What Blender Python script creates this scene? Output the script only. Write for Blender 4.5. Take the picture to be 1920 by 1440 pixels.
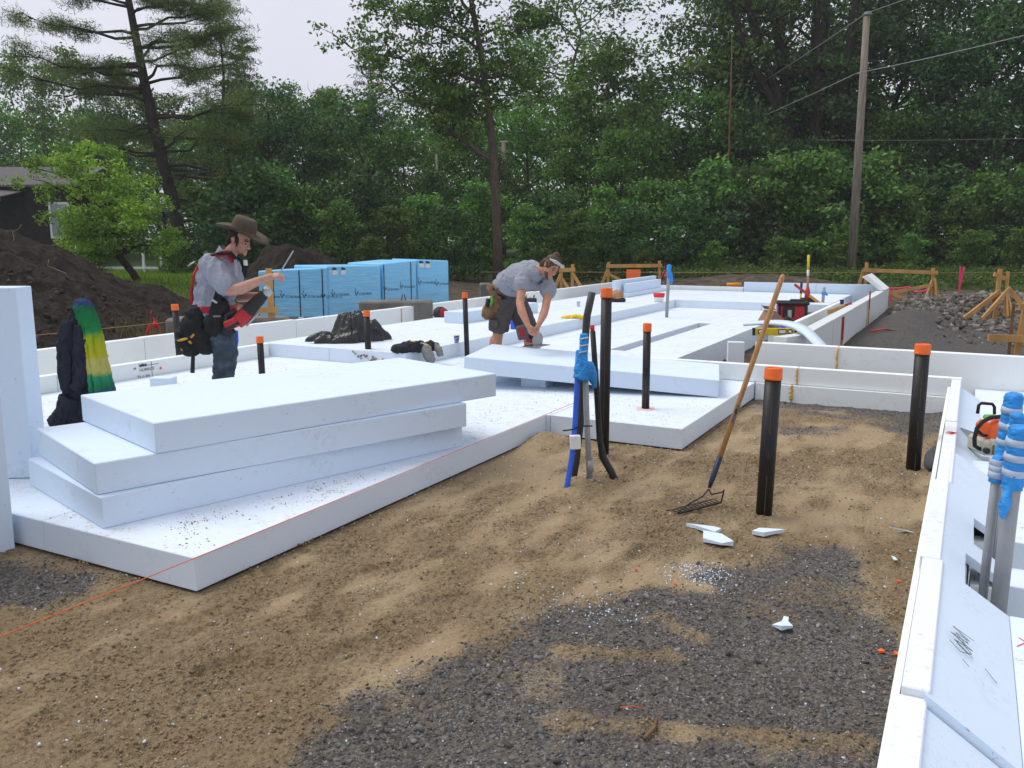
import bpy, bmesh, math, random
import numpy as np
from mathutils import Vector, Matrix, Quaternion, noise as mnoise

for o in list(bpy.data.objects): bpy.data.objects.remove(o)
SC = bpy.context.scene
COL = SC.collection
R = math.radians
rng = np.random.default_rng(7)
random.seed(7)

# ------------------------------------------------------------------ camera
cam_d = bpy.data.cameras.new('camera')
cam_d.sensor_width = 36.0; cam_d.lens = 30.0
cam_d.clip_start = 0.05; cam_d.clip_end = 2000
cam = bpy.data.objects.new('camera', cam_d); COL.objects.link(cam)
cam.location = (0, 0, 1.95)
cam.rotation_euler = (R(90 - 9.578), 0, 0)
SC.camera = cam

# ------------------------------------------------------------------ sky, sun, exposure
SUN_EL, SUN_AZ = R(60), R(-62)        # high sun behind cloud, ahead and to the left
world = bpy.data.worlds.new('World'); SC.world = world; world.use_nodes = True
wn = world.node_tree.nodes; wl = world.node_tree.links
bg = wn['Background']; bg.inputs['Strength'].default_value = 0.074
sky = wn.new('ShaderNodeTexSky'); sky.sky_type = 'NISHITA'; sky.sun_disc = False
sky.sun_elevation = SUN_EL; sky.sun_rotation = SUN_AZ
sky.air_density = 1.0; sky.dust_density = 3.0
wtc = wn.new('ShaderNodeTexCoord')
wns = wn.new('ShaderNodeTexNoise'); wns.inputs['Scale'].default_value = 2.2; wns.inputs['Detail'].default_value = 5
wl.new(wtc.outputs['Generated'], wns.inputs['Vector'])
wr = wn.new('ShaderNodeValToRGB')
wr.color_ramp.elements[0].position = 0.3; wr.color_ramp.elements[0].color = (7.3, 7.45, 8.4, 1)
wr.color_ramp.elements[1].position = 0.75; wr.color_ramp.elements[1].color = (8.6, 8.7, 9.5, 1)
wl.new(wns.outputs['Fac'], wr.inputs['Fac'])
wm = wn.new('ShaderNodeMixRGB'); wm.inputs['Fac'].default_value = 0.9   # overcast: cloud deck over the clear sky
wl.new(sky.outputs['Color'], wm.inputs['Color1']); wl.new(wr.outputs['Color'], wm.inputs['Color2'])
wl.new(wm.outputs['Color'], bg.inputs['Color'])
sun_d = bpy.data.lights.new('sun', 'SUN'); sun_d.energy = 1.5; sun_d.angle = R(40); sun_d.color = (1.0, 0.97, 0.92)
sun = bpy.data.objects.new('sun', sun_d); COL.objects.link(sun)
sun.location = (-20, 10, 40)
sd = Vector((math.sin(SUN_AZ) * math.cos(SUN_EL), math.cos(SUN_AZ) * math.cos(SUN_EL), math.sin(SUN_EL)))
sun.rotation_euler = (-sd).to_track_quat('-Z', 'Y').to_euler()
SC.view_settings.view_transform = 'Standard'; SC.view_settings.look = 'None'
SC.view_settings.gamma = 1.0; SC.view_settings.use_curve_mapping = False
SC.view_settings.exposure = 0.52

# ------------------------------------------------------------------ building frame: a = along the long walls, b = across
_y = R(28.144)
AX = np.array((math.sin(_y), math.cos(_y), 0.)); BX = np.array((math.cos(_y), -math.sin(_y), 0.)); UZ = np.array((0., 0., 1.))
def W(a, b, z=0.0): return np.array((a * AX[0] + b * BX[0], a * AX[1] + b * BX[1], z))

# ------------------------------------------------------------------ object helpers
OFF = {}
def tag(o, label=None, cat=None, group=None, kind=None):
    if label: o['label'] = label
    if cat: o['category'] = cat
    if group: o['group'] = group
    if kind: o['kind'] = kind
    return o
def thing(name, label, cat, loc, group=None):
    o = bpy.data.objects.new(name, None); COL.objects.link(o)
    o.empty_display_size = 0.1
    o.location = tuple(loc); OFF[o.name] = np.array(loc, float)
    return tag(o, label, cat, group)
def link(name, me, parent=None, loc=None):
    o = bpy.data.objects.new(name, me); COL.objects.link(o)
    if loc is not None: o.location = tuple(loc)
    if parent is not None: o.parent = parent
    return o
def raw(name, V, F, mat, parent=None, smooth=False, origin=None):
    """world-space verts/faces -> one linked mesh object, origin at its base (or its thing's)"""
    V = np.asarray(V, float)
    if parent is not None: off = OFF[parent.name]
    elif origin is not None: off = np.asarray(origin, float)
    else:
        mn, mx = V.min(0), V.max(0); off = np.array(((mn[0] + mx[0]) / 2, (mn[1] + mx[1]) / 2, mn[2]))
    me = bpy.data.meshes.new(name)
    me.from_pydata((V - off).tolist(), [], F); me.update()
    if mat is not None:
        for m in (mat if isinstance(mat, (list, tuple)) else [mat]): me.materials.append(m)
    if smooth: me.polygons.foreach_set('use_smooth', np.ones(len(me.polygons), bool))
    o = link(name, me, parent, None if parent is not None else off)
    OFF[o.name] = off
    return o
def fast_mesh(name, V, quads=None, tris=None, mat=None, smooth=False):
    """numpy arrays -> mesh datablock (local coordinates)"""
    me = bpy.data.meshes.new(name)
    V = np.ascontiguousarray(V, np.float32)
    nq = 0 if quads is None else len(quads); nt = 0 if tris is None else len(tris)
    loops = []; starts = []; tot = []
    if nq: loops.append(np.asarray(quads, np.int32).ravel()); starts.append(np.arange(nq) * 4); tot.append(np.full(nq, 4))
    if nt: loops.append(np.asarray(tris, np.int32).ravel()); starts.append(nq * 4 + np.arange(nt) * 3); tot.append(np.full(nt, 3))
    loops = np.concatenate(loops).astype(np.int32)
    me.vertices.add(len(V)); me.vertices.foreach_set('co', V.ravel())
    me.loops.add(len(loops)); me.loops.foreach_set('vertex_index', loops)
    me.polygons.add(nq + nt)
    me.polygons.foreach_set('loop_start', np.concatenate(starts).astype(np.int32))
    me.polygons.foreach_set('loop_total', np.concatenate(tot).astype(np.int32))
    me.update(calc_edges=True)
    if smooth: me.polygons.foreach_set('use_smooth', np.ones(nq + nt, bool))
    if mat is not None: me.materials.append(mat)
    return me

def rotm(q): return np.array(q.to_matrix()) if hasattr(q, 'to_matrix') else np.array(q)
class MB:
    """collects shapes, links them as ONE mesh object"""
    def __init__(s): s.V = []; s.F = []
    def add(s, V, F):
        n = len(s.V); s.V += [tuple(v) for v in V]; s.F += [tuple(i + n for i in f) for f in F]; return s
    def hexa(s, P):   # 8 points: bottom ring 0-3, top ring 4-7
        return s.add(P, [(0, 3, 2, 1), (4, 5, 6, 7), (0, 1, 5, 4), (1, 2, 6, 5), (2, 3, 7, 6), (3, 0, 4, 7)])
    def box(s, c, size, rot=None):
        c = np.asarray(c, float); h = np.asarray(size, float) / 2
        P = np.array([(-1, -1, -1), (1, -1, -1), (1, 1, -1), (-1, 1, -1), (-1, -1, 1), (1, -1, 1), (1, 1, 1), (-1, 1, 1)], float) * h
        if rot is not None: P = P @ rotm(rot).T
        return s.hexa(P + c)
    def bbox(s, c, size, r=0.01, rot=None):   # bevelled box
        bm = bmesh.new(); bmesh.ops.create_cube(bm, size=1.0)
        for v in bm.verts: v.co = Vector((v.co.x * size[0], v.co.y * size[1], v.co.z * size[2]))
        bmesh.ops.bevel(bm, geom=list(bm.edges), offset=r, segments=1, affect='EDGES', profile=0.6)
        M = rotm(rot) if rot is not None else np.eye(3)
        bm.verts.index_update()
        s.add([M @ np.array(v.co) + np.asarray(c) for v in bm.verts], [[v.index for v in f.verts] for f in bm.faces]); bm.free()
        return s
    def beam(s, p, q, w, h, up=(0, 0, 1)):    # rectangular bar from p to q, w sideways, h along up
        p = np.asarray(p, float); q = np.asarray(q, float); d = (q - p) / np.linalg.norm(q - p)
        u = np.asarray(up, float); sd_ = np.cross(d, u)
        if np.linalg.norm(sd_) < 1e-6: sd_ = np.cross(d, (1, 0, 0))
        sd_ /= np.linalg.norm(sd_); u = np.cross(sd_, d)
        o = [(-w / 2, -h / 2), (w / 2, -h / 2), (w / 2, h / 2), (-w / 2, h / 2)]
        P = [p + sd_ * i + u * j for i, j in o] + [q + sd_ * i + u * j for i, j in o]
        return s.add(P, [(0, 1, 2, 3), (7, 6, 5, 4), (0, 4, 5, 1), (1, 5, 6, 2), (2, 6, 7, 3), (3, 7, 4, 0)])
    def tube(s, pts, rad, n=10, cap=True, squash=None):
        pts = [np.asarray(p, float) for p in pts]; m = len(pts)
        if not hasattr(rad, '__len__'): rad = [rad] * m
        base = len(s.V); ref = None; V = []
        for i, p in enumerate(pts):
            t = pts[min(i + 1, m - 1)] - pts[max(i - 1, 0)]; t = t / (np.linalg.norm(t) + 1e-12)
            if ref is None:
                ref = np.cross(t, (0, 0, 1.)) if abs(t[2]) < 0.95 else np.cross(t, (0., 1, 0))
            ref = ref - t * ref.dot(t); ref = ref / np.linalg.norm(ref); bi = np.cross(t, ref)
            for k in range(n):
                a = 2 * math.pi * k / n
                V.append(p + rad[i] * (math.cos(a) * ref + math.sin(a) * bi))
        F = [(i * n + k, i * n + (k + 1) % n, (i + 1) * n + (k + 1) % n, (i + 1) * n + k) for i in range(m - 1) for k in range(n)]
        if cap: F += [tuple(range(n - 1, -1, -1)), tuple((m - 1) * n + k for k in range(n))]
        return s.add(V, F)
    def lathe(s, c, prof, n=16, rot=None):    # prof: (r, z) pairs
        V = []; M = rotm(rot) if rot is not None else np.eye(3)
        for r, z in prof:
            for k in range(n):
                a = 2 * math.pi * k / n; V.append(M @ np.array((r * math.cos(a), r * math.sin(a), z)) + np.asarray(c))
        m = len(prof)
        F = [(i * n + k, i * n + (k + 1) % n, (i + 1) * n + (k + 1) % n, (i + 1) * n + k) for i in range(m - 1) for k in range(n)]
        F += [tuple(range(n - 1, -1, -1)), tuple((m - 1) * n + k for k in range(n))]
        return s.add(V, F)
    def ell(s, c, r, rot=None, n=10, m=7):
        prof = [(math.sin(math.pi * i / m) + 1e-4, -math.cos(math.pi * i / m)) for i in range(m + 1)]
        V = []; M = rotm(rot) if rot is not None else np.eye(3)
        for q, z in prof:
            for k in range(n):
                a = 2 * math.pi * k / n; V.append(M @ (np.array((q * math.cos(a), q * math.sin(a), z)) * r) + np.asarray(c))
        F = [(i * n + k, i * n + (k + 1) % n, (i + 1) * n + (k + 1) % n, (i + 1) * n + k) for i in range(m) for k in range(n)]
        return s.add(V, F)
    def slab(s, poly, z0, z1):                # polygon (world xy) prism
        n = len(poly); P = [(p[0], p[1], z0) for p in poly] + [(p[0], p[1], z1) for p in poly]
        return s.add(P, [tuple(range(n - 1, -1, -1)), tuple(range(n, 2 * n))] + [(i, (i + 1) % n, n + (i + 1) % n, n + i) for i in range(n)])
    def build(s, name, mat, parent=None, smooth=False, origin=None): return raw(name, s.V, s.F, mat, parent, smooth, origin)

def abbox(mb, a0, a1, b0, b1, z0, z1):
    return mb.hexa([W(a0, b0, z0), W(a0, b1, z0), W(a1, b1, z0), W(a1, b0, z0), W(a0, b0, z1), W(a0, b1, z1), W(a1, b1, z1), W(a1, b0, z1)])
def bev(o, w=0.006, seg=1, ang=40):
    """bake a small bevel into the mesh"""
    bm = bmesh.new(); bm.from_mesh(o.data)
    bmesh.ops.recalc_face_normals(bm, faces=bm.faces)
    ed = [e for e in bm.edges if len(e.link_faces) == 2 and e.calc_face_angle(0) > R(ang)]
    bmesh.ops.bevel(bm, geom=ed, offset=w, segments=seg, affect='EDGES', profile=0.5, clamp_overlap=True)
    bm.to_mesh(o.data); bm.free(); return o

# ------------------------------------------------------------------ value noise (numpy)
class VN:
    def __init__(s, seed, n=512): s.t = np.random.default_rng(seed).random((n, n)); s.n = n
    def __call__(s, x, y):
        xi = np.floor(x).astype(int); yi = np.floor(y).astype(int); fx = x - xi; fy = y - yi
        fx = fx * fx * (3 - 2 * fx); fy = fy * fy * (3 - 2 * fy); n = s.n; t = s.t
        a = t[xi % n, yi % n]; b = t[(xi + 1) % n, yi % n]; c = t[xi % n, (yi + 1) % n]; d = t[(xi + 1) % n, (yi + 1) % n]
        return (a * (1 - fx) + b * fx) * (1 - fy) + (c * (1 - fx) + d * fx) * fy
VN1, VN2, VN3 = VN(1), VN(2), VN(3)
def fbm(x, y, s, o=4, N=VN1):
    r = 0; amp = 0.5; tot = 0
    for i in range(o):
        c, d = math.cos(i * 1.3), math.sin(i * 1.3)
        r = r + amp * N((x * c - y * d) / s + 37.1 * i, (x * d + y * c) / s + 11.7 * i); tot += amp; amp *= 0.5; s *= 0.5
    return r / tot
def sstep(e0, e1, x): t = np.clip((x - e0) / (e1 - e0), 0, 1); return t * t * (3 - 2 * t)
def polydist(px, py, poly):
    """signed distance to polygon, positive inside"""
    P = np.array(poly, float); inside = np.zeros(px.shape, bool); d = np.full(px.shape, 1e9)
    for i in range(len(P)):
        x0, y0 = P[i]; x1, y1 = P[(i + 1) % len(P)]
        ex, ey = x1 - x0, y1 - y0; t = np.clip(((px - x0) * ex + (py - y0) * ey) / (ex * ex + ey * ey), 0, 1)
        d = np.minimum(d, np.hypot(px - x0 - t * ex, py - y0 - t * ey))
        c = ((y0 > py) != (y1 > py)) & (px < (x1 - x0) * (py - y0) / (y1 - y0 + 1e-12) + x0); inside ^= c
    return np.where(inside, d, -d)

# ------------------------------------------------------------------ materials
class NT:
    def __init__(s, name):
        s.m = bpy.data.materials.new(name); s.m.use_nodes = True; s.t = s.m.node_tree; s.n = s.t.nodes; s.l = s.t.links
        s.b = s.n['Principled BSDF']; s.b.inputs['Specular IOR Level'].default_value = 0.3
        s.tc = s.n.new('ShaderNodeTexCoord')
    def noise(s, scale, detail=4, rough=0.55, coord='Object', stretch=None):
        t = s.n.new('ShaderNodeTexNoise'); t.inputs['Scale'].default_value = scale; t.inputs['Detail'].default_value = detail; t.inputs['Roughness'].default_value = rough
        src = s.tc.outputs[coord]
        if stretch:
            mp = s.n.new('ShaderNodeMapping'); mp.inputs['Scale'].default_value = stretch; s.l.new(src, mp.inputs['Vector']); src = mp.outputs['Vector']
        s.l.new(src, t.inputs['Vector']); return t.outputs['Fac']
    def voro(s, scale, feature='F1', out='Distance', coord='Object'):
        t = s.n.new('ShaderNodeTexVoronoi'); t.feature = feature; t.inputs['Scale'].default_value = scale; s.l.new(s.tc.outputs[coord], t.inputs['Vector']); return t.outputs[out]
    def ramp(s, fac, stops):
        r = s.n.new('ShaderNodeValToRGB'); e = r.color_ramp.elements
        while len(e) < len(stops): e.new(0.5)
        for el, (p, c) in zip(e, stops): el.position = p; el.color = (*c, 1) if len(c) == 3 else c
        s.l.new(fac, r.inputs['Fac']); return r.outputs['Color']
    def mapr(s, fac, a, b, c=0, d=1):
        r = s.n.new('ShaderNodeMapRange'); r.inputs[1].default_value = a; r.inputs[2].default_value = b; r.inputs[3].default_value = c; r.inputs[4].default_value = d
        s.l.new(fac, r.inputs[0]); return r.outputs[0]
    def mix(s, fac, c1, c2, mode='MIX'):
        r = s.n.new('ShaderNodeMixRGB'); r.blend_type = mode
        for k, c in (('Fac', fac), ('Color1', c1), ('Color2', c2)):
            if isinstance(c, (int, float)): r.inputs[k].default_value = c
            elif isinstance(c, tuple): r.inputs[k].default_value = (*c, 1)
            else: s.l.new(c, r.inputs[k])
        return r.outputs['Color']
    def math(s, op, a, b=0.0):
        r = s.n.new('ShaderNodeMath'); r.operation = op
        for i, v in enumerate((a, b)):
            if isinstance(v, (int, float)): r.inputs[i].default_value = v
            else: s.l.new(v, r.inputs[i])
        return r.outputs[0]
    def attr(s, name, out='Fac'):
        r = s.n.new('ShaderNodeAttribute'); r.attribute_name = name; return r.outputs[out]
    def color(s, c):
        if isinstance(c, tuple): s.b.inputs['Base Color'].default_value = (*c, 1)
        else: s.l.new(c, s.b.inputs['Base Color'])
        return s
    def rough(s, r):
        if isinstance(r, (int, float)): s.b.inputs['Roughness'].default_value = r
        else: s.l.new(r, s.b.inputs['Roughness'])
        return s
    def bump(s, h, dist=0.01, strength=0.5):
        b = s.n.new('ShaderNodeBump'); b.inputs['Distance'].default_value = dist; b.inputs['Strength'].default_value = strength
        s.l.new(h, b.inputs['Height']); s.l.new(b.outputs['Normal'], s.b.inputs['Normal']); return s
def simple(name, c, rough=0.6, var=0.12, scale=8, bump=None, metal=0.0, spec=0.3, stretch=None):
    m = NT(name); f = m.noise(scale, 5, stretch=stretch)
    lo = tuple(max(0, x * (1 - var)) for x in c); hi = tuple(min(1, x * (1 + var)) for x in c)
    m.color(m.ramp(f, [(0.3, lo), (0.7, hi)])).rough(m.mapr(f, 0.2, 0.8, max(0.05, rough - 0.1), min(1, rough + 0.1)))
    m.b.inputs['Metallic'].default_value = metal; m.b.inputs['Specular IOR Level'].default_value = spec
    if bump: m.bump(m.noise(bump[0], 4, stretch=stretch), bump[1], bump[2] if len(bump) > 2 else 0.6)
    return m.m
def foam_mat(name, c, dirt=0.0, dirtcol=(0.33, 0.25, 0.15), dscale=3.0, beadbump=0.35):
    m = NT(name); f = m.noise(1.3, 4)
    col = m.ramp(f, [(0.3, tuple(x * 0.965 for x in c)), (0.7, c)])
    bead = m.voro(110.0); col = m.mix(m.mapr(bead, 0.25, 0.8, 0.0, 0.10), col, tuple(x * 0.8 for x in c))
    scr = m.noise(5, 6, 0.7, stretch=(0.6, 9, 9)); col = m.mix(m.mapr(scr, 0.62, 0.8, 0, 0.32), col, tuple(x * 0.78 for x in c))
    if dirt > 0:
        big = m.noise(dscale * 0.5, 3); fine = m.noise(38, 6, 0.75); mid = m.noise(9, 5, 0.7)
        reg = m.mapr(big, 0.40, 0.56)
        k = m.math('MULTIPLY', m.mapr(fine, 0.55, 0.60), m.math('MULTIPLY', m.mapr(mid, 0.49, 0.56), reg))
        geo = m.n.new('ShaderNodeNewGeometry'); sep = m.n.new('ShaderNodeSeparateXYZ'); m.l.new(geo.outputs['Normal'], sep.inputs[0])
        up = m.mapr(sep.outputs['Z'], 0.5, 0.9)
        k = m.math('MULTIPLY', k, up)
        film = m.math('MULTIPLY', m.math('MULTIPLY', m.mapr(mid, 0.45, 0.75), reg), 0.30 * dirt)
        film = m.math('MULTIPLY', film, up)
        col = m.mix(film, col, tuple(min(1, x * 2.0) for x in dirtcol))
        dc = m.ramp(m.noise(60, 2), [(0.35, tuple(x * 0.55 for x in dirtcol)), (0.65, tuple(x * 1.35 for x in dirtcol))])
        col = m.mix(m.math('MULTIPLY', k, min(1.0, 0.85 * dirt)), col, dc)
    if dirt > 0:   # scuffs and hand smudges on every face
        sm_ = m.math('MULTIPLY', m.mapr(m.noise(2.6, 4, 0.6), 0.56, 0.72), m.mapr(m.noise(21, 6, 0.75), 0.46, 0.66)); col = m.mix(m.math('MULTIPLY', sm_, 0.42), col, (0.40, 0.36, 0.30))
        sp_ = m.math('MULTIPLY', m.mapr(m.noise(48, 3, 0.6), 0.665, 0.70), m.mapr(m.noise(4.5, 3), 0.50, 0.62)); col = m.mix(m.math('MULTIPLY', sp_, 0.7), col, (0.26, 0.21, 0.15))
    m.color(col).rough(0.75); m.b.inputs['Specular IOR Level'].default_value = 0.2
    m.bump(m.math('ADD', m.math('MULTIPLY', bead, 0.6), m.math('MULTIPLY', scr, 0.7)), 0.0025, beadbump)
    return m.m
M = {}
M['foam_new'] = foam_mat('foam_new', (0.655, 0.768, 0.895), 0.22)
M['foam_floor'] = foam_mat('foam_floor', (0.70, 0.785, 0.88), 1.0)
M['foam_wall'] = foam_mat('foam_wall', (0.82, 0.86, 0.86), 0.15)
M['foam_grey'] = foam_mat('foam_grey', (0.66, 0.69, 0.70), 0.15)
M['foam_edge'] = foam_mat('foam_edge', (0.76, 0.80, 0.84), 0.35)
M['spray_foam'] = simple('spray_foam', (0.62, 0.40, 0.13), 0.7, 0.25, 20, (30, 0.01))
_m = NT('black_plastic_pipe'); _f = _m.noise(7, 6, 0.7); _g = _m.noise(55, 4, 0.7, stretch=(1, 1, .15))
_c = _m.mix(_m.mapr(_f, 0.45, 0.75, 0, 0.5), (0.008, 0.008, 0.009), (0.035, 0.031, 0.026)); _c = _m.mix(_m.mapr(_g, 0.62, 0.70, 0, 0.35), _c, (0.09, 0.085, 0.08))
_m.color(_c).rough(_m.mapr(_f, 0.3, 0.7, 0.36, 0.62)); _m.b.inputs['Specular IOR Level'].default_value = 0.38; M['abs'] = _m.m
M['cap'] = simple('orange_plastic', (0.80, 0.135, 0.01), 0.42, 0.08, 20, spec=0.45)
M['print'] = simple('pipe_print', (0.10, 0.09, 0.045), 0.6, 0.3, 50)
M['grey_pvc'] = simple('grey_conduit', (0.30, 0.31, 0.325), 0.45, 0.08, 12, spec=0.35)
M['dark_tube'] = simple('dark_flexible_pipe', (0.045, 0.048, 0.05), 0.5, 0.2, 10)
M['blue_pipe'] = simple('blue_pipe', (0.012, 0.10, 0.62), 0.38, 0.1, 9, spec=0.5)
M['blue_tape'] = simple('blue_tape', (0.03, 0.27, 0.68), 0.55, 0.25, 14, (22, 0.012, 0.8))
M['pale_tape'] = simple('pale_tape', (0.42, 0.50, 0.62), 0.5, 0.15, 14, (22, 0.008))
M['white_plastic'] = simple('white_plastic', (0.75, 0.76, 0.76), 0.5, 0.06, 15)
M['black_rubber'] = simple('black_rubber', (0.012, 0.012, 0.013), 0.6, 0.3, 10)
M['lumber'] = simple('fresh_lumber', (0.52, 0.29, 0.095), 0.7, 0.22, 3, (9, 0.004), stretch=(1, 1, 0.25))
M['lumber_old'] = simple('weathered_lumber', (0.17, 0.10, 0.055), 0.8, 0.3, 6)
M['red_paint'] = simple('red_sprayed_wood', (0.38, 0.035, 0.03), 0.7, 0.35, 9)
M['ash_handle'] = simple('varnished_handle', (0.42, 0.225, 0.085), 0.45, 0.25, 6, stretch=(12, 12, 1.2))
M['iron'] = simple('rusty_iron', (0.055, 0.045, 0.04), 0.6, 0.5, 25, metal=0.3)
M['navy'] = simple('navy_ferrule', (0.02, 0.03, 0.075), 0.45, 0.2, 10)
M['concrete'] = simple('precast_concrete', (0.17, 0.165, 0.15), 0.9, 0.3, 2.2, (14, 0.02))
M['string'] = simple('orange_string', (0.72, 0.13, 0.03), 0.7, 0.1, 30)
M['string_dull'] = simple('tan_string', (0.42, 0.24, 0.12), 0.8, 0.1, 30)
M['pink'] = simple('pink_ribbon', (0.85, 0.05, 0.16), 0.5, 0.15, 10)
M['redrib'] = simple('red_ribbon', (0.70, 0.035, 0.03), 0.55, 0.2, 10)
M['yellow'] = simple('yellow_paint', (0.72, 0.52, 0.015), 0.4, 0.1, 10, spec=0.4)
M['red'] = simple('red_tool_plastic', (0.40, 0.015, 0.018), 0.42, 0.15, 9, spec=0.4)
M['darkgrey'] = simple('dark_tool_plastic', (0.022, 0.022, 0.024), 0.55, 0.25, 12)
M['steel'] = simple('worn_steel', (0.42, 0.43, 0.44), 0.35, 0.2, 12, metal=0.8)
M['cardboard'] = simple('cardboard', (0.30, 0.18, 0.115), 0.85, 0.12, 5)
# ================================================================== TERRAIN
def terr_h(x, y):
    a = x * AX[0] + y * AX[1]; b = x * BX[0] + y * BX[1]
    h = 0.62 * sstep(26.8, 38, a) + 0.9 * sstep(36, 60, y)
    h = np.maximum(h, 0.55 * sstep(-12.5, -24, b)) + 0.06 * (fbm(x, y, 3.0) - 0.5) * 2
    out = 1 - ((a > 1.5) & (a < 27.0) & (b > -10.4) & (b < -1.9))
    h = h + out * (0.10 * (fbm(x, y, 1.1, 4, VN2) - 0.45))
    # outside right of the long wall: loose sandy bank against the wall, hollow beyond, rubble heap
    rt = sstep(-2.1, -1.8, b) * sstep(11.4, 12.4, a)
    h = h + rt * (0.16 * np.exp(-((b + 1.3) / 0.5) ** 2 - ((a - 20.5) / 3.2) ** 2) + 0.28 * np.exp(-((b + 0.9) / 0.7) ** 2 - ((a - 22) / 2.2) ** 2) - 0.14 * np.exp(-((b - 0.6) / 1.1) ** 2 - ((a - 20) / 2.5) ** 2)
                  + 0.42 * np.exp(-((b - 1.2) / 2.6) ** 2 - ((a - 27.5) / 1.8) ** 2))
    h = h + 0.55 * np.exp(-((b + 7) / 3.0) ** 2 - ((a - 31.5) / 1.5) ** 2) * (0.6 + 0.6 * fbm(x, y, 1.2))   # low soil bank behind the back wall
    # footing trenches and the pit are dug lower
    pit = (a > -3.2) & (a < 10.95) & (b > -9.4) & (b < 6)
    h = np.where(pit, -0.13, h)
    h = np.where((a > 10.95) & (a < 26.3) & (b > -10.1) & (b < -2.15), -0.13, h)
    tr = (a > 11.8) & (a < 26) & (b > -3.84) & (b < -2.2)
    h = np.where(tr, -0.2 + 0.05 * (fbm(x, y, 0.5) - 0.5), h)
    h = np.where((a > 10.95) & (a < 11.44) & (b > -3.8), -0.13, h)
    return h
def ax_coords(lo, hi, fine_lo, fine_hi, fine):
    c = list(np.arange(fine_lo, fine_hi + 1e-6, fine)); st = fine
    x = fine_hi
    while x < hi: st *= 1.22; x += st; c.append(x)
    x = fine_lo; st = fine
    while x > lo: st *= 1.22; x -= st; c.insert(0, x)
    return np.array(c)
gx = ax_coords(-380, 380, -18, 18, 0.16); gy = ax_coords(-150, 420, 0, 36, 0.16)
XX, YY = np.meshgrid(gx, gy, indexing='ij'); ZZ = terr_h(XX, YY)
nx, ny = XX.shape
idx = np.arange(nx * ny).reshape(nx, ny)
Q = np.stack([idx[:-1, :-1], idx[1:, :-1], idx[1:, 1:], idx[:-1, 1:]], -1).reshape(-1, 4)
A_ = (XX * AX[0] + YY * AX[1]); B_ = (XX * BX[0] + YY * BX[1])
grass = np.clip(sstep(31.5, 33.5, A_ + 1.2 * (fbm(XX, YY, 2) - .5)) + sstep(-18.0, -20.5, B_ + 1.5 * (fbm(XX, YY, 2) - .5)) * sstep(16, 19, A_), 0, 1)
grass = np.maximum(grass, 0.9 * np.exp(-((B_ + 13.2) / 0.5) ** 2) * sstep(12, 10, A_) * sstep(0.35, 0.6, fbm(XX, YY, 0.8)))
right = sstep(-2.1, -1.9, B_) * sstep(11.3, 11.5, A_) * (1 - sstep(24, 27, A_))
gm = NT('site_soil')
f = gm.noise(3.0, 8, 0.65); f2 = gm.noise(22, 6, 0.7)
soil = gm.ramp(f, [(0.3, (0.042, 0.031, 0.023)), (0.52, (0.10, 0.078, 0.056)), (0.72, (0.17, 0.14, 0.10))])
stony = gm.ramp(f2, [(0.35, (0.05, 0.046, 0.042)), (0.6, (0.125, 0.118, 0.11)), (0.75, (0.21, 0.20, 0.185))])
base = gm.mix(gm.attr('stony'), soil, stony)
gr = gm.ramp(f2, [(0.3, (0.03, 0.055, 0.012)), (0.6, (0.07, 0.125, 0.025)), (0.8, (0.14, 0.17, 0.05))])
gm.color(gm.mix(gm.attr('grass'), base, gr)).rough(0.95)
gm.bump(gm.math('ADD', f2, gm.math('MULTIPLY', f, 1.5)), 0.05, 0.9)
me = fast_mesh('ground', np.stack([XX, YY, ZZ], -1).reshape(-1, 3), Q, mat=gm.m, smooth=True)
me.attributes.new('grass', 'FLOAT', 'POINT').data.foreach_set('value', grass.ravel().astype(np.float32))
me.attributes.new('stony', 'FLOAT', 'POINT').data.foreach_set('value', np.clip(right + sstep(-10.3, -10.6, B_) * sstep(-12.8, -12.2, B_), 0, 1).ravel().astype(np.float32))
ground = link('ground', me); tag(ground, kind='structure')

# ------------------------------------------------------------------ sand and gravel bed inside the forms (fine relief)
G1 = [(2.19, -2.08), (2.55, -2.17), (3.34, -1.96), (3.86, -1.94), (4.24, -1.53), (4.56, -1.17), (4.8, -1.3), (5.1, -0.93), (5.42, -0.89), (5.6, -0.66), (5.53, -0.5), (5.08, -0.51), (4.66, -0.31), (4.3, -0.16), (3.6, -0.05), (2.2, -0.05), (0.5, -0.2), (0.5, -2.2)]
G2 = [(2.78, -6.05), (3.03, -4.34), (2.84, -4.26), (2.47, -4.4), (1.98, -4.68), (1.6, -6)]
G3 = [(10.22, -2.2), (10.49, 0.01), (7.59, -0.0), (7.97, -0.22), (9.07, -0.25), (9.75, -1.0), (9.9, -2.2)]
G3b = [(10.2, -2.3), (10.75, -2.3), (10.75, 0.05), (10.2, 0.05)]
G4 = [(9.1, -1.73), (9.64, -1.0), (9.15, -0.99), (8.77, -1.56)]
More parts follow.
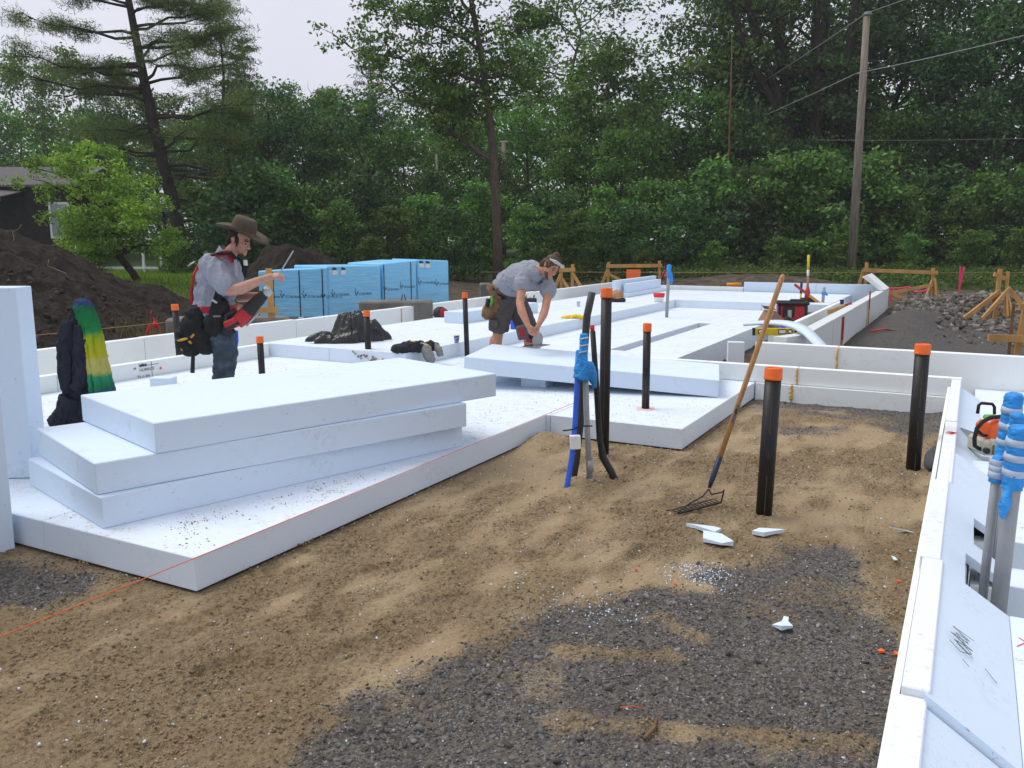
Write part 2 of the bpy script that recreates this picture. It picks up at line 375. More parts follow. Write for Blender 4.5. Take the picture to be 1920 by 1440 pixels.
def grav_mask(a, b):
    n = 0.26 * (fbm(a, b, 0.55, 5) - 0.5) + 0.20 * (fbm(a, b, 0.12, 3, VN2) - 0.5)
    m = 0
    for P, w in ((G1, 1.), (G2, 1.), (G3, .8), (G3b, 1.), (G4, .75)):
        m = np.maximum(m, w * sstep(-0.16, 0.16, polydist(a, b, P) + n))
    # tongues of sand dragged over the gravel
    for (a0, b0, a1, b1, w_) in ((3.35, -0.25, 2.95, -1.35, 0.07), (2.55, -0.3, 2.5, -0.95, 0.10), (3.7, -1.1, 3.5, -1.6, 0.08), (4.05, -1.3, 3.95, -1.05, .07)):
        ex, ey = a1 - a0, b1 - b0; t = np.clip(((a - a0) * ex + (b - b0) * ey) / (ex * ex + ey * ey), 0, 1)
        d = np.hypot(a - a0 - t * ex, b - b0 - t * ey)
        m = m * (1 - 0.6 * (1 - sstep(w_ * 0.3, w_ * 1.6, d + 0.12 * (fbm(a, b, 0.15) - .5))))
    m = m * (0.58 + 0.42 * sstep(0.30, 0.56, fbm(a, b, 0.40, 5, VN3) + 0.30 * (fbm(a, b, .08, 2) - .5) + 0.04))
    return np.clip(m, 0, 1)
def crumb_mask(a, b):
    n = fbm(a, b, 0.75, 4, VN3); s = fbm(a * 0.6, b * 1.6, 0.28, 4, VN2)
    return np.clip(sstep(0.34, 0.66, 0.45 * n + 0.55 * s + 0.09 * sstep(5.0, 3.2, a) - 0.03 * sstep(5, 6.5, a)), 0, 1)
def bed_h(a, b, g, c):
    h = 0.030 * (fbm(a, b, 0.9, 3) - 0.5) + 0.018 * (fbm(a, b, 0.22, 3, VN3) - 0.5)
    rid = 1 - np.abs(2 * fbm(a, b, 0.075, 3, VN2) - 1)
    fine = fbm(a, b, 0.030, 2, VN1)
    h = h + c * (0.034 * (rid - 0.55) + 0.034 * (fine - 0.5)) + (1 - c) * 0.0025 * (fine - .5)
    h = h + g * (0.012 * (fbm(a, b, 0.05, 2, VN3) - 0.5) - 0.012)
    h = h + 0.06 * np.exp(-((a - 4.25) / 0.16) ** 2 - ((b + 1.35) / 0.22) ** 2)                  # scuffed heap at the gravel's edge
    h = h + 0.035 * np.exp(-((a - 6.15) / 0.28) ** 2 - ((b + 2.6) / 0.25) ** 2)                  # heap at the conduits
    h = h + 0.07 * np.exp(-((a - 7.3) / 0.35) ** 2 - ((b + 3.58) / 0.13) ** 2) * (0.5 + fbm(a, b, .1))   # bank in the notch
    h = h + 0.045 * np.exp(-((b + 0.12) / 0.12) ** 2) * sstep(4.2, 6.5, a)
    for (pa, pb) in ((5.97, -1.17), (7.77, -.31), (6.96, -2.79), (6.1, -2.7)):
        d = np.hypot(a - pa, b - pb); h = h + 0.035 * np.exp(-((d - .06) / .07) ** 2) * (0.4 + 1.2 * fbm(a, b, .07, 3))
    for (fa, fb, an) in ((3.9, -3.0, .4), (3.3, -2.9, -.5), (4.6, -2.2, .9), (5.1, -3.0, .2), (5.6, -2.1, 1.2), (6.4, -1.9, .5), (2.9, -3.4, .3), (6.9, -0.9, 1.), (3.6, -3.55, -.9), (4.9, -1.7, .1), (7.5, -1.5, .8), (3.0, -2.5, .2), (3.7, -2.4, .6), (4.3, -2.8, .2), (5.3, -1.7, .4), (5.8, -3.1, .7), (6.6, -1.3, .3), (7.2, -2.0, 1.), (8.2, -1.1, .6), (8.8, -1.9, .2), (2.6, -2.9, .4), (4.0, -3.4, .5)):
        u = (a - fa) * math.cos(an) + (b - fb) * math.sin(an); v = -(a - fa) * math.sin(an) + (b - fb) * math.cos(an)
        d = (u / 0.15) ** 2 + (v / 0.06) ** 2; h = h - 0.028 * np.exp(-d ** 2) + 0.016 * np.exp(-((d - 1.9) / 0.7) ** 2)
    return h
av = np.concatenate([np.arange(-3, 1.9, 0.10), np.arange(1.9, 6.2, 0.0135), np.arange(6.2, 10.95, 0.021)])
bv = np.concatenate([np.arange(-9.4, -6.6, 0.12), np.arange(-6.6, -4.4, 0.03), np.arange(-4.4, 0.06, 0.0145)])
AA, BB = np.meshgrid(av, bv, indexing='ij')
gmask = grav_mask(AA, BB); cmask = crumb_mask(AA, BB) * (1 - 0.85 * gmask)
HH = bed_h(AA, BB, gmask, cmask)
d_l = np.minimum(np.maximum(np.maximum(3.16 - AA, BB + 3.70), -1), np.maximum(np.maximum(7.66 - AA, BB + 2.28), -1))
keepbank = np.exp(-((AA - 7.35) / 0.35) ** 2 - ((BB + 3.6) / 0.2) ** 2)
HH = HH * sstep(0.0, 0.13, d_l + 0.13 * keepbank) - 0.016 * (1 - sstep(0.0, 0.10, d_l)) * (1 - keepbank)
under = np.maximum((AA > 3.2) & (BB < -3.74), (AA > 7.70) & (BB < -2.32))
HH = np.where(under, -0.05, HH)
n1, n2 = AA.shape; idx = np.arange(n1 * n2).reshape(n1, n2)
Q = np.stack([idx[:-1, :-1], idx[:-1, 1:], idx[1:, 1:], idx[1:, :-1]], -1).reshape(-1, 4)
V = np.stack([AA * AX[0] + BB * BX[0], AA * AX[1] + BB * BX[1], HH], -1).reshape(-1, 3)
sm = NT('sand_and_gravel')
f = sm.noise(2.2, 6, 0.6); ff = sm.noise(70, 5, 0.7); fm = sm.noise(14, 5, 0.65)
sand = sm.ramp(f, [(0.3, (0.31, 0.232, 0.138)), (0.7, (0.395, 0.303, 0.187))])
sand = sm.mix(sm.mapr(ff, 0.35, 0.7, 0.0, 0.35), sand, (0.19, 0.13, 0.07))
wet = sm.ramp(fm, [(0.32, (0.165, 0.115, 0.06)), (0.68, (0.28, 0.205, 0.115))])
cr = sm.attr('crumb'); speck_shade = sm.math('MULTIPLY', sm.math('ADD', sm.math('MULTIPLY', sm.mapr(cr, 0.02, 0.5), 0.72), 0.28), sm.mapr(sm.noise(45, 4, 0.7), 0.51, 0.61)); col = sm.mix(sm.mapr(cr, 0.05, 0.9, 0, 0.36), sand, wet); col = sm.mix(sm.math('MULTIPLY', speck_shade, 0.62), col, (0.10, 0.068, 0.036))  # small dark specks paint in shade between crumbs, along with moist clods
grey = sm.ramp(sm.voro(85.0, out='Color'), [(0.2, (0.055, 0.051, 0.048)), (0.6, (0.115, 0.108, 0.10)), (0.95, (0.21, 0.20, 0.19))])
grey = sm.mix(sm.mapr(fm, 0.45, 0.75, 0, 0.7), grey, (0.155, 0.122, 0.085))
gk = sm.math('ADD', sm.attr('gravel'), sm.math('MULTIPLY', sm.math('SUBTRACT', ff, 0.5), 1.7))
col = sm.mix(sm.mapr(gk, 0.28, 0.72), col, grey)
sawd = sm.math('MULTIPLY', sm.mapr(sm.noise(150, 2, 0.5), 0.66, 0.70), sm.mapr(sm.noise(1.1, 3), 0.48, 0.62))
col = sm.mix(sm.math('MULTIPLY', sawd, 0.75), col, (0.72, 0.74, 0.78))
sm.color(col).rough(0.92); sm.b.inputs['Specular IOR Level'].default_value = 0.15
clod = sm.voro(34.0, 'SMOOTH_F1'); rl = sm.math('ADD', sm.math('MULTIPLY', clod, -0.9), sm.math('ADD', sm.math('MULTIPLY', ff, 0.55), sm.math('MULTIPLY', fm, 0.8)))
rl = sm.math('MULTIPLY', rl, sm.math('ADD', sm.math('MULTIPLY', sm.mapr(cr, 0.0, 0.6), 0.62), 0.38))
sm.bump(rl, 0.035, 1.0)
me = fast_mesh('sand_bed', V, Q, mat=sm.m, smooth=True)
me.attributes.new('gravel', 'FLOAT', 'POINT').data.foreach_set('value', gmask.ravel().astype(np.float32))
me.attributes.new('crumb', 'FLOAT', 'POINT').data.foreach_set('value', cmask.ravel().astype(np.float32))
tag(link('sand_ground', me), kind='structure')
def bed_z(a, b):
    a = np.atleast_1d(np.asarray(a, float)); b = np.atleast_1d(np.asarray(b, float))
    g = grav_mask(a, b); c = crumb_mask(a, b) * (1 - 0.85 * g); return bed_h(a, b, g, c)

# ------------------------------------------------------------------ loose stones and crumbs
ICO = np.array([(0, 0, 1), (0.894, 0, 0.447), (0.276, 0.851, 0.447), (-0.724, 0.526, 0.447), (-0.724, -0.526, 0.447), (0.276, -0.851, 0.447),
                (0.724, 0.526, -0.447), (-0.276, 0.851, -0.447), (-0.894, 0, -0.447), (-0.276, -0.851, -0.447), (0.724, -0.526, -0.447), (0, 0, -1)])
ICOF = np.array([(0, 1, 2), (0, 2, 3), (0, 3, 4), (0, 4, 5), (0, 5, 1), (1, 6, 2), (2, 7, 3), (3, 8, 4), (4, 9, 5), (5, 10, 1), (6, 7, 2), (7, 8, 3), (8, 9, 4), (9, 10, 5), (10, 6, 1), (11, 7, 6), (11, 8, 7), (11, 9, 8), (11, 10, 9), (11, 6, 10)])
def rand_rot(n, r, tilt=None):
    q = r.normal(size=(n, 4)); q /= np.linalg.norm(q, axis=1)[:, None]
    if tilt is not None:
        ang = r.random(n) * 2 * math.pi; t = r.normal(size=(n, 2)) * tilt
        q = np.stack([np.cos(ang / 2), t[:, 0], t[:, 1], np.sin(ang / 2)], -1); q /= np.linalg.norm(q, axis=1)[:, None]
    w, x, y, z = q.T
    return np.stack([np.stack([1 - 2 * (y * y + z * z), 2 * (x * y - z * w), 2 * (x * z + y * w)], -1), np.stack([2 * (x * y + z * w), 1 - 2 * (x * x + z * z), 2 * (y * z - x * w)], -1), np.stack([2 * (x * z - y * w), 2 * (y * z + x * w), 1 - 2 * (x * x + y * y)], -1)], 1)
def stones(name, P, size, mat, r, flat=(1, .75, .45), tilt=0.35, jag=0.3):
    n = len(P); base = ICO[None] * (1 + jag * (r.random((n, 12, 1)) - 0.5) * 2)
    base = base * (np.array(flat) * (0.75 + 0.5 * r.random((n, 1, 3)))) * np.asarray(size)[:, None, None]
    Rm = rand_rot(n, r, tilt); V = np.einsum('nij,nkj->nki', Rm, base) + P[:, None]
    T = (ICOF[None] + (np.arange(n) * 12)[:, None, None]).reshape(-1, 3)
    me = fast_mesh(name, V.reshape(-1, 3), tris=T, mat=mat)
    return tag(link(name, me), kind='stuff')
def island_mat(name, stops, rough=0.85, bump=None):
    m = NT(name); g = m.n.new('ShaderNodeNewGeometry')
    m.color(m.mix(m.mapr(m.noise(40, 3), .3, .7, 0, .35), m.ramp(g.outputs['Random Per Island'], stops), (0.10, 0.085, 0.065))).rough(rough)
    if bump: m.bump(m.noise(*bump[:2]), bump[2], 0.6)
    return m.m
r = np.random.default_rng(3)
def sample_ab(n, a0, a1, b0, b1, dens, power=1.0):
    a = a0 + (a1 - a0) * r.random(n) ** power; b = b0 + (b1 - b0) * r.random(n); k = r.random(n) < dens(a, b); return a[k], b[k]
notund = lambda a, b: ~(((a > 3.12) & (b < -3.68)) | ((a > 7.62) & (b < -2.26)))
a, b = sample_ab(112000, 1.6, 10.6, -5.6, -0.12, lambda a, b: grav_mask(a, b) * notund(a, b) * np.clip(1.25 - (a - 2) / 9, 0.35, 1), 1.35)
sz = 0.0036 + 0.0085 * r.random(len(a)) ** 2.8; sz *= np.where(r.random(len(a)) < 0.05, 1.9, 1)
M['gravel'] = island_mat('crushed_gravel', [(0.0, (0.04, 0.038, 0.037)), (0.45, (0.092, 0.088, 0.085)), (0.8, (0.165, 0.16, 0.155)), (0.95, (0.32, 0.315, 0.31))], 0.75)
stones('gravel', np.stack([a * AX[0] + b * BX[0], a * AX[1] + b * BX[1], bed_z(a, b) + sz * 0.15], -1), sz, M['gravel'], r)
a, b = sample_ab(110000, 1.8, 9.5, -4.8, -0.12, lambda a, b: notund(a, b) * (crumb_mask(a, b) ** 1.3 * 0.9 * sstep(.36, .58, fbm(a, b, .16, 3, VN3)) + 0.05) * (1 - grav_mask(a, b)) * np.clip(1.2 - (a - 2) / 8, 0.2, 1), 1.2)
sz = 0.0024 + 0.0085 * r.random(len(a)) ** 3.2
M['crumb'] = island_mat('damp_sand_crumb', [(0.0, (0.17, 0.118, 0.065)), (0.6, (0.27, 0.195, 0.115)), (1.0, (0.36, 0.27, 0.165))], 0.95)
stones('sand_crumbs', np.stack([a * AX[0] + b * BX[0], a * AX[1] + b * BX[1], bed_z(a, b) + sz * 0.2], -1), sz, M['crumb'], r, flat=(1, .85, .7), tilt=None)
a, b = sample_ab(1500, 1.6, 9, -4.6, -0.12, lambda a, b: notund(a, b) * 0.8)
sz = 0.0028 + 0.006 * r.random(len(a)) ** 3
a2 = 4.75 + 0.10 * r.normal(size=260); b2 = -1.28 + 0.11 * r.normal(size=260); a3 = 4.05 + .12 * r.normal(size=120); b3 = -1.75 + .25 * r.normal(size=120)
a = np.concatenate([a, a2, a3]); b = np.concatenate([b, b2, b3]); sz = np.concatenate([sz, 0.003 + 0.004 * r.random(380)])
stones('foam_crumbs', np.stack([a * AX[0] + b * BX[0], a * AX[1] + b * BX[1], bed_z(a, b) + sz * 0.5], -1), sz, M['foam_new'], r, flat=(1, .8, .6), tilt=None)
# dirt crumbs trodden onto the foam floor
ca = []; cb = []
for (fa, fb, n_, s_) in [(q[0], q[1], int(q[2] * .6), q[3] * 1.1) for q in ((3.42, -4.05, 60, .07), (3.55, -4.2, 130, .06), (3.75, -4.15, 110, .08), (4.2, -4.0, 120, .10), (4.5, -3.95, 160, .10), (4.9, -3.9, 90, .12), (3.3, -3.85, 40, .06), (3.35, -5.0, 25, .09), (8.6, -3.1, 240, .45), (8.9, -4.2, 320, .5), (7.4, -4.4, 240, .35), (8.2, -3.3, 200, .4), (9.6, -2.6, 70, .2), (7.2, -8.2, 160, .4), (8.4, -7.9, 160, .5))]:
    ca.append(fa + s_ * r.normal(size=n_)); cb.append(fb + s_ * r.normal(size=n_))
ca = np.concatenate(ca); cb = np.concatenate(cb)
k = (ca > 3.2) & (((ca < 7.6) & (cb < -3.74)) | ((ca >= 7.7) & (ca < 10.6) & (cb < -2.34))); ca, cb = ca[k], cb[k]
sz = 0.0022 + 0.0055 * r.random(len(ca)) ** 3
stones('dirt_crumbs', np.stack([ca * AX[0] + cb * BX[0], ca * AX[1] + cb * BX[1], 0.2 + sz * 0.2], -1), sz, M['crumb'], r, flat=(1.3, .9, .35))
# rubble heap outside, right of the long wall; stony strip left of the left wall
M['rubble'] = island_mat('quarry_rubble', [(0.0, (0.06, 0.053, 0.046)), (0.5, (0.14, 0.127, 0.111)), (1.0, (0.28, 0.26, 0.235))], 0.9)
n = 7000; a = 19 + 12 * r.random(n); b = -1.8 + 9 * r.random(n)
k = (r.random(n) < np.clip(1.2 * np.exp(-((a - 26.5) / 3.6) ** 2) + 0.15 - 0.9 * ((b < -0.6) & (a < 24)), 0, 1)); a, b = a[k], b[k]
x = a * AX[0] + b * BX[0]; y = a * AX[1] + b * BX[1]; sz = 0.03 + 0.09 * r.random(len(a)) ** 2
stones('rubble', np.stack([x, y, terr_h(x, y) + sz * 0.2], -1), sz, M['rubble'], r, flat=(1.2, .75, .55), tilt=None, jag=.5)
n = 3200; a = 2 + 26 * r.random(n); b = -10.35 - 2.3 * r.random(n) ** 1.5
x = a * AX[0] + b * BX[0]; y = a * AX[1] + b * BX[1]; sz = 0.02 + 0.045 * r.random(n) ** 2
stones('stone_strip', np.stack([x, y, terr_h(x, y) + sz * 0.2], -1), sz, island_mat('brown_field_stone', [(0, (0.07, 0.05, 0.035)), (0.6, (0.16, 0.12, 0.085)), (1, (0.27, 0.235, 0.19))], 0.9), r, flat=(1, .8, .5))

# ================================================================== FOAM FORMS AND FLOOR
def board(parent, a0, a1, b0, b1, z0, z1, mat='foam_floor', name='foam_board', g=0.0025, w=0.005):
    mb = MB(); abbox(mb, a0 + g, a1 - g, b0 + g, b1 - g, z0, z1); return bev(mb.build(name, M[mat], parent), w)
lower = thing('foam_floor', 'lowest layer of dirt-speckled white foam floor boards lying on the sand', 'foam floor', W(7, -6, 0))
bs = [-9.33, -7.78, -6.42, -5.06, -3.70]
for i in range(4):
    for a0, a1 in ((3.16, 6.09), (6.09, 7.66)):
        if i == 3 and a0 == 3.16: a1 = 7.66
        if i == 3 and a0 == 6.09: continue
        board(lower, a0, a1, bs[i], bs[i + 1], 0, 0.2)
bs2 = [-9.33, -7.78, -6.42, -5.06, -3.66, -2.28]
for i in range(5):
    a1 = 10.75
    if i == 4: board(lower, 7.66, a1, bs2[i], bs2[i + 1], 0, 0.2)
    else:
        board(lower, 7.66, 9.4 + 0.15 * i, bs2[i], bs2[i + 1], 0, 0.2); board(lower, 9.4 + 0.15 * i, a1, bs2[i], bs2[i + 1], 0, 0.2)
for a0, a1 in ((10.75, 12.83), (12.83, 15.3), (15.3, 17.98), (17.98, 20.4), (20.4, 22.4)):
    board(lower, a0, a1, -4.80, -3.80, -0.2, 0.2)
    if a1 <= 12.83 or a0 >= 17.97: board(lower, a0, a1, -5.08, -4.80, 0, 0.2)
for a0, a1 in ((10.75, 13.6), (13.6, 16.5), (16.5, 19.4), (19.4, 22.4)):
    board(lower, a0, a1, -6.42, -5.08, 0, 0.2); board(lower, a0, a1, -9.33, -6.42, 0, 0.2)
board(lower, 22.4, 26.3, -9.33, -2.9, 0, 0.2)
upper = thing('foam_floor', 'raised second layer of white foam boards forming a step round the floor under the black bag', 'foam floor', W(14, -8, 0.2))
for a0, a1 in ((9.65, 11.27), (11.27, 13.0), (13.0, 15.6), (15.6, 18.6), (18.6, 21.9)):
    board(upper, a0, a1, -8.2, -6.84, 0.2, 0.4); board(upper, a0, a1, -9.5, -8.2, 0.2, 0.4)
for b0, b1 in ((-9.5, -6.84), (-6.84, -4.6), (-4.6, -3.0)):
    board(upper, 21.9, 26.3, b0, b1, 0.2, 0.4, 'foam_floor')

def form(label, cat='form wall', loc=(0, 0, 0)): return thing('foam_form', label, cat, loc)
lw = form('long pale foam form wall along the left edge of the foundation', loc=W(14, -10.15, 0))
for i, a0 in enumerate(np.arange(1.9, 26.4, 3.06)):
    a1 = min(a0 + 3.06, 26.52); board(lw, a0, a1, -10.24, -10.10, -0.13, 0.60 + 0.006 * ((i * 7) % 3), 'foam_wall', 'foam_panel', 0.003)
    if i in (3,): board(lw, a1 - 0.012, a1 + 0.012, -10.098, -10.085, 0.0, 0.58, 'spray_foam', 'foam_seal', 0)
li = form('low foam edge panel in front of the left form wall, with handwriting on it', loc=W(7, -9.4, 0))
for a0, a1 in ((3.3, 6.18), (6.18, 9.63)): board(li, a0, a1, -9.46, -9.335, -0.13, 0.40, 'foam_wall', 'foam_panel', 0.004)
board(li, 3.3, 22, -10.09, -9.47, -0.13, 0.03, 'foam_wall', 'trench_liner')
fp = form('two-tier foam cross wall closing the sand bed at its far end', loc=W(10.7, -1, 0))
for b0, b1 in ((-2.27, -1.83), (-1.83, 0.0)):
    board(fp, 10.66, 10.80, b0, b1, -0.13, 0.20, 'foam_wall', 'lower_panel', 0.004)
for b0, b1 in ((-3.80, -2.9), (-2.9, -1.78), (-1.78, 0.0)):
    board(fp, 10.705, 10.83, b0, b1, 0.205, 0.415, 'foam_wall', 'upper_panel', 0.004)
mb = MB(); mb.tube([W(10.655, -1.835 + 0.012 * math.sin(i * 2.1), 0.02 + i * 0.018) for i in range(11)], [0.012 + 0.012 * abs(math.sin(i * 1.7)) * (1.4 - i / 10) for i in range(11)], 7)
mb.tube([W(10.70, -1.785 + 0.006 * math.sin(i * 2.1), 0.21 + i * 0.02) for i in range(11)], [0.006 + 0.009 * abs(math.sin(i * 1.3 + 1)) for i in range(11)], 7)
mb.build('foam_seal', M['spray_foam'], fp, True)
op = form('tall foam cross wall behind the two-tier one, running out of frame to the right', loc=W(11.5, 0, 0))
for b0, b1 in ((-2.47, -1.43), (-1.43, 1.5), (1.5, 4.43), (4.43, 7.3)): board(op, 11.45, 11.60, b0, b1, -0.15, 0.61, 'foam_wall', 'foam_panel', 0.005)
mb = MB(); mb.tube([W(11.447, -1.43 + 0.004 * math.sin(i * 2.1), 0.0 + i * 0.06) for i in range(11)], [0.006 + 0.012 * abs(math.sin(i * 1.3 + .4)) for i in range(11)], 7); mb.build('foam_seal', M['spray_foam'], op, True)
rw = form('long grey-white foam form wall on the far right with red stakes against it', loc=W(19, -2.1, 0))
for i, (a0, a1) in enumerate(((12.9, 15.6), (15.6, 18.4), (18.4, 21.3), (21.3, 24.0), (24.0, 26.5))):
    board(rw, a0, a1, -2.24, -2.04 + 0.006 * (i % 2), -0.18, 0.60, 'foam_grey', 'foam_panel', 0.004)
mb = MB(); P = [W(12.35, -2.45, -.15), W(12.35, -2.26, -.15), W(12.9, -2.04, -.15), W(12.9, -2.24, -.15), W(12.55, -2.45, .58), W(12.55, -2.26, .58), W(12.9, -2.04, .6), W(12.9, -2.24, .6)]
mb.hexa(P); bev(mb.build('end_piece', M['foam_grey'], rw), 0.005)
ri = form('thin inner foam liner panel beside the far right form wall', loc=W(19, -2.75, 0))
for a0, a1 in ((14.2, 17.1), (17.1, 20.1), (20.1, 23.0)): board(ri, a0, a1, -2.86, -2.76, -0.2, 0.46, 'foam_wall', 'foam_panel', 0.004)
bw = form('low far end foam form wall behind the floor, left of the higher sheet', loc=W(26.4, -8, 0))
for b0, b1 in ((-10.1, -8.1), (-8.1, -6.12)): board(bw, 26.4, 26.53, b0, b1, -0.1, 0.53, 'foam_wall', 'foam_panel')
bh = form('higher bluish-white part of the far end form wall, behind the sledgehammer', loc=W(26.4, -4, 0))
for b0, b1 in ((-6.1, -4.0), (-4.0, -2.3)): board(bh, 26.38, 26.5, b0, b1, -0.1, 0.69, 'foam_new', 'foam_panel')
# peaked cap at the far end of the right wall
mb = MB(); rr = [(25.0, 0.615), (26.3, 0.95), (26.9, 0.62), (26.75, 0.60), (26.25, 0.86), (25.1, 0.602)]
P = [W(25.0, -2.15, 0.606), W(26.35, -2.15, 0.606), W(26.35, -2.02, 0.62), W(25.0, -2.02, 0.62), W(25.0, -2.62, 0.96), W(26.35, -2.62, 0.96), W(26.35, -2.50, 1.02), W(25.0, -2.50, 1.02)]
mb.hexa(P); tag(bev(mb.build('foam_offcut', M['foam_wall']), 0.006), 'tilted foam piece leaning on the far end of the right form wall', 'foam offcut')

# right-hand form: upright strip, bevelled inner slope, floor
rf = form('white foam edge form with slanted inner side, right of the sand bed', loc=W(6, 0, 0))
def edge_piece(a0, a1, db=0.0, dz=0.0, diag=0.0, name='edge_panel'):
    mb = MB(); pr = [(-0.105 + db, -0.13), (-0.105 + db, 0.41 + dz), (-0.012 + db, 0.41 + dz), (-0.012 + db, -0.13)]
    P = [W(a0, b, z) for b, z in pr] + [W(a1, b, z) for b, z in pr]
    mb.add(P, [(0, 1, 2, 3), (7, 6, 5, 4), (0, 4, 5, 1), (1, 5, 6, 2), (2, 6, 7, 3), (3, 7, 4, 0)]); return bev(mb.build(name, M['foam_edge'], rf), 0.005)
for a0, a1, db, dz in ((-2.0, 3.09, -0.008, -0.03), (3.095, 4.49, 0.0, 0.0), (4.494, 6.05, -0.012, 0.003), (6.055, 8.14, 0.004, -0.004), (8.145, 10.64, 0.0, 0.004)): edge_piece(a0, a1, db, dz)
mb = MB(); abbox(mb, -2, 10.6, -0.14, -0.112, -0.13, 0.33); mb.build('backing_strip', M['foam_wall'], rf)
def slope(a0, a1, dz=0.0, name='slope_panel', holes=()):
    """bevel from the strip's top down to the floor, cut out round the conduits"""
    t_ = 0.05; cuts = []
    mb = MB()
    prof = lambda s_: (-0.030 + 0.31 * s_, 0.404 + dz - 0.204 * s_)
    na = max(2, int((a1 - a0) / 0.05)); nb = 8
    grid = {}
    inhole = lambda a, b: any(h0 < a < h1 and g0 < b < g1 for h0, h1, g0, g1 in holes)
    for i in range(na + 1):
        for j in range(nb + 1):
            a = a0 + (a1 - a0) * i / na; b, z = prof(j / nb)
            for k, dd in enumerate((0, -t_)): grid[i, j, k] = len(mb.V); mb.V.append(tuple(W(a, b, z + dd)))
    solid = lambda i, j: 0 <= i < na and 0 <= j < nb and not inhole(a0 + (a1 - a0) * (i + .5) / na, prof((j + .5) / nb)[0])
    for i in range(na):
        for j in range(nb):
            if not solid(i, j): continue
            q = [grid[i, j, 0], grid[i + 1, j, 0], grid[i + 1, j + 1, 0], grid[i, j + 1, 0]]; w_ = [grid[i, j, 1], grid[i + 1, j, 1], grid[i + 1, j + 1, 1], grid[i, j + 1, 1]]
            mb.F += [tuple(q[::-1]), tuple(w_)]
            for (di, dj, u, v) in ((-1, 0, 0, 3), (1, 0, 1, 2), (0, -1, 0, 1), (0, 1, 3, 2)):
                if not solid(i + di, j + dj): mb.F.append((q[u], q[v], w_[v], w_[u]))
    o = mb.build(name, M['foam_new'], rf); bm = bmesh.new(); bm.from_mesh(o.data); bmesh.ops.recalc_face_normals(bm, faces=bm.faces)
    bmesh.ops.delete(bm, geom=[v for v in bm.verts if not v.link_faces], context='VERTS'); bm.to_mesh(o.data); bm.free(); return o
slope(-2.0, 3.06, -0.035)
HOLES = ((4.45, 4.86, 0.10, 0.60), (5.15, 5.62, 0.12, 0.60))
slope(3.07, 7.0, 0.004, holes=HOLES)
for a0, a1, b0, b1, z1 in ((4.40, 4.91, 0.03, 0.096, 0.262), (5.10, 5.67, 0.03, 0.113, 0.25), (4.865, 5.145, 0.12, 0.275, 0.165), (4.30, 4.445, 0.10, 0.275, 0.165), (5.625, 5.75, 0.10, 0.275, 0.165)):
    mb = MB(); abbox(mb, a0, a1, b0, b1, -0.015, z1); mb.build('hole_lining', M['foam_wall'], rf)
slope(7.02, 10.64, -0.06)
mb = MB()
def floor_part(a0, a1, b0, b1, z0=0.0, z1=0.2, mat='foam_floor'): return board(rf, a0, a1, b0, b1, z0, z1, mat, 'floor_board')
floor_part(-2, 3.06, 0.28, 3.0, 0.05, 0.165); floor_part(3.07, 4.45, 0.28, 3.0, 0.05, 0.203)
floor_part(4.45, 4.86, 0.60, 3.0); floor_part(4.86, 5.15, 0.28, 3.0); floor_part(5.15, 5.62, 0.60, 3.0); floor_part(5.62, 7.6, 0.28, 3.0); floor_part(7.6, 11.44, 0.14, 3.2, 0.05, 0.20)
floor_part(-2, 11.4, 0.0, 3.2, -0.1, -0.02, 'foam_wall')

# ------------------------------------------------------------------ loose boards
def loose(name, label, corners_z0, h, mat='foam_new', cat='foam board', w=0.006, group=None):
    """corners (a,b,z) of the underside in order, thickness h along the normal"""
    P = [W(*c) for c in corners_z0]; n = np.cross(P[1] - P[0], P[3] - P[0]); n = n / np.linalg.norm(n)
    if n[2] < 0: n = -n
    mb = MB(); mb.hexa(P + [p + n * h for p in P]); o = bev(mb.build(name, M[mat]), w)
    return tag(o, label, cat, group)
def rect(a, b, da, db, L, Wd, z):
    """corner, direction of the long side, length, width (to the left) """
    d = math.hypot(da, db); ua, ub = da / d, db / d; va, vb = ub, -ua
    return [(a, b, z), (a + ua * L, b + ub * L, z), (a + ua * L + va * Wd, b + ub * L + vb * Wd, z), (a + va * Wd, b + vb * Wd, z)]
G = 'foam boards in the near stack'
loose('foam_board', 'bottom board of the three-board stack of white foam, flat on the foam floor', rect(3.24, -4.58, 2.88, 0.83, 2.99, 1.36, 0.2), 0.2, group=G)
loose('foam_board', 'middle board of the three-board white foam stack, left end stepping out', rect(3.26, -4.64, 2.76, 0.99, 2.93, 1.34, 0.402), 0.2, group=G)
loose('foam_board', 'topmost board of the three-board white foam stack, shifted to the right', rect(3.60, -4.50, 2.81, 0.91, 2.96, 1.40, 0.604), 0.2, group=G)
nl, nr = (8.62, -5.27, 0.385), (9.41, -2.41, 0.205)
loose('foam_board', 'tilted white foam board being sawn by the man in shorts', [nl, nr, (nr[0] + 1.25, nr[1] - 0.33, 0.205), (nl[0] + 1.25, nl[1] - 0.33, 0.385)], 0.195)
loose('foam_offcut', 'small foam block propping the left end of the board being sawn', rect(9.35, -4.75, 0.1, 1, 0.32, -0.3, 0.2), 0.155, cat='foam offcut')
loose('foam_board', 'narrow loose foam board on the raised floor left of the man in shorts', rect(13.66, -8.36, 1, 0.04, 2.95, 0.42, 0.4), 0.215)
loose('foam_offcut', 'small white foam block near the feet of the man in the hat', rect(7.0, -8.66, 0.5, 1, 0.26, -0.18, 0.2), 0.12, cat='foam offcut')
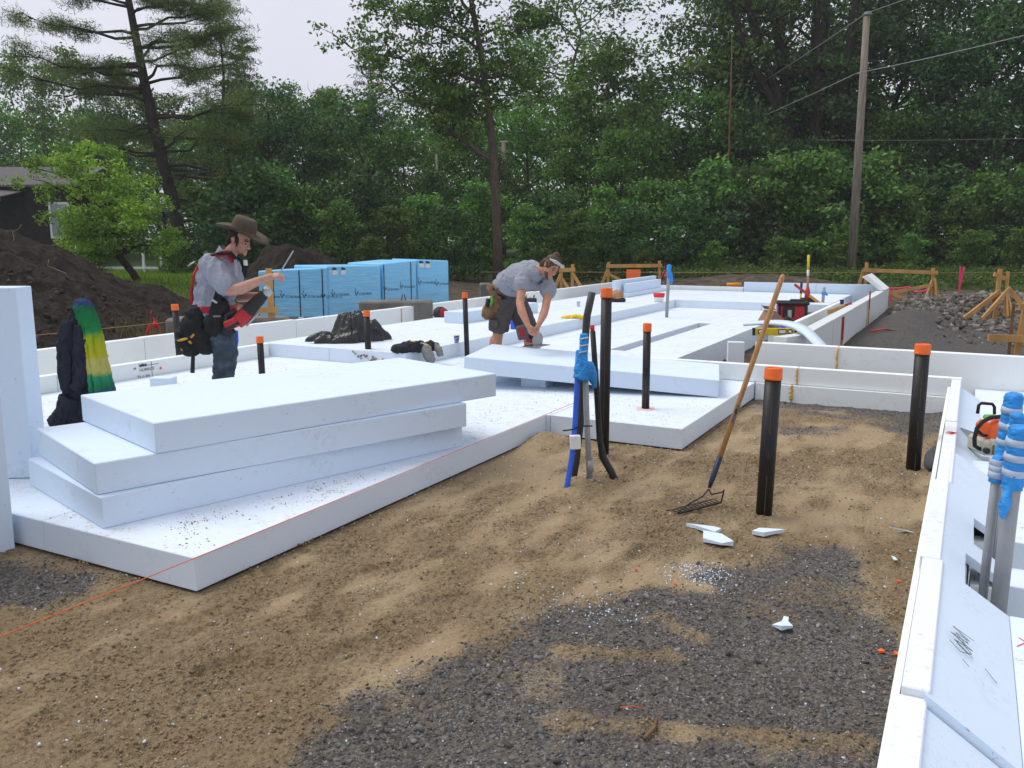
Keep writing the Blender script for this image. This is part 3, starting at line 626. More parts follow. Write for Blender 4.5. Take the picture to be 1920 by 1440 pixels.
def upright(label, a, b, da, db, L, T, z0, h, lean=0.0, mat='foam_new'):
    d = math.hypot(da, db); ua, ub = da / d, db / d; va, vb = -ub, ua
    lo = [(a, b), (a + ua * L, b + ub * L), (a + ua * L + va * T, b + ub * L + vb * T), (a + va * T, b + vb * T)]
    P = [W(p, q, z0) for p, q in lo] + [W(p + va * lean, q + vb * lean, z0 + h) for p, q in lo]
    mb = MB(); mb.hexa(P); return tag(bev(mb.build('foam_board', M[mat]), 0.006), label, 'foam board')
upright('tall white foam board standing at the left edge with a brown stain on top', 3.74, -6.03, -0.52, -0.86, 1.4, 0.22, 0.205, 1.41, mat='foam_new')
upright('lower white foam board standing on gravel in front of the tall one', 3.10, -5.27, -0.97, -0.24, 1.5, 0.2, -0.04, 1.44, lean=-0.045)
upright('foam sheet standing on edge at the far left, outer one of a pair', 21.9, -8.62, 1, -0.03, 3.7, 0.11, 0.402, 0.46)
upright('shorter foam sheet standing on edge, inner one of the far pair', 22.3, -8.44, 1, -0.03, 3.2, 0.10, 0.402, 0.36)
loose('foam_sheet', 'foam sheet lying flat beside the upright pair at the far end', rect(22.1, -8.25, 1, -0.02, 4.0, 0.8, 0.405), 0.1, cat='foam sheet')
# bent foam strip over the wall's near end
pts = [(13.55, -3.05), (13.3, -2.55), (12.95, -2.15), (12.55, -1.85), (12.25, -1.58)]; zz = [0.60, 0.66, 0.63, 0.48, 0.27]
mb = MB(); V = []; n_ = 25
for i in range(n_):
    t = i / (n_ - 1) * 4; k = min(3, int(t)); f_ = t - k
    def cr_(p):
        p0, p1, p2, p3 = p[max(0, k - 1)], p[k], p[k + 1], p[min(4, k + 2)]
        return 0.5 * (2 * p1 + (p2 - p0) * f_ + (2 * p0 - 5 * p1 + 4 * p2 - p3) * f_ ** 2 + (3 * p1 - p0 - 3 * p2 + p3) * f_ ** 3)
    a = cr_([p[0] for p in pts]); b = cr_([p[1] for p in pts]); z = cr_(zz) + 0.02
    wd = 0.115
    V += [W(a - wd * .75, b - wd * .4, z), W(a + wd * .75, b + wd * .4, z + 0.03), W(a + wd * .75, b + wd * .4, z + 0.07), W(a - wd * .75, b - wd * .4, z + 0.04)]
F = [(0, 1, 2, 3), tuple(4 * (n_ - 1) + j for j in (3, 2, 1, 0))]
for i in range(n_ - 1):
    for j in range(4): F.append((4 * i + j, 4 * i + 4 + j, 4 * i + 4 + (j + 1) % 4, 4 * i + (j + 1) % 4))
mb.add(V, F); tag(mb.build('foam_strip', M['foam_new'], None, True), 'bent white foam strip drooping over the near end of the right form wall', 'foam strip')
loose('foam_offcut', 'short white foam panel propped upright in the corner of the footing trench', [(12.1, -2.98, -0.1), (12.16, -2.76, -0.1), (12.26, -2.80, -0.1), (12.2, -3.02, -0.1)], 0.62, 'foam_edge', 'foam offcut')
loose('foam_sheet', 'thin foam sheet lying on the floor beside the chainsaw', [(7.02, 0.16, 0.215), (7.02, 0.75, 0.205), (7.55, 0.75, 0.205), (7.45, 0.10, 0.22)], 0.025, cat='foam sheet')
# ================================================================== FOREST
def leaf_mat(name, c1, c2, c3, trans=0.35):
    m = NT(name); g = m.n.new('ShaderNodeNewGeometry'); oi = m.n.new('ShaderNodeObjectInfo')
    col = m.ramp(g.outputs['Random Per Island'], [(0.0, c1), (0.55, c2), (1.0, c3)])
    hsv = m.n.new('ShaderNodeHueSaturation'); m.l.new(col, hsv.inputs['Color'])
    m.l.new(m.mapr(oi.outputs['Random'], 0, 1, 0.485, 0.515), hsv.inputs['Hue']); m.l.new(m.mapr(oi.outputs['Random'], 0, 1, 0.72, 1.3), hsv.inputs['Value'])
    cl = m.attr('clump'); m2 = m.mix(1.0, hsv.outputs['Color'], m.ramp(cl, [(0, (0.62, 0.66, 0.62)), (0.5, (1, 1, 1)), (1, (1.45, 1.38, 1.1))]), 'MULTIPLY')
    m.b.inputs['Roughness'].default_value = 0.55; m.b.inputs['Specular IOR Level'].default_value = 0.25
    m.l.new(m2, m.b.inputs['Base Color'])
    tr = m.n.new('ShaderNodeBsdfTranslucent'); m.l.new(m.mix(1.0, m2, (1.0, 1.15, 0.55), 'MULTIPLY'), tr.inputs['Color'])
    ms = m.n.new('ShaderNodeMixShader'); ms.inputs[0].default_value = trans
    m.l.new(m.b.outputs[0], ms.inputs[1]); m.l.new(tr.outputs[0], ms.inputs[2]); m.l.new(ms.outputs[0], m.n['Material Output'].inputs['Surface'])
    return m.m
LM = {
 'mid': leaf_mat('leaf_mid_green', (0.055, 0.113, 0.031), (0.107, 0.230, 0.052), (0.196, 0.351, 0.082)),
 'dark': leaf_mat('leaf_dark_green', (0.029, 0.067, 0.025), (0.053, 0.120, 0.042), (0.104, 0.196, 0.062), 0.25),
 'pale': leaf_mat('leaf_pale_green', (0.062, 0.117, 0.044), (0.103, 0.186, 0.069), (0.165, 0.261, 0.100), 0.4),
 'lime': leaf_mat('leaf_yellow_green', (0.076, 0.144, 0.024), (0.160, 0.254, 0.037), (0.288, 0.371, 0.068), 0.4),
 'fresh': leaf_mat('leaf_fresh_green', (0.050, 0.095, 0.024), (0.088, 0.155, 0.038), (0.145, 0.215, 0.058), 0.4),
 'pine': leaf_mat('needles_olive', (0.059, 0.101, 0.030), (0.116, 0.177, 0.047), (0.191, 0.254, 0.069), 0.25),
 'spruce': leaf_mat('needles_dark', (0.032, 0.065, 0.036), (0.058, 0.104, 0.054), (0.100, 0.154, 0.076), 0.2),
}
def bark(name, c, sc=6):
    m = NT(name); f = m.noise(sc, 6, 0.65, stretch=(3, 3, 0.6)); m.color(m.ramp(f, [(0.3, tuple(x * 0.45 for x in c)), (0.55, c), (0.75, tuple(min(1, x * 1.7) for x in c))])).rough(0.95)
    m.bump(f, 0.05, 0.9); return m.m
M['bark'] = bark('grey_brown_bark', (0.105, 0.08, 0.06)); M['bark_dark'] = bark('dark_bark', (0.04, 0.032, 0.027)); M['bark_grey'] = bark('pale_grey_bark', (0.12, 0.11, 0.095))

def leaves(cent, rad, per, size, r, aspect=0.55, flat=0.6, up=0.5, droop=0.0, clumpv=None):
    """leaf quads scattered round clump centres -> verts, quads, clump value per vertex"""
    cent = np.asarray(cent, float); n = len(cent); N = n * per
    c = np.repeat(cent, per, 0); rd = np.repeat(np.broadcast_to(rad, n), per)
    d = r.normal(size=(N, 3)); d /= np.linalg.norm(d, axis=1)[:, None] + 1e-9
    d = d * (r.random((N, 1)) ** 0.45); d[:, 2] *= flat
    p = c + d * rd[:, None]; p[:, 2] -= droop * (d[:, 0] ** 2 + d[:, 1] ** 2) * rd
    nrm = r.normal(size=(N, 3)) * 0.75 + np.array((0, 0, up)) + d * 0.5; nrm /= np.linalg.norm(nrm, axis=1)[:, None]
    t = r.normal(size=(N, 3)); t -= nrm * (t * nrm).sum(1)[:, None]; t /= np.linalg.norm(t, axis=1)[:, None] + 1e-9
    bt = np.cross(nrm, t); s = size * (0.6 + 0.8 * r.random((N, 1)))
    V = np.stack([p - t * s * 0.5, p + bt * s * 0.5 * aspect + nrm * s * .06, p + t * s * 0.5, p - bt * s * 0.5 * aspect + nrm * s * .06], 1)
    cv = np.repeat(r.random(n) if clumpv is None else clumpv, per); cv = np.clip(cv + 0.12 * r.normal(size=N), 0, 1)
    return V.reshape(-1, 3), np.arange(N * 4).reshape(-1, 4), np.repeat(cv, 4)
def crown_mesh(name, V, Q, cv, mat):
    me = fast_mesh(name, V, Q, mat=mat); me.attributes.new('clump', 'FLOAT', 'POINT').data.foreach_set('value', cv.astype(np.float32)); return me
def wob(p0, p1, k, amp, r, sag=0.0):
    p0, p1 = np.asarray(p0, float), np.asarray(p1, float); L = np.linalg.norm(p1 - p0)
    out = []
    for i in range(k + 1):
        t = i / k; q = p0 * (1 - t) + p1 * t
        if 0 < i < k: q = q + r.normal(size=3) * amp * L * np.array((1, 1, .6))
        q[2] += sag * L * 4 * t * (1 - t); out.append(q)
    return out
def broadleaf(seed, H, base=0.25, spread=0.33, limbs=16, per=34, leaf=0.20, clump=0.75, tr=0.16, lean=(0, 0), mat='mid', bk='bark', top=1.0, openness=0.0, subs=6):
    """a tree of unit origin: trunk mesh and crown mesh (metres)"""
    r = np.random.default_rng(seed); mb = MB(); cent = []
    tp = [np.array((lean[0] * H * (i / 7) + r.normal() * 0.012 * H * (i > 0), lean[1] * H * (i / 7) + r.normal() * 0.012 * H * (i > 0), H * 0.93 * i / 7)) for i in range(8)]
    mb.tube(tp, [tr * (1.15 if i == 0 else 1) * (1 - 0.86 * i / 7) for i in range(8)], 8)
    for i in range(limbs):
        f = base + (0.97 - base) * (i + r.random() * 0.8) / limbs; k = min(6, int(f / 0.93 * 7)); u = f / 0.93 * 7 - k
        p0 = tp[k] * (1 - u) + tp[min(7, k + 1)] * u
        az = i * 2.4 + r.normal() * 0.5
        prof = math.sin(math.pi * min(1, max(0.0, (f - base) / (1 - base) * 0.82 + 0.16))) ** 0.7
        L = H * spread * prof * (0.75 + 0.5 * r.random()); el = 0.35 + 0.75 * (f - base) + 0.25 * r.normal()
        p1 = p0 + L * np.array((math.cos(az) * math.cos(el), math.sin(az) * math.cos(el), math.sin(el) * 0.8))
        path = wob(p0, p1, 4, 0.05, r, 0.06); rr_ = tr * (0.42 - 0.25 * f)
        mb.tube(path, [rr_, rr_ * .8, rr_ * .6, rr_ * .4, rr_ * .2], 5)
        for j in range(subs):
            t = 0.35 + 0.65 * (j + r.random()) / subs; q = path[min(3, int(t * 4))] * (1 - (t * 4 % 1)) + path[min(4, int(t * 4) + 1)] * (t * 4 % 1) if t < 1 else path[4]
            e = q + r.normal(size=3) * np.array((1, 1, .55)) * L * 0.24 + np.array((0, 0, 0.05 * L))
            if j % 2 == 0: mb.tube([q, (q + e) / 2 + r.normal(size=3) * .04 * L, e], [rr_ * .35, rr_ * .25, rr_ * .1], 4)
            if r.random() > openness: cent.append(e)
        if r.random() > openness: cent.append(p1)
    cent = np.array(cent); rad = clump * (0.7 + 0.6 * r.random(len(cent)))
    V, Q, cv = leaves(cent, rad, per, leaf, r)
    tm = bpy.data.meshes.new('trunk'); tm.from_pydata(mb.V, [], mb.F); tm.materials.append(M[bk]); tm.polygons.foreach_set('use_smooth', np.ones(len(tm.polygons), bool))
    return tm, crown_mesh('crown', V, Q, cv, LM[mat]), H
def conifer(seed, H, base=0.12, spread=0.2, whorls=22, per=26, mat='spruce', bk='bark_dark', tr=0.16, leaf=0.24, needle=0.16, jag=0.35, droop=-0.1, clump=0.36):
    r = np.random.default_rng(seed); mb = MB(); cent = []
    tp = [np.array((r.normal() * 0.006 * H * (i > 0), r.normal() * 0.006 * H * (i > 0), H * i / 7)) for i in range(8)]
    mb.tube(tp, [tr * (1 - 0.93 * i / 7) for i in range(8)], 7)
    for w in range(whorls):
        f = base + (0.985 - base) * w / whorls; z = f * H
        for k in range(5):
            az = k * 1.257 + w * 0.7 + r.normal() * 0.25
            L = H * spread * (1 - (f - base) / (1 - base)) ** 0.8 * (1 - jag + 2 * jag * r.random()) + 0.25
            p0 = np.array((0, 0, z)); p1 = p0 + L * np.array((math.cos(az), math.sin(az), droop + 0.25 * f + 0.1 * r.normal()))
            rr_ = 0.03 * (1.1 - f) + 0.006; mb.tube([p0, (p0 + p1) / 2, p1], [rr_, rr_ * .7, rr_ * .3], 4)
            for j in range(max(2, int(L / 0.32))):
                t = 0.25 + 0.75 * (j + r.random()) / max(2, int(L / 0.32)); cent.append(p0 * (1 - t) + p1 * t + r.normal(size=3) * np.array((.12, .12, .05)) * L)
    cent = np.array(cent); V, Q, cv = leaves(cent, clump * (0.7 + 0.6 * r.random(len(cent))), per, leaf, r, aspect=needle, flat=0.5, up=0.35)
    tm = bpy.data.meshes.new('trunk'); tm.from_pydata(mb.V, [], mb.F); tm.materials.append(M[bk]); tm.polygons.foreach_set('use_smooth', np.ones(len(tm.polygons), bool))
    return tm, crown_mesh('crown', V, Q, cv, LM[mat]), H
VAR = {
 'oak': [broadleaf(11, 8, 0.10, 0.42, 17, 54, 0.198, 0.85, mat='mid'), broadleaf(12, 8, 0.08, 0.36, 18, 54, 0.198, 0.8, mat='mid', bk='bark_dark'), broadleaf(13, 8, 0.12, 0.45, 16, 54, 0.215, 0.85, mat='dark', bk='bark_dark')],
 'maple': [broadleaf(21, 9, 0.06, 0.36, 20, 62, 0.189, 0.85, mat='dark', bk='bark_dark'), broadleaf(22, 9, 0.06, 0.34, 20, 62, 0.189, 0.85, mat='dark', bk='bark_dark')],
 'tall': [broadleaf(31, 16, 0.24, 0.26, 24, 59, 0.232, 1.15, 0.22, mat='mid', openness=0.15), broadleaf(32, 16, 0.2, 0.24, 24, 59, 0.232, 1.15, 0.24, mat='dark', bk='bark_dark', openness=0.1)],
 'open': [broadleaf(41, 16, 0.42, 0.27, 22, 54, 0.215, 1.0, 0.2, mat='pale', bk='bark', openness=0.2)],
 'slim': [broadleaf(51, 13, 0.25, 0.15, 20, 35, 0.232, 0.8, 0.10, mat='pale', bk='bark_grey', openness=0.25), broadleaf(52, 13, 0.3, 0.13, 18, 32, 0.232, 0.75, 0.09, mat='pale', bk='bark_grey', openness=0.35)],
 'spruce': [conifer(61, 13, 0.1, 0.21), conifer(62, 13, 0.1, 0.18)],
 'pine2': [conifer(65, 13, 0.35, 0.27, 13, 30, 'pine', 'bark_dark', 0.2, 0.3, 0.12, 0.6, -0.02, 0.5)],
 'lime': [broadleaf(71, 8, 0.08, 0.40, 17, 59, 0.198, 0.85, mat='fresh')],
}
KIND = {
 'oak': ('broadleaf_tree', 'leafy mid-green tree filling the lower part of the forest edge', 'tree', 'mid-height leafy trees of the forest edge'),
 'maple': ('broadleaf_tree', 'dense dark green rounded tree standing in the forest edge', 'tree', 'dense dark trees of the forest edge'),
 'tall': ('tall_tree', 'tall forest tree with high dark crown reaching the top of the picture', 'tree', 'tall trees of the forest'),
 'open': ('tall_tree', 'tall pale tree with an open airy crown against the sky, right of the middle trunk', 'tree', None),
 'slim': ('slender_tree', 'slender pale misty tree far behind the forest edge', 'tree', 'slender pale trees in the far background'),
 'spruce': ('conifer_tree', 'dark narrow conifer standing among the background trees', 'tree', 'narrow conifers in the background'),
 'pine2': ('pine_tree', 'second pine with bent top, just right of the big pine at the left', 'tree', None),
 'lime': ('broadleaf_tree', 'bright green leafy tree left of the utility pole in the forest edge', 'tree', None),
}
cnt = {}
USED = {}
def place_words(x, y):
    px = 960 + 1600 * x / y
    for lim, w_ in ((120, 'at the far left behind the house'), (260, 'behind the leaning tree'), (430, 'beside the big pine'), (560, 'above the man in the hat'), (720, 'behind the left blue packs'), (860, 'behind the right blue packs'), (960, 'beside the middle tree trunk'), (1080, 'above the man in shorts'), (1230, 'above the far batter board'), (1350, 'left of the bare sapling'), (1480, 'above the rake handle'), (1570, 'just left of the utility pole'), (1680, 'just behind the utility pole'), (1790, 'right of the utility pole'), (9999, 'at the right edge of the forest')):
        if px < lim: return w_
def plant(kind, x, y, h, rz=None, wide=1.0, label=None, variant=None):
    v = VAR[kind]; i = cnt.get(kind, 0); cnt[kind] = i + 1
    tm, cm, H = v[variant if variant is not None else i % len(v)]; nm, lab, cat, grp = KIND[kind]
    z = float(terr_h(np.array([x]), np.array([y]))[0]) - 0.05
    if label is None and grp:
        lab = {'oak': 'leafy mid-green tree', 'maple': 'dense dark round tree', 'tall': 'tall dark forest tree', 'slim': 'slender pale far tree', 'spruce': 'narrow dark conifer'}[kind] + ' ' + place_words(x, y)
        k_ = USED.setdefault(lab, []); k_.append(h); lab = lab if len(k_) == 1 else lab + (', a nearer lower one' if h < k_[0] else ', a taller one') if len(k_) == 2 else lab + ', one of its closest neighbours'
    t = thing(nm, label or lab, cat, (x, y, z), None if label else grp)
    s = h / H; t.scale = (s * wide, s * wide, s); t.rotation_euler = (0, 0, rz if rz is not None else (i * 2.1 + x) % 6.28)
    link('trunk', tm, t); link('crown', cm, t)
    return t
for k, x, y, h in [('slim', -34.7, 62, 13.3), ('slim', -30.7, 58, 11.8), ('slim', -33.0, 66, 14.4), ('slim', -28.5, 60, 11.9), ('slim', -28.1, 64, 13.3), ('slim', -37, 60, 13), ('spruce', -26.5, 58, 10.6), ('oak', -34.0, 58, 8.6), ('oak', -28.0, 57, 8.0), ('oak', -23.3, 57, 9.0), ('spruce', -18.0, 60, 14.4), ('spruce', -15.4, 50, 11.5), ('maple', -11.6, 42, 8.0), ('maple', -14.4, 46, 7.3), ('maple', -10.7, 45, 7.4), ('oak', -17.2, 50, 7.2), ('slim', -16.1, 64, 11.6), ('slim', -12.9, 60, 10.6), ('oak', -11.2, 52, 8.6), ('slim', -13.4, 66, 11.6), ('spruce', -8.8, 56, 13.6), ('oak', -7.5, 46, 7.8), ('oak', -5.5, 44, 6.2), ('slim', -6.4, 60, 12.9), ('oak', -3.9, 50, 8.7), ('oak', -4.0, 41, 4.2), ('slim', 0.9, 60, 14.9), ('oak', 0.7, 46, 7.3), ('maple', -0.9, 43, 5.1), ('oak', 2.6, 43, 5.9), ('oak', 8.8, 63, 9.8), ('oak', 7.4, 44, 6.7), ('tall', 11.0, 47, 14.4), ('oak', 9.6, 43, 7.9), ('tall', 12.5, 50, 17.6), ('oak', 11.6, 42, 6.7), ('tall', 16.0, 52, 19.1), ('oak', 13.5, 43, 5.6), ('maple', 18.5, 46, 12.2), ('tall', 20.6, 48, 17.5), ('oak', 18.2, 42, 6.7), ('tall', 24.1, 50, 18.7), ('maple', 20.4, 43, 10.3), ('oak', 21.6, 41, 7.8), ('tall', 24.6, 46, 16.6), ('maple', 23.6, 42, 11.5), ('tall', 27.4, 47, 16.1), ('tall', 21.5, 56, 19.6), ('oak', 15.3, 42, 4.8), ('oak', 5.3, 42, 6.0), ('oak', -19.5, 49, 6.2), ('oak', -39, 58, 8.5), ('maple', 27.5, 42, 12), ('oak', -2.2, 46, 7.0), ('oak', 11.4, 46, 9.5), ('maple', 14.6, 46, 9.8), ('oak', 3.4, 48, 8.5), ('oak', 16.8, 45, 9.5)]:
    plant(k, x, y, h)
plant('open', 3.6, 50, 15.2, 0.6, 1.25)
plant('lime', 4.9, 45, 10.2, 1.0)
plant('pine2', -14.9, 46, 13.4, 0.4)
# shrubs along the edge
SHR = [broadleaf(81, 3, 0.02, 0.42, 12, 42, 0.15, 0.48, 0.04, mat='mid', bk='bark_dark', subs=5), broadleaf(82, 3, 0.02, 0.36, 13, 42, 0.14, 0.45, 0.04, mat='mid', bk='bark_dark', subs=5), broadleaf(83, 3, 0.02, 0.45, 12, 42, 0.16, 0.5, 0.04, mat='fresh', bk='bark', subs=5), broadleaf(84, 3, 0.02, 0.4, 12, 42, 0.15, 0.48, 0.04, mat='dark', bk='bark_dark', subs=5)]
SLAB = ['leafy mid-green shrub at the foot of the forest edge', 'leafy mid-green shrub at the foot of the forest edge', 'light yellow-green shrub at the foot of the forest edge', 'dark green shrub at the foot of the forest edge']
SGRP = ['mid-green shrubs at the forest foot', 'mid-green shrubs at the forest foot', 'light green shrubs at the forest foot', 'dark shrubs at the forest foot']
for i, (x, y, h) in enumerate([(-9.1, 37, 3.0), (-8.6, 39, 3.3), (-7.1, 36, 2.5), (-6.3, 38, 3.5), (-4.9, 36, 2.3), (-4.0, 38, 2.8), (-2.4, 36, 2.5), (-1.5, 40, 3.3), (0.6, 37, 2.5), (1.6, 38, 3.0), (2.7, 36, 2.3), (4.0, 38, 3.0), (4.9, 36, 2.5), (6.3, 38, 3.2), (7.3, 36, 2.7), (8.8, 38, 3.9), (9.7, 36, 2.9), (11.1, 37, 3.6), (12.1, 36, 4.0), (13.9, 38, 3.9), (15.3, 37, 4.1), (16.3, 36, 2.9), (18.3, 38, 3.7), (18.5, 36, 2.5), (20.1, 37, 3.4), (20.7, 36, 2.7), (22.3, 37, 3.6), (-10.8, 36, 3.8), (-10.0, 37, 3.6), (-12.3, 38, 3.2), (-14.2, 40, 3.1), (-27.6, 40, 1.5), (-14.4, 37, 1.6), (-17.5, 36, 1.2), (-13.2, 33.5, 1.5), (-5.6, 34.5, 1.3), (1.2, 34.2, 1.2), (8.0, 34.2, 1.2), (10.5, 34, 1.3), (13.0, 33.6, 1.4), (15.5, 33.5, 1.3), (17.6, 33, 1.4), (19.6, 33, 1.5), (21.5, 33, 1.4), (5.2, 34.4, 1.0)]):
    k = (0, 3, 1, 3, 2, 0, 3, 1, 0, 3, 2, 1, 3)[i % 13] if h > 1.75 else (2, 1, 2)[i % 3]; tm, cm, H = SHR[k]; s = h / H * 1.12
    sl_ = ('mid-green', 'mid-green', 'light green', 'dark green')[k] + ' ' + ('low shrub ' if h < 1.75 else 'shrub ') + place_words(x, y)
    us_ = USED.setdefault(sl_, []); us_.append(1); sl_ += ('', ', second of its kind there', ', third of its kind there')[min(2, len(us_) - 1)]
    t = thing('shrub', sl_, 'shrub', (x, y, float(terr_h(np.array([x]), np.array([y]))[0]) - 0.05), SGRP[k]); t.scale = (s * (1.25 if h < 1.75 else 1.1),) * 2 + (s,); t.rotation_euler = (0, 0, i * 1.7)
    link('stem', tm, t); link('foliage', cm, t)
# far wood behind, one mass; weeds along the clearing's edge
r = np.random.default_rng(5)
n = 900; xx = -75 + 150 * r.random(n); yy = 70 + 14 * r.random(n); top = 9.5 + 3.0 * fbm(xx, yy * 0, 7) + 4.0 * (xx > 19)
cent = np.stack([xx, yy, 1.2 + top * r.random(n) ** 0.8], -1)
V, Q, cv = leaves(cent, 1.9, 46, 0.62, r); tag(link('distant_wood', crown_mesh('distant_wood', V, Q, cv, LM['mid'])), kind='stuff')
n = 560; xx = -17.5 + 45 * r.random(n); yy = 43 + 9 * r.random(n)
cent = np.stack([xx, yy, terr_h(xx, yy) + 0.2 + 3.2 * r.random(n)], -1)
V, Q, cv = leaves(cent, 0.9, 40, 0.27, r); tag(link('understorey', crown_mesh('understorey', V, Q, cv, LM['dark'])), kind='stuff')
n = 2600; a = 30.2 + 6.5 * r.random(n) ** 0.8; b = -24 + 32 * r.random(n); x = a * AX[0] + b * BX[0]; y = a * AX[1] + b * BX[1]
k = (r.random(n) < sstep(30.5, 33.5, a)) & (y > 26); x, y = x[k], y[k]
cent = np.stack([x, y, terr_h(x, y) + 0.10 + 0.25 * r.random(len(x))], -1)
V, Q, cv = leaves(cent, 0.35, 16, 0.12, r, up=0.8); tag(link('weeds', crown_mesh('weeds', V, Q, cv, LM['fresh'])), kind='stuff')
# lawn grass by the leaning tree
def blades(name, x, y, h, mat, r, w=0.02):
    n = len(x); z = terr_h(x, y); az = r.random(n) * 6.28; ln = r.normal(size=(n, 2)) * 0.35 * h[:, None]
    p = np.stack([x, y, z - 0.02], -1); d = np.stack([np.cos(az) * w, np.sin(az) * w, 0 * az], -1); tpv = p + np.stack([ln[:, 0], ln[:, 1], h], -1)
    V = np.stack([p - d, p + d, tpv], 1).reshape(-1, 3); me = fast_mesh(name, V, tris=np.arange(n * 3).reshape(-1, 3), mat=mat)
    me.attributes.new('clump', 'FLOAT', 'POINT').data.foreach_set('value', np.repeat(np.clip(fbm(x, y, 1.5) + .1 * r.normal(size=n), 0, 1), 3).astype(np.float32)); return tag(link(name, me), kind='stuff')
n = 26000; x = -19 + 12 * r.random(n); y = 20 + 17 * r.random(n); b = x * BX[0] + y * BX[1]; k = (b < -18.6) ; blades('lawn_grass', x[k], y[k], 0.10 + 0.14 * r.random(k.sum()), LM['lime'], r)
n = 2600; a = 5.5 + 8 * r.random(n); b = -13.1 + 0.33 * r.normal(size=n); x = a * AX[0] + b * BX[0]; y = a * AX[1] + b * BX[1]; k = fbm(x, y, 0.9) > 0.47; blades('verge_grass', x[k], y[k], 0.07 + 0.14 * r.random(k.sum()), LM['lime'], r, 0.008)

# ------------------------------------------------------------------ the big pine at the left
def big_pine():
    r = np.random.default_rng(91); t = thing('pine_tree', 'big dark pine with layered branches, left of the man in the hat', 'tree', (-14.9, 38, 0.5))
    mb = MB(); tp = [(0.6, 0, -.3), (0.35, 0, 1.5), (0.1, 0, 3.2), (-0.3, 0, 5.2), (-0.75, 0, 8.0), (-1.05, 0, 10.3), (-1.35, 0, 12.6), (-1.6, 0, 15.4)]; tp = [np.array(p, float) for p in tp]
    mb.tube(tp, [0.34, 0.29, 0.26, 0.24, 0.20, 0.16, 0.12, 0.04], 10)
    for i in range(26): # bark lumps
        f = r.random() * 4; k = int(f); p = tp[k] * (1 - f + k) + tp[k + 1] * (f - k); a_ = r.random() * 6.28; mb.ell(p + 0.24 * np.array((math.cos(a_), math.sin(a_), 0)), (0.07, 0.07, 0.16))
    cent = []; rad = []
    at = lambda z: next((tp[k] + (tp[k + 1] - tp[k]) * ((z - tp[k][2]) / (tp[k + 1][2] - tp[k][2])) for k in range(7) if tp[k][2] <= z <= tp[k + 1][2]), tp[7])
    LIMBS = [(2.3, 1.2, 0.2, 0), (2.6, -1.3, 0.4, 0), (3.1, 2.4, -.2, .2), (3.9, -2.2, .3, .3), (4.1, 3.6, .1, .5), (4.5, 4.6, -.3, .7), (5.0, -3.0, .5, .6), (5.2, 3.0, .8, .7), (5.9, 3.2, -.2, .8), (6.1, -2.2, -.5, .7), (6.3, -3.6, .1, 1), (6.6, 4.6, 0.2, 1), (7.2, -1.8, .7, .8), (7.7, -4.3, -.1, 1), (8.0, 3.6, .9, 1), (8.3, -3.4, .5, 1), (8.7, -4.6, .2, 1), (8.9, 2.6, 1.1, 1), (9.4, 4.0, .9, 1), (9.9, -3.6, .4, 1), (10.2, 3.4, 0.9, 1), (10.8, 2.6, .6, 1), (11.1, -2.9, .8, 1), (11.5, 3.9, .4, 1), (11.9, -3.6, .9, 1), (12.3, 2.7, .8, 1), (12.7, -2.3, .6, 1), (13.2, 2.6, .6, 1), (13.8, -2.2, .5, 1), (14.2, 1.9, .5, 1), (14.8, -1.4, .3, 1)]
    for i, (z, dx, rise, fol) in enumerate(LIMBS):
        for q in range(2):
            p0 = at(z + q * 0.12); dy = r.normal() * 1.0 * (q + .6); sc = 1 - 0.35 * q * r.random()
            p1 = p0 + np.array((dx * sc, dy * 1.4, rise * sc)); path = wob(p0, p1, 5, 0.035, r, -0.02); rr_ = 0.035 + 0.011 * abs(dx)
            mb.tube(path, [rr_, rr_ * .85, rr_ * .7, rr_ * .5, rr_ * .35, rr_ * .15], 5)
            for j in range(int(7 * max(fol, 0.3))):
                t_ = 0.35 + 0.65 * r.random(); k = min(4, int(t_ * 5)); s0 = path[k] + (path[k + 1] - path[k]) * (t_ * 5 - k)
                e = s0 + np.array((np.sign(dx) * 0.3, 0, 0.12)) + r.normal(size=3) * np.array((.5, .6, .16)); mb.tube([s0, (s0 + e) / 2 + r.normal(size=3) * .06, e], [rr_ * .3, rr_ * .22, .006], 4)
                if r.random() < fol: cent += [e, (s0 + e) / 2 + r.normal(size=3) * .12]; rad += [0.52, 0.42]
    loc = np.array((-14.9, 38, 0.5)); o = raw('trunk', np.array(mb.V) + loc, mb.F, M['bark_dark'], t, True)
    V, Q, cv = leaves(np.array(cent), np.array(rad) * 1.15, 105, 0.27, r, aspect=0.075, flat=0.62, up=0.2); link('crown', crown_mesh('crown', V, Q, cv, LM['pine']), t)
big_pine()
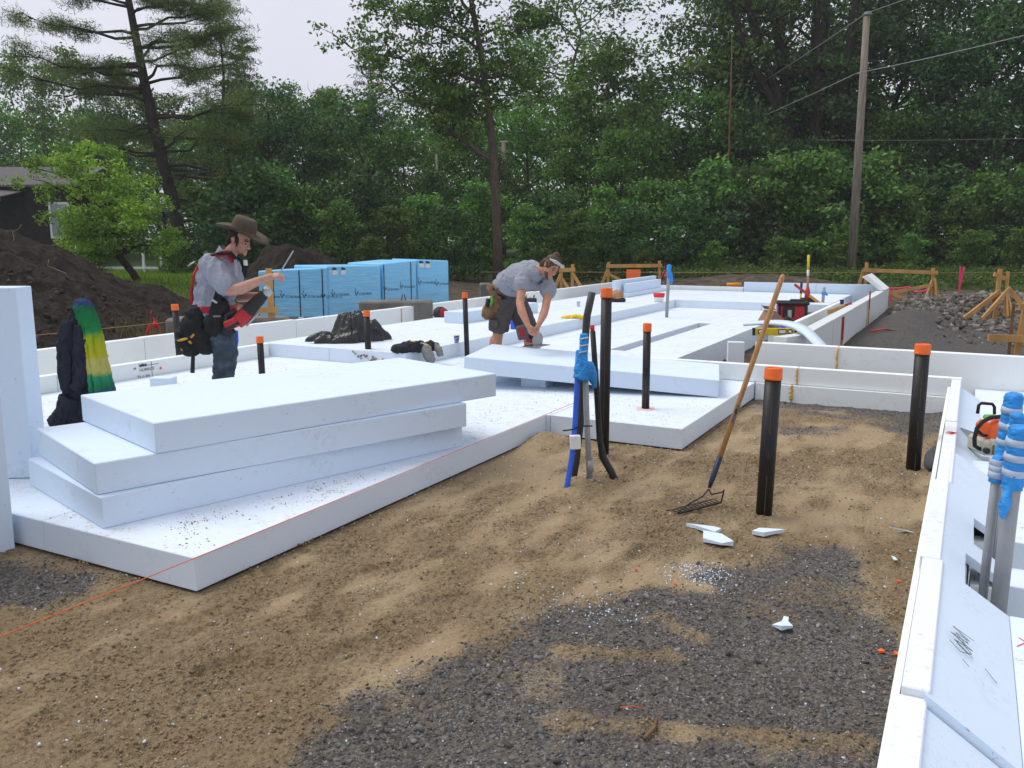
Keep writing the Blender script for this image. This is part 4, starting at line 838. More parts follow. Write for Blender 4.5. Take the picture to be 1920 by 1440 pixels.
# ------------------------------------------------------------------ tall tree in the middle with its long left limb
def mid_tree():
    r = np.random.default_rng(93); loc = np.array((-0.55, 34, 0.45)); t = thing('tall_tree', 'tall thin-trunked tree in the middle with a long bare limb reaching left', 'tree', loc)
    tp = [np.array(p, float) for p in [(0, 0, -.3), (-.02, 0, 1.6), (-.1, 0, 3.6), (-.2, 0, 5.2), (-.4, 0, 6.8), (-.65, 0, 8.6), (-.95, 0, 10.2), (-1.3, 0, 12.4), (-1.5, 0, 14.2)]]
    mb = MB(); mb.tube(tp, [.22, .18, .165, .155, .14, .12, .10, .06, .02], 9); cent = []; rad = []
    at = lambda z: next((tp[k] + (tp[k + 1] - tp[k]) * ((z - tp[k][2]) / (tp[k + 1][2] - tp[k][2])) for k in range(8) if tp[k][2] <= z <= tp[k + 1][2]), tp[8])
    LIMBS = [(4.35, [(-.9, 0, .75), (-2.0, .1, 1.55), (-2.9, .2, 2.5), (-3.9, .2, 3.0)], .11, .75), (6.3, [(-.7, .3, .5), (-1.5, .5, .9), (-2.2, .6, 1.8)], .07, 1), (7.3, [(-1.0, -.3, .4), (-2.2, -.5, .6), (-3.6, -.4, 1.0), (-5.0, -.3, 1.3)], .09, 1), (7.6, [(.8, .2, .1), (1.7, .3, -.1), (2.3, .2, -.7)], .06, .45),
             (8.4, [(-1.1, .4, .9), (-2.4, .8, 1.4), (-3.8, .9, 1.9)], .08, 1), (8.9, [(-.9, -.8, .8), (-1.9, -1.4, 1.3)], .06, 1), (9.1, [(.9, -.3, .3), (1.9, -.3, .2), (2.9, -.2, .5)], .055, .8), (9.8, [(-1.0, .2, 1.2), (-2.3, .2, 2.0), (-3.5, .1, 2.3)], .07, 1), (10.3, [(.8, .5, .9), (1.3, .7, 1.6)], .05, 1), (10.8, [(-.8, -.4, 1.2), (-1.8, -.7, 2.1)], .05, 1), (11.5, [(.6, -.2, 1.0), (.9, -.2, 1.9)], .04, 1), (12.3, [(-.7, .3, 1.0), (-1.2, .4, 1.6)], .03, 1), (6.9, [(.6, -.9, .6), (.9, -1.8, .9)], .05, .7), (5.6, [(-.4, .9, .7), (-.9, 1.8, 1.2), (-1.4, 2.2, 1.5)], .05, .9)]
    for z, pts, rr_, fol in LIMBS:
        p0 = at(z); path = [p0] + [p0 + np.array(p) for p in pts]; full = []
        for i in range(len(path) - 1): full += wob(path[i], path[i + 1], 3, 0.045, r)[:-1]
        full.append(path[-1]); m_ = len(full); mb.tube(full, [rr_ * (1 - .85 * i / (m_ - 1)) for i in range(m_)], 6)
        for j in range(int(m_ * 3.2)):
            k = int(m_ * (0.3 + 0.7 * r.random())); k = min(k, m_ - 1); e = full[k] + r.normal(size=3) * np.array((.75, .85, .45)) + np.array((-.1, 0, .25)); mb.tube([full[k], (full[k] + e) / 2 + r.normal(size=3) * .1, e], [rr_ * .25 + .006, rr_ * .18, .006], 4)
            if r.random() < fol * .9: cent += [e, e + r.normal(size=3) * .3]; rad += [.5, .42]
    raw('trunk', np.array(mb.V) + loc, mb.F, M['bark'], t, True)
    V, Q, cv = leaves(np.array(cent), np.array(rad), 36, 0.16, r, flat=.6); link('crown', crown_mesh('crown', V, Q, cv, LM['mid']), t)
mid_tree()
# ------------------------------------------------------------------ small leaning yellow-green tree at the left
def lean_tree():
    r = np.random.default_rng(95); loc = np.array((-11.8, 27.5, 0.5)); t = thing('apple_tree', 'small yellow-green tree with a leaning dark trunk behind the soil heap', 'tree', loc)
    mb = MB(); tp = [np.array(p, float) for p in [(0, 0, -.2), (-.35, 0, .45), (-.8, .05, 1.0), (-1.25, .1, 1.6), (-1.6, .1, 2.4), (-1.8, .1, 3.3)]]; mb.tube(tp, [.14, .12, .11, .095, .07, .03], 8); cent = []
    for i in range(30):
        k = 2 + int(3.9 * r.random()); k = min(k, 5); p0 = tp[k]; az = i * 2.4; L = 1.1 + 1.15 * r.random(); el = r.random() * 0.95 - 0.25
        p1 = p0 + L * np.array((1.1 * math.cos(az) * math.cos(el) * (0.66 if math.cos(az) < 0 else 1), math.sin(az) * math.cos(el) * .9, math.sin(el) * 1.0)); path = wob(p0, p1, 4, .06, r, .05); mb.tube(path, [.04, .033, .025, .016, .006], 5)
        for j in range(5): cent.append(path[2 + j % 3] + r.normal(size=3) * np.array((.28, .28, .22)))
    cent = np.array(cent); raw('trunk', np.array(mb.V) + loc, mb.F, M['bark_dark'], t, True)
    V, Q, cv = leaves(cent, .40, 96, .115, r, aspect=.6); link('crown', crown_mesh('crown', V, Q, cv, LM['lime']), t)
lean_tree()
# ------------------------------------------------------------------ big many-stemmed tree on the right, behind the pole
def multi_tree():
    r = np.random.default_rng(97); loc = np.array((15.2, 44, .8)); t = thing('tall_tree', 'massive dark tree splitting into many upright stems, left of the utility pole top', 'tree', loc)
    mb = MB(); cent = []
    for i, (dx, dy, lean_) in enumerate([(-.5, 0, -4.2), (-.3, .4, -2.4), (0, -.3, -1.0), (.2, .3, .2), (.4, -.2, 1.4), (.6, .3, 2.9), (-.6, -.3, -5.6)]):
        p = [np.array((dx * .3, dy * .3, -.3)), np.array((dx, dy, 3.2)), np.array((dx + lean_ * .25, dy * 1.5, 6.5)), np.array((dx + lean_ * .6, dy * 2.5, 10.5)), np.array((dx + lean_, dy * 4, 15.5)), np.array((dx + lean_ * 1.3, dy * 5, 19))]
        p = sum([wob(p[k], p[k + 1], 3, .025, r)[:-1] for k in range(5)], []) + [p[-1]]; m_ = len(p); mb.tube(p, [.46 * (1 - .85 * k / (m_ - 1)) * (1 if i < 5 else .7) for k in range(m_)], 8)
        for j in range(16):
            k = int(m_ * (.35 + .65 * r.random())); k = min(k, m_ - 1); e = p[k] + r.normal(size=3) * np.array((1.9, 1.6, .9)) + np.array((0, 0, .6)); mb.tube(wob(p[k], e, 3, .06, r), [.08, .06, .04, .01], 5)
            if r.random() < .75: cent += [e, e + r.normal(size=3) * .5]
    raw('trunk', np.array(mb.V) + loc, mb.F, M['bark_dark'], t, True)
    V, Q, cv = leaves(np.array(cent), 1.1, 56, .26, r); link('crown', crown_mesh('crown', V, Q, cv, LM['dark']), t)
multi_tree()
# thin dead sapling stem in the right forest
mb = MB(); mb.tube([(10.0, 40.5, .6), (9.98, 40.5, 4), (9.96, 40.5, 8.5), (9.9, 40.5, 11)], [.055, .045, .035, .01], 6)
for i in range(9): mb.tube([(9.96, 40.5, 6 + i * .45), (9.96 + (-1) ** i * .6, 40.6, 6.5 + i * .45)], [.014, .004], 4)
tag(mb.build('bare_sapling', M['lumber_old'], None, True), 'thin bare brown sapling stem in front of the right forest', 'sapling')
# bare winter-looking twigs in the skyline gaps
for (x, y, h) in ((-14.2, 62, 11.3), (10.4, 54, 14.0), (-38.0, 62, 12.8)):
    r = np.random.default_rng(int(abs(x) * 10)); mb = MB(); tp = wob((x, y, .8), (x + .3, y, h), 5, .01, r); mb.tube(tp, [.12, .10, .08, .06, .04, .01], 6)
    for i in range(26):
        k = 2 + i % 4; p0 = tp[k] + (tp[min(5, k + 1)] - tp[k]) * r.random(); e = p0 + np.array((r.normal() * .9, r.normal() * .5, .5 + r.random() * 1.4)); mb.tube(wob(p0, e, 3, .05, r), [.035, .025, .015, .006], 4)
    tag(mb.build('bare_tree', M['bark_grey'], None, True), 'leafless twiggy treetop ' + ('right of the big pine' if x == -14.2 else 'right of the airy pale tree' if x > 0 else 'at the far left skyline'), 'tree', 'bare treetops on the skyline')
# ================================================================== SITE OBJECTS
def organic(name, mb, mat, parent=None, voxel=0.012, it=4, disp=(), origin=None, fac=0.6, smooth=True, lap=None):
    """union of overlapping closed shapes -> one continuous skin (voxel remesh + smoothing), optional noise folds"""
    me = bpy.data.meshes.new('tmp'); me.from_pydata([tuple(v) for v in mb.V], [], mb.F); me.update()
    bm = bmesh.new(); bm.from_mesh(me); bmesh.ops.recalc_face_normals(bm, faces=bm.faces); bm.to_mesh(me); bm.free()
    t = bpy.data.objects.new('tmp', me); COL.objects.link(t)
    md = t.modifiers.new('r', 'REMESH'); md.mode = 'VOXEL'; md.voxel_size = voxel
    if it: ms = t.modifiers.new('s', 'SMOOTH'); ms.factor = fac; ms.iterations = it
    dg = bpy.context.evaluated_depsgraph_get(); ev = t.evaluated_get(dg); m2 = bpy.data.meshes.new_from_object(ev, depsgraph=dg)
    bpy.data.objects.remove(t); bpy.data.meshes.remove(me)
    n = len(m2.vertices); co = np.empty(n * 3); m2.vertices.foreach_get('co', co); co = co.reshape(-1, 3)
    if disp:
        no = np.empty(n * 3); m2.vertices.foreach_get('normal', no); no = no.reshape(-1, 3)
        for amp, sc, stretch, ridged in disp:
            d = np.array([mnoise.noise(Vector((p[0] * stretch[0] / sc, p[1] * stretch[1] / sc, p[2] * stretch[2] / sc))) for p in co])
            if ridged: d = 1 - 2 * np.abs(d)
            co = co + no * (amp * d)[:, None]
    off = OFF[parent.name] if parent is not None else (np.asarray(origin, float) if origin is not None else np.array(((co[:, 0].min() + co[:, 0].max()) / 2, (co[:, 1].min() + co[:, 1].max()) / 2, co[:, 2].min())))
    m2.vertices.foreach_set('co', (co - off).ravel()); m2.name = name
    m2.materials.clear(); m2.materials.append(mat)
    if smooth: m2.polygons.foreach_set('use_smooth', np.ones(len(m2.polygons), bool))
    m2.update(); o = link(name, m2, parent, None if parent is not None else off); OFF[o.name] = off
    return o

# ------------------------------------------------------------------ black drain pipes with orange caps
def drain_pipe(a, b, z0, top, label, lean=(0, 0), r=0.052, marks=True):
    base = W(a, b, z0 - 0.06); tp = W(a, b, top) + np.array((lean[0], lean[1], 0))
    t = thing('drain_pipe', label, 'pipe', W(a, b, z0), 'capped black drain pipes')
    d = tp - base; L = np.linalg.norm(d); q = Vector(d).to_track_quat('Z', 'Y')
    mb = MB(); mb.lathe(base, [(r, 0), (r, L - 0.075)], 22, q); mb.build('pipe', M['abs'], t, True)
    c0 = base + d / L * (L - 0.085); mb = MB(); mb.lathe(c0, [(r + .001, 0), (r + 0.007, 0.001), (r + 0.007, 0.016), (r + .005, 0.018), (r + .005, 0.078), (r + .001, 0.084), (r * .8, 0.084), (r * .78, .076)], 22, q)
    o = bev(mb.build('cap', M['cap'], t, True), 0.0015)
    if marks:   # a line of printed marks along the pipe
        mb = MB(); n0 = np.array((-0.25, -1, 0)); n0 = n0 - d * n0.dot(d) / L / L; n0 /= np.linalg.norm(n0); sd_ = np.cross(d / L, n0); s_ = 0.06
        rr_ = random.Random(int(a * 100))
        while s_ < L - 0.2:
            l = 0.008 + 0.02 * rr_.random(); p = base + d / L * s_ + n0 * (r + 0.0012); mb.beam(p, p + d / L * l, 0.005, 0.0008, n0); s_ += l + 0.005 + (0.12 if rr_.random() < .12 else 0)
        mb.build('printed_marks', M['print'], t)
    return t
drain_pipe(5.97, -1.17, 0.0, 1.085, 'thick black pipe with orange cap in the sand, beside the rake', (0.02, 0), 0.056)
drain_pipe(7.77, -0.31, 0.0, 1.105, 'black pipe with orange cap in front of the cross wall, left of the chainsaw', (0.0, 0), 0.058)
drain_pipe(6.96, -2.79, 0.0, 1.54, 'tallest black pipe with orange cap, right of the taped conduits', (0.0, 0), 0.047)
drain_pipe(8.44, -2.92, 0.2, 1.10, 'slim black capped pipe rising through the foam floor, red paint at its foot', (-.005, 0), 0.040)
drain_pipe(8.16, -8.06, 0.2, 0.72, 'short black capped pipe just right of the man in the hat', (-.01, 0), 0.042)
drain_pipe(9.8, -7.59, 0.2, 0.955, 'black capped pipe standing in front of the black bag', (-.015, 0), 0.045)
drain_pipe(11.06, -6.69, 0.2, 1.17, 'slender black capped pipe left of the man in shorts', (-.03, 0), 0.038)
drain_pipe(8.2, -9.62, 0.05, 1.08, 'black capped pipe by the left form wall, left of the man in the hat', (-.03, 0), 0.044)
# red paint ring round a pipe foot
mb = MB(); mb.slab([tuple(W(8.44 + .13 * math.cos(i * .42) * (1 + .25 * math.sin(i * 2.3)), -2.92 + .10 * math.sin(i * .42) * (1 + .25 * math.sin(i * 1.7)), 0)[:2]) for i in range(15)], 0.2005, 0.2025)
tag(mb.build('paint_mark', simple('red_overspray', (0.78, 0.50, 0.54), 0.8, 0.1, 30)), 'faint red spray mark round the slim pipe in the foam floor', 'paint mark')

# ------------------------------------------------------------------ conduit bundle in the middle
def wtube(pts): return [np.array(p, float) for p in pts]
t = thing('conduit', 'thick dark grey flexible tube standing tallest in the taped bundle', 'conduit', (0.55, 6.78, 0)); mb = MB()
mb.tube(wtube([(0.50, 6.86, -.05), (0.53, 6.84, .15), (0.56, 6.82, .5), (0.575, 6.82, 0.95), (0.60, 6.82, 1.35), (0.638, 6.82, 1.54)]), 0.030, 14); mb.build('tube', M['dark_tube'], t, True)
t = thing('conduit', 'light grey rigid conduit at the front of the taped bundle', 'conduit', (0.62, 6.70, 0)); mb = MB()
mb.tube(wtube([(0.635, 6.68, -.03), (0.632, 6.68, .05)]), .027, 14); mb.build('socket', M['grey_pvc'], t, True); mb = MB()
mb.tube(wtube([(0.632, 6.68, .0), (0.60, 6.69, .5), (0.575, 6.70, 1.08)]), .0235, 14); mb.build('tube', M['grey_pvc'], t, True)
mb = MB(); mb.tube(wtube([(0.634, 6.68, .10), (0.628, 6.681, .2)]), .0262, 14); mb.build('coupling', M['grey_pvc'], t, True)
t = thing('water_pipe', 'bright blue water pipe curving out of the sand at the conduit bundle', 'pipe', (0.44, 6.53, 0)); mb = MB()
mb.tube(wtube([(0.415, 6.5, -.05), (0.44, 6.53, .05), (0.475, 6.58, .25), (0.50, 6.63, .5), (0.515, 6.67, .8), (0.525, 6.70, 1.07)]), .0215, 12); mb.build('tube', M['blue_pipe'], t, True)
t = thing('corrugated_pipe', 'black flexible pipe bending at its foot behind the grey conduit', 'pipe', (0.72, 6.9, 0)); mb = MB()
mb.tube(wtube([(0.865, 6.80, -.04), (0.82, 6.84, .06), (0.755, 6.88, .17), (0.725, 6.9, .33), (0.69, 6.9, .8), (0.655, 6.9, 1.22)]), [.03, .03, .031, .025, .024, .022], 12); mb.build('tube', M['abs'], t, True)
mb = MB(); mb.tube(wtube([(0.655, 6.9, 1.2), (0.65, 6.9, 1.27)]), .018, 10); mb.build('tip', M['redrib'], t, True)
mb = MB()
mb.tube(wtube([(0.545, 6.685, 0.92), (0.55, 6.69, 1.0), (0.55, 6.70, 1.09)]), [.055, .046, .040], 12); mb.tube(wtube([(0.565, 6.69, 1.05), (0.567, 6.69, 1.22)]), [.030, .030], 12)
mb.tube(wtube([(0.545, 6.68, 0.86), (0.565, 6.685, 0.93), (0.60, 6.69, 1.0)]), [.062, .062, .05], 10); mb.tube(wtube([(0.665, 6.74, 0.78), (0.64, 6.72, 0.88), (0.6, 6.70, 0.98)]), [.012, .04, .045], 8)
tp = organic('tape_wrap', mb, M['blue_tape'], None, 0.007, 2, ((.006, .02, (1, 1, 1), True), (.004, .009, (1, 1, 1), False))); tag(tp, 'crumpled blue tape binding the conduit bundle in the middle', 'tape')
for i, z in enumerate((1.075, 1.125, 1.18)):
    mb = MB(); mb.tube(wtube([(0.528, 6.655, z), (0.555, 6.646, z + .008), (0.598, 6.66, z + .016)]), .007, 6, squash=None); o = mb.build('pale_band', M['pale_tape'], tp, True)
mb = MB(); mb.bbox((0.50, 6.575, .375), (.085, .05, .11), .006, Quaternion((0, 1, 0), R(-3))); tag(mb.build('junction_box', M['white_plastic']), 'small white plastic box tied to the blue pipe', 'box')
mb = MB(); mb.tube(wtube([(0.40, 6.56, .47), (0.47, 6.545, .482), (0.56, 6.645, .49), (0.64, 6.65, .488)]), .006, 6); tag(mb.build('cable_tie', M['black_rubber'], None, True), 'black cable tie with long tail round the conduit bundle', 'cable tie')

# ------------------------------------------------------------------ grey conduits with taped heads on the right
def taped(a, b, z0, top, label, seed, lean=(0, 0), rad=0.031, t0=0.32, flap=None):
    r = np.random.default_rng(seed); base = W(a, b, z0); tp = W(a, b, top) + np.array((*lean, 0)); t = thing('conduit', label, 'conduit', base, 'grey conduits with taped tops')
    mb = MB(); mb.tube([base + (0, 0, -.25), base * .5 + tp * .5, tp - (0, 0, .03)], rad, 16); mb.build('tube', M['grey_pvc'], t, True)
    mb = MB(); n = 9; pts = [tp + (base - tp) * (t0 / (top - z0)) * (1 - i / (n - 1)) for i in range(n)]
    mb.tube(pts, [(rad + .006) * (1 + .14 * r.random()) for i in range(n)], 14); mb.ell(pts[-1], (rad + .008, rad + .008, .018))
    if flap is not None:
        for f_ in flap: f_ = np.array(f_); mb.tube([pts[2] + f_ * k + (0, 0, -.02 * k) for k in (0, .5, .9)] + [pts[2] + f_ * 1.05 + (0, 0, -.06)], [.022, .016, .026, .010], 8)
    o = organic('tape_wrap', mb, M['blue_tape'], t, .0065, 2, ((.005, .035, (1, 1, 2.2), True), (.002, .010, (1, 1, 1), False)))
    for k in (2, 4, 6):
        c = pts[k] + (0, 0, .012); mb = MB(); mb.lathe(c, [(rad + .0155, -.017), (rad + .0165, 0), (rad + .0155, .017)], 14, Quaternion((1, 0, 0), R(6 * (-1) ** k))); mb.build('pale_band', M['pale_tape'], t, True)
    return t
taped(5.38, 0.215, 0.2, 1.10, 'grey conduit with blue taped head, nearest to the chainsaw', 1, (0.05, 0), .038, .36, [(-.05, -.05, -.12)])
taped(5.22, 0.25, 0.2, 1.02, 'slim grey conduit with blue tape between two thicker ones on the right', 2, (0.03, 0), .028, .33)
taped(4.68, 0.245, 0.2, 1.05, 'grey conduit with striped blue tape at the right edge, nearest the camera', 3, (0.03, .02), .038, .30, [(-.06, -.04, -.14)])
taped(4.74, 0.175, 0.2, 0.88, 'thin grey conduit rising beside the nearest taped one', 4, (0.025, .02), .022, .12)
mb = MB(); mb.tube(wtube([(3.72, 6.35, .62), (3.68, 6.3, .55), (3.66, 6.28, .48), (3.69, 6.28, .42), (3.72, 6.28, .40)]), .003, 5); tag(mb.build('wire_tail', M['black_rubber'], None, True), 'thin black wire tail hanging from the blue tape by the chainsaw', 'wire')

# ------------------------------------------------------------------ garden rake leaning on the capped pipe
base = np.array(W(5.93, -1.60, 0.02)); top = base + np.array((0.555, 0.16, 1.70)); t = thing('garden_rake', 'garden rake with wooden handle leaning against the thick capped pipe', 'rake', (base[0], base[1], 0))
d = (top - base) / np.linalg.norm(top - base); at_ = lambda s: base + d * s
mb = MB(); mb.tube([at_(.36), at_(1.0), at_(1.60), at_(1.76), at_(1.785)], [.0185, .019, .0185, .018, .009], 12); mb.build('handle', M['ash_handle'], t, True)
mb = MB(); mb.tube([at_(.16), at_(.22), at_(.40)], [.012, .019, .021], 12); mb.build('ferrule', M['navy'], t, True)
mb = MB(); mb.beam(at_(.67) + (-.004, -.0186, 0), at_(.80) + (-.004, -.0186, 0), .02, .002, (0, -1, 0)); o = mb.build('sticker', simple('dark_sticker', (.10, .10, .11), .5, .9, 30), t)
e0, e1 = base + np.array((-.20, -.13, .005)), base + np.array((.16, .09, .02)); nk = at_(.15)
mb = MB(); mb.beam(e0, e1, .016, .012)
mb.tube([nk, nk + (-.05, -.02, -.05), nk + (-.15, -.06, -.09), e0 + (.01, 0, .02), e0], .006, 6); mb.tube([nk, nk + (.02, 0, -.04), nk + (.10, .02, -.03), e1 + (.02, .01, .09), e1], .006, 6)
mb.build('head', M['iron'], t, True)
for i in range(12):
    p = e0 + (e1 - e0) * (i + .3) / 11.6; mb = MB(); mb.tube([p, p + (-.045, .04, .012), p + (-.08, .07, -.005), p + (-.095, .085, -.03)], [.005, .0045, .004, .002], 5); mb.build('tine', M['iron'], t, True)

# ------------------------------------------------------------------ chainsaw
def chainsaw():
    C = np.array((3.80, 6.62, .225)); t = thing('chainsaw', 'orange and cream chainsaw with black handles lying beside the taped conduits', 'chainsaw', C); L = lambda x, y, z: C + np.array((x, y, z))
    mb = MB(); mb.bbox(L(.045, .08, .215), (.15, .22, .15), .03, Quaternion((0, 0, 1), R(12))); mb.ell(L(.06, .08, .27), (.09, .12, .06)); organic('cover', mb, simple('orange_saw_cover', (.72, .10, .012), .4, .08, 9, spec=.5), t, .008, 3)
    mb = MB(); mb.bbox(L(-.005, .09, .10), (.12, .26, .13), .02); mb.bbox(L(.03, -.03, .11), (.09, .05, .13), .014); mb.build('housing', simple('cream_saw_housing', (.50, .47, .37), .45, .08, 9), t)
    mb = MB(); mb.bbox(L(.10, -.06, .10), (.085, .06, .19), .01); mb.build('muffler', M['darkgrey'], t)
    mb = MB(); mb.lathe(L(-.055, -.05, .085), [(.024, 0), (.024, .03)], 12, Quaternion((1, 0, 0), R(90))); mb.build('fuel_cap', M['darkgrey'], t, True)
    mb = MB(); mb.bbox(L(.0, -.065, .09), (.02, .008, .075), .003); mb.build('tank_window', simple('fuel_window', (.10, .11, .05), .3), t)
    mb = MB(); mb.bbox(L(.055, .10, .318), (.10, .10, .035), .012); mb.build('air_filter', simple('green_filter', (.10, .45, .06), .5), t)
    mb = MB(); mb.bbox(L(.05, .09, .298), (.12, .14, .02), .006); mb.build('filter_lid', M['white_plastic'], t)
    mb = MB(); mb.tube([L(.16, .0, .345), L(.06, .0, .345), L(-.01, .0, .338), L(-.07, .0, .305), L(-.11, .0, .25), L(-.122, .0, .17), L(-.115, .0, .11), L(-.08, .0, .085), L(-.045, 0, .08)], .0165, 10); mb.tube([L(-.108, .0, .235), L(-.05, .0, .19), L(-.02, .02, .19)], .012, 8); mb.build('front_handle', M['black_rubber'], t, True)
    mb = MB(); mb.tube([L(-.005, .2, .33), L(.01, .22, .395), L(.03, .22, .412), L(.12, .22, .405), L(.14, .22, .38), L(.14, .21, .32)], .013, 8); mb.build('rear_handle', M['black_rubber'], t, True)
    mb = MB(); mb.beam(L(.09, .16, .10), L(.15, .72, .06), .008, .075); mb.build('guide_bar', M['steel'], t)
    mb = MB(); mb.bbox(L(.115, -.092, .155), (.03, .01, .03), .003); mb.build('latch', M['black_rubber'], t)
chainsaw()
# ------------------------------------------------------------------ grey pipe curl on the sand, foam scraps, orange chips
mb = MB(); mb.tube([W(8.95, -.05, .03), W(8.75, -.10, .045), W(8.55, -.165, .05), W(8.25, -.205, .05), W(7.95, -.195, .048), W(7.72, -.15, .045)], .041, 14, cap=False); mb.tube([W(7.72, -.15, .045), W(7.95, -.195, .048), W(8.25, -.205, .05)], .033, 12, cap=False)
tag(mb.build('hose_offcut', M['dark_tube'], None, True), 'curved grey hose offcut lying by the right form', 'hose')
def scrap(a, b, pts, h, label, mat='foam_new', name='foam_scrap', cat='foam scrap', tilt=0.02, seed=0, group=None):
    z = float(bed_z(a, b)[0]); r = np.random.default_rng(seed); P = [W(a + p[1], b + p[0], 0) for p in pts]; n = len(P)
    mb = MB(); V = [p + (0, 0, z + .004 + tilt * r.random()) for p in P] + [p * 1.0 + (0, 0, z + .004 + h * (.7 + .6 * r.random())) for p in P]
    mb.add(V, [tuple(range(n - 1, -1, -1)), tuple(range(n, 2 * n))] + [(i, (i + 1) % n, n + (i + 1) % n, n + i) for i in range(n)]); return tag(mb.build(name, M[mat]), label, cat, group)
scrap(5.47, -1.46, [(-.13, .03), (-.05, -.01), (.09, -.05), (.11, .03), (.05, .08)], .035, 'pointed white foam scrap below the rake, left of its pair', seed=1)
scrap(5.30, -1.33, [(-.10, .05), (-.07, -.06), (.06, -.09), (.12, -.03), (.02, .05)], .04, 'white foam scrap with brown smear, lower one of the pair below the rake', seed=2)
scrap(5.62, -1.06, [(-.10, -.05), (-.02, -.07), (.09, .06), (-.07, .03)], .035, 'white foam wedge on the sand below the thick capped pipe', seed=3)
scrap(4.26, -.71, [(-.05, -.02), (0, -.04), (.05, .0), (.02, .03), (.01, .10), (-.015, .10), (-.01, .02)], .03, 'forked white scrap lying on the dark gravel', seed=4)
scrap(6.06, -.27, [(-.09, .02), (-.03, .0), (.09, -.03), (.03, .01)], .012, 'thin white sliver on the sand near the right form', seed=5)
scrap(5.46, -.28, [(-.02, .03), (.0, -.03), (.02, -.02), (0, .03)], .012, 'tiny white chip on the sand beside the right form', seed=6)
scrap(4.5, -.14, [(-.03, .03), (.0, -.02), (.03, .0), (.01, .04)], .02, 'small pale crumpled scrap at the foot of the right form', seed=7)
for i, (a, b, s) in enumerate(((4.24, -.245, .024), (4.23, -.175, .02), (4.27, -.125, .022), (4.2, -.128, .014), (5.13, -.23, .02), (4.5, -1.35, .014), (4.62, -1.63, .012))):
    lab = ['largest orange plastic chip near the right form', 'middle orange chip of the row near the right form', 'orange chip touching the foot of the right form', 'smallest orange chip below the one touching the right form', 'orange chip on the sand farther along the right form', 'orange fleck on the dark gravel in mid picture', 'orange fleck at the edge of the scuffed sand heap'][i]
    s *= .72; scrap(a, b, [(-s, s * .4), (-s * .3, -s), (s, -s * .6), (s * .8, s * .7), (0, s)], .012, lab, 'cap', 'plastic_chip', 'plastic chip', .008, i + 10, 'orange plastic chips on the ground')
for i, (a, b, l, an) in enumerate(((2.98, -1.0, .16, .9), (3.18, -1.07, .10, 2.8))):
    p = W(a, b, float(bed_z(a, b)[0]) + .012); mb = MB(); mb.tube([p, p + np.array((math.cos(an) * l * .5, math.sin(an) * l * .5, .006)), p + np.array((math.cos(an + .2) * l, math.sin(an + .2) * l, .0))], [.010, .008, .005] if i == 0 else [.002, .002, .002], 6)
    tag(mb.build(('stick', 'string_scrap')[i], (M['lumber_old'], M['string'])[i], None, True), ('short grey stick lying on the gravel at the bottom', 'short orange string scrap lying on the gravel')[i], ('stick', 'string')[i])

# ------------------------------------------------------------------ strings
def cord(pts, rad, mat, label): mb = MB(); mb.tube([np.array(p) for p in pts], rad, 6); return tag(mb.build('string_line', M[mat], None, True), label, 'string line')
cord([W(-0.6, -3.675, .225), W(3.16, -3.668, .214), W(12.3, -3.64, .24)], .0026, 'string', 'taut orange string line running along the edge of the near foam floor')
cord([W(3, -11.7, .62), W(14.4, -11.66, .60), W(29, -12.2, .66)], .005, 'string_dull', 'taut tan string line outside the left form wall')
cord([(-1, 27.2, .95), (7, 27, .95), (18.5, 26.6, .95)], .007, 'string_dull', 'tan string line stretched across behind the far end wall')

# ------------------------------------------------------------------ jacket and dyed shirt on a stake
S = np.array((-4.10, 8.15, .2)); sk = thing('wooden_stake', 'wooden stake in the foam floor holding up the dark jacket', 'stake', S); mb = MB(); mb.beam(S + (0, 0, -.1), S + (.03, 0, 1.10), .04, .04); mb.build('post', M['lumber_old'], sk)
mj = NT('black_fleece'); mj.color(mj.ramp(mj.noise(14, 5), [(.3, (.010, .012, .020)), (.7, (.024, .027, .040))])).rough(.95); mj.bump(mj.noise(160, 3), .003, .7)
md_ = NT('tie_dye'); sepz = md_.n.new('ShaderNodeSeparateXYZ'); md_.l.new(md_.tc.outputs['Object'], sepz.inputs[0])
zz_ = md_.math('ADD', sepz.outputs['Z'], md_.math('MULTIPLY', md_.math('SUBTRACT', md_.noise(9, 4), .5), .10))
md_.color(md_.ramp(md_.mapr(zz_, 0, 1.0), [(0, (.02, .05, .16)), (.12, (.025, .06, .17)), (.15, (.01, .14, .06)), (.27, (.02, .24, .11)), (.32, (.42, .40, .10)), (.43, (.45, .42, .12)), (.46, (.42, .40, .015)), (.64, (.30, .36, .012)), (.70, (.012, .20, .05)), (.90, (.008, .13, .04)), (.96, (.02, .05, .13)), (1, (.015, .04, .12))])).rough(.9); md_.bump(md_.noise(120, 3), .003, .6)
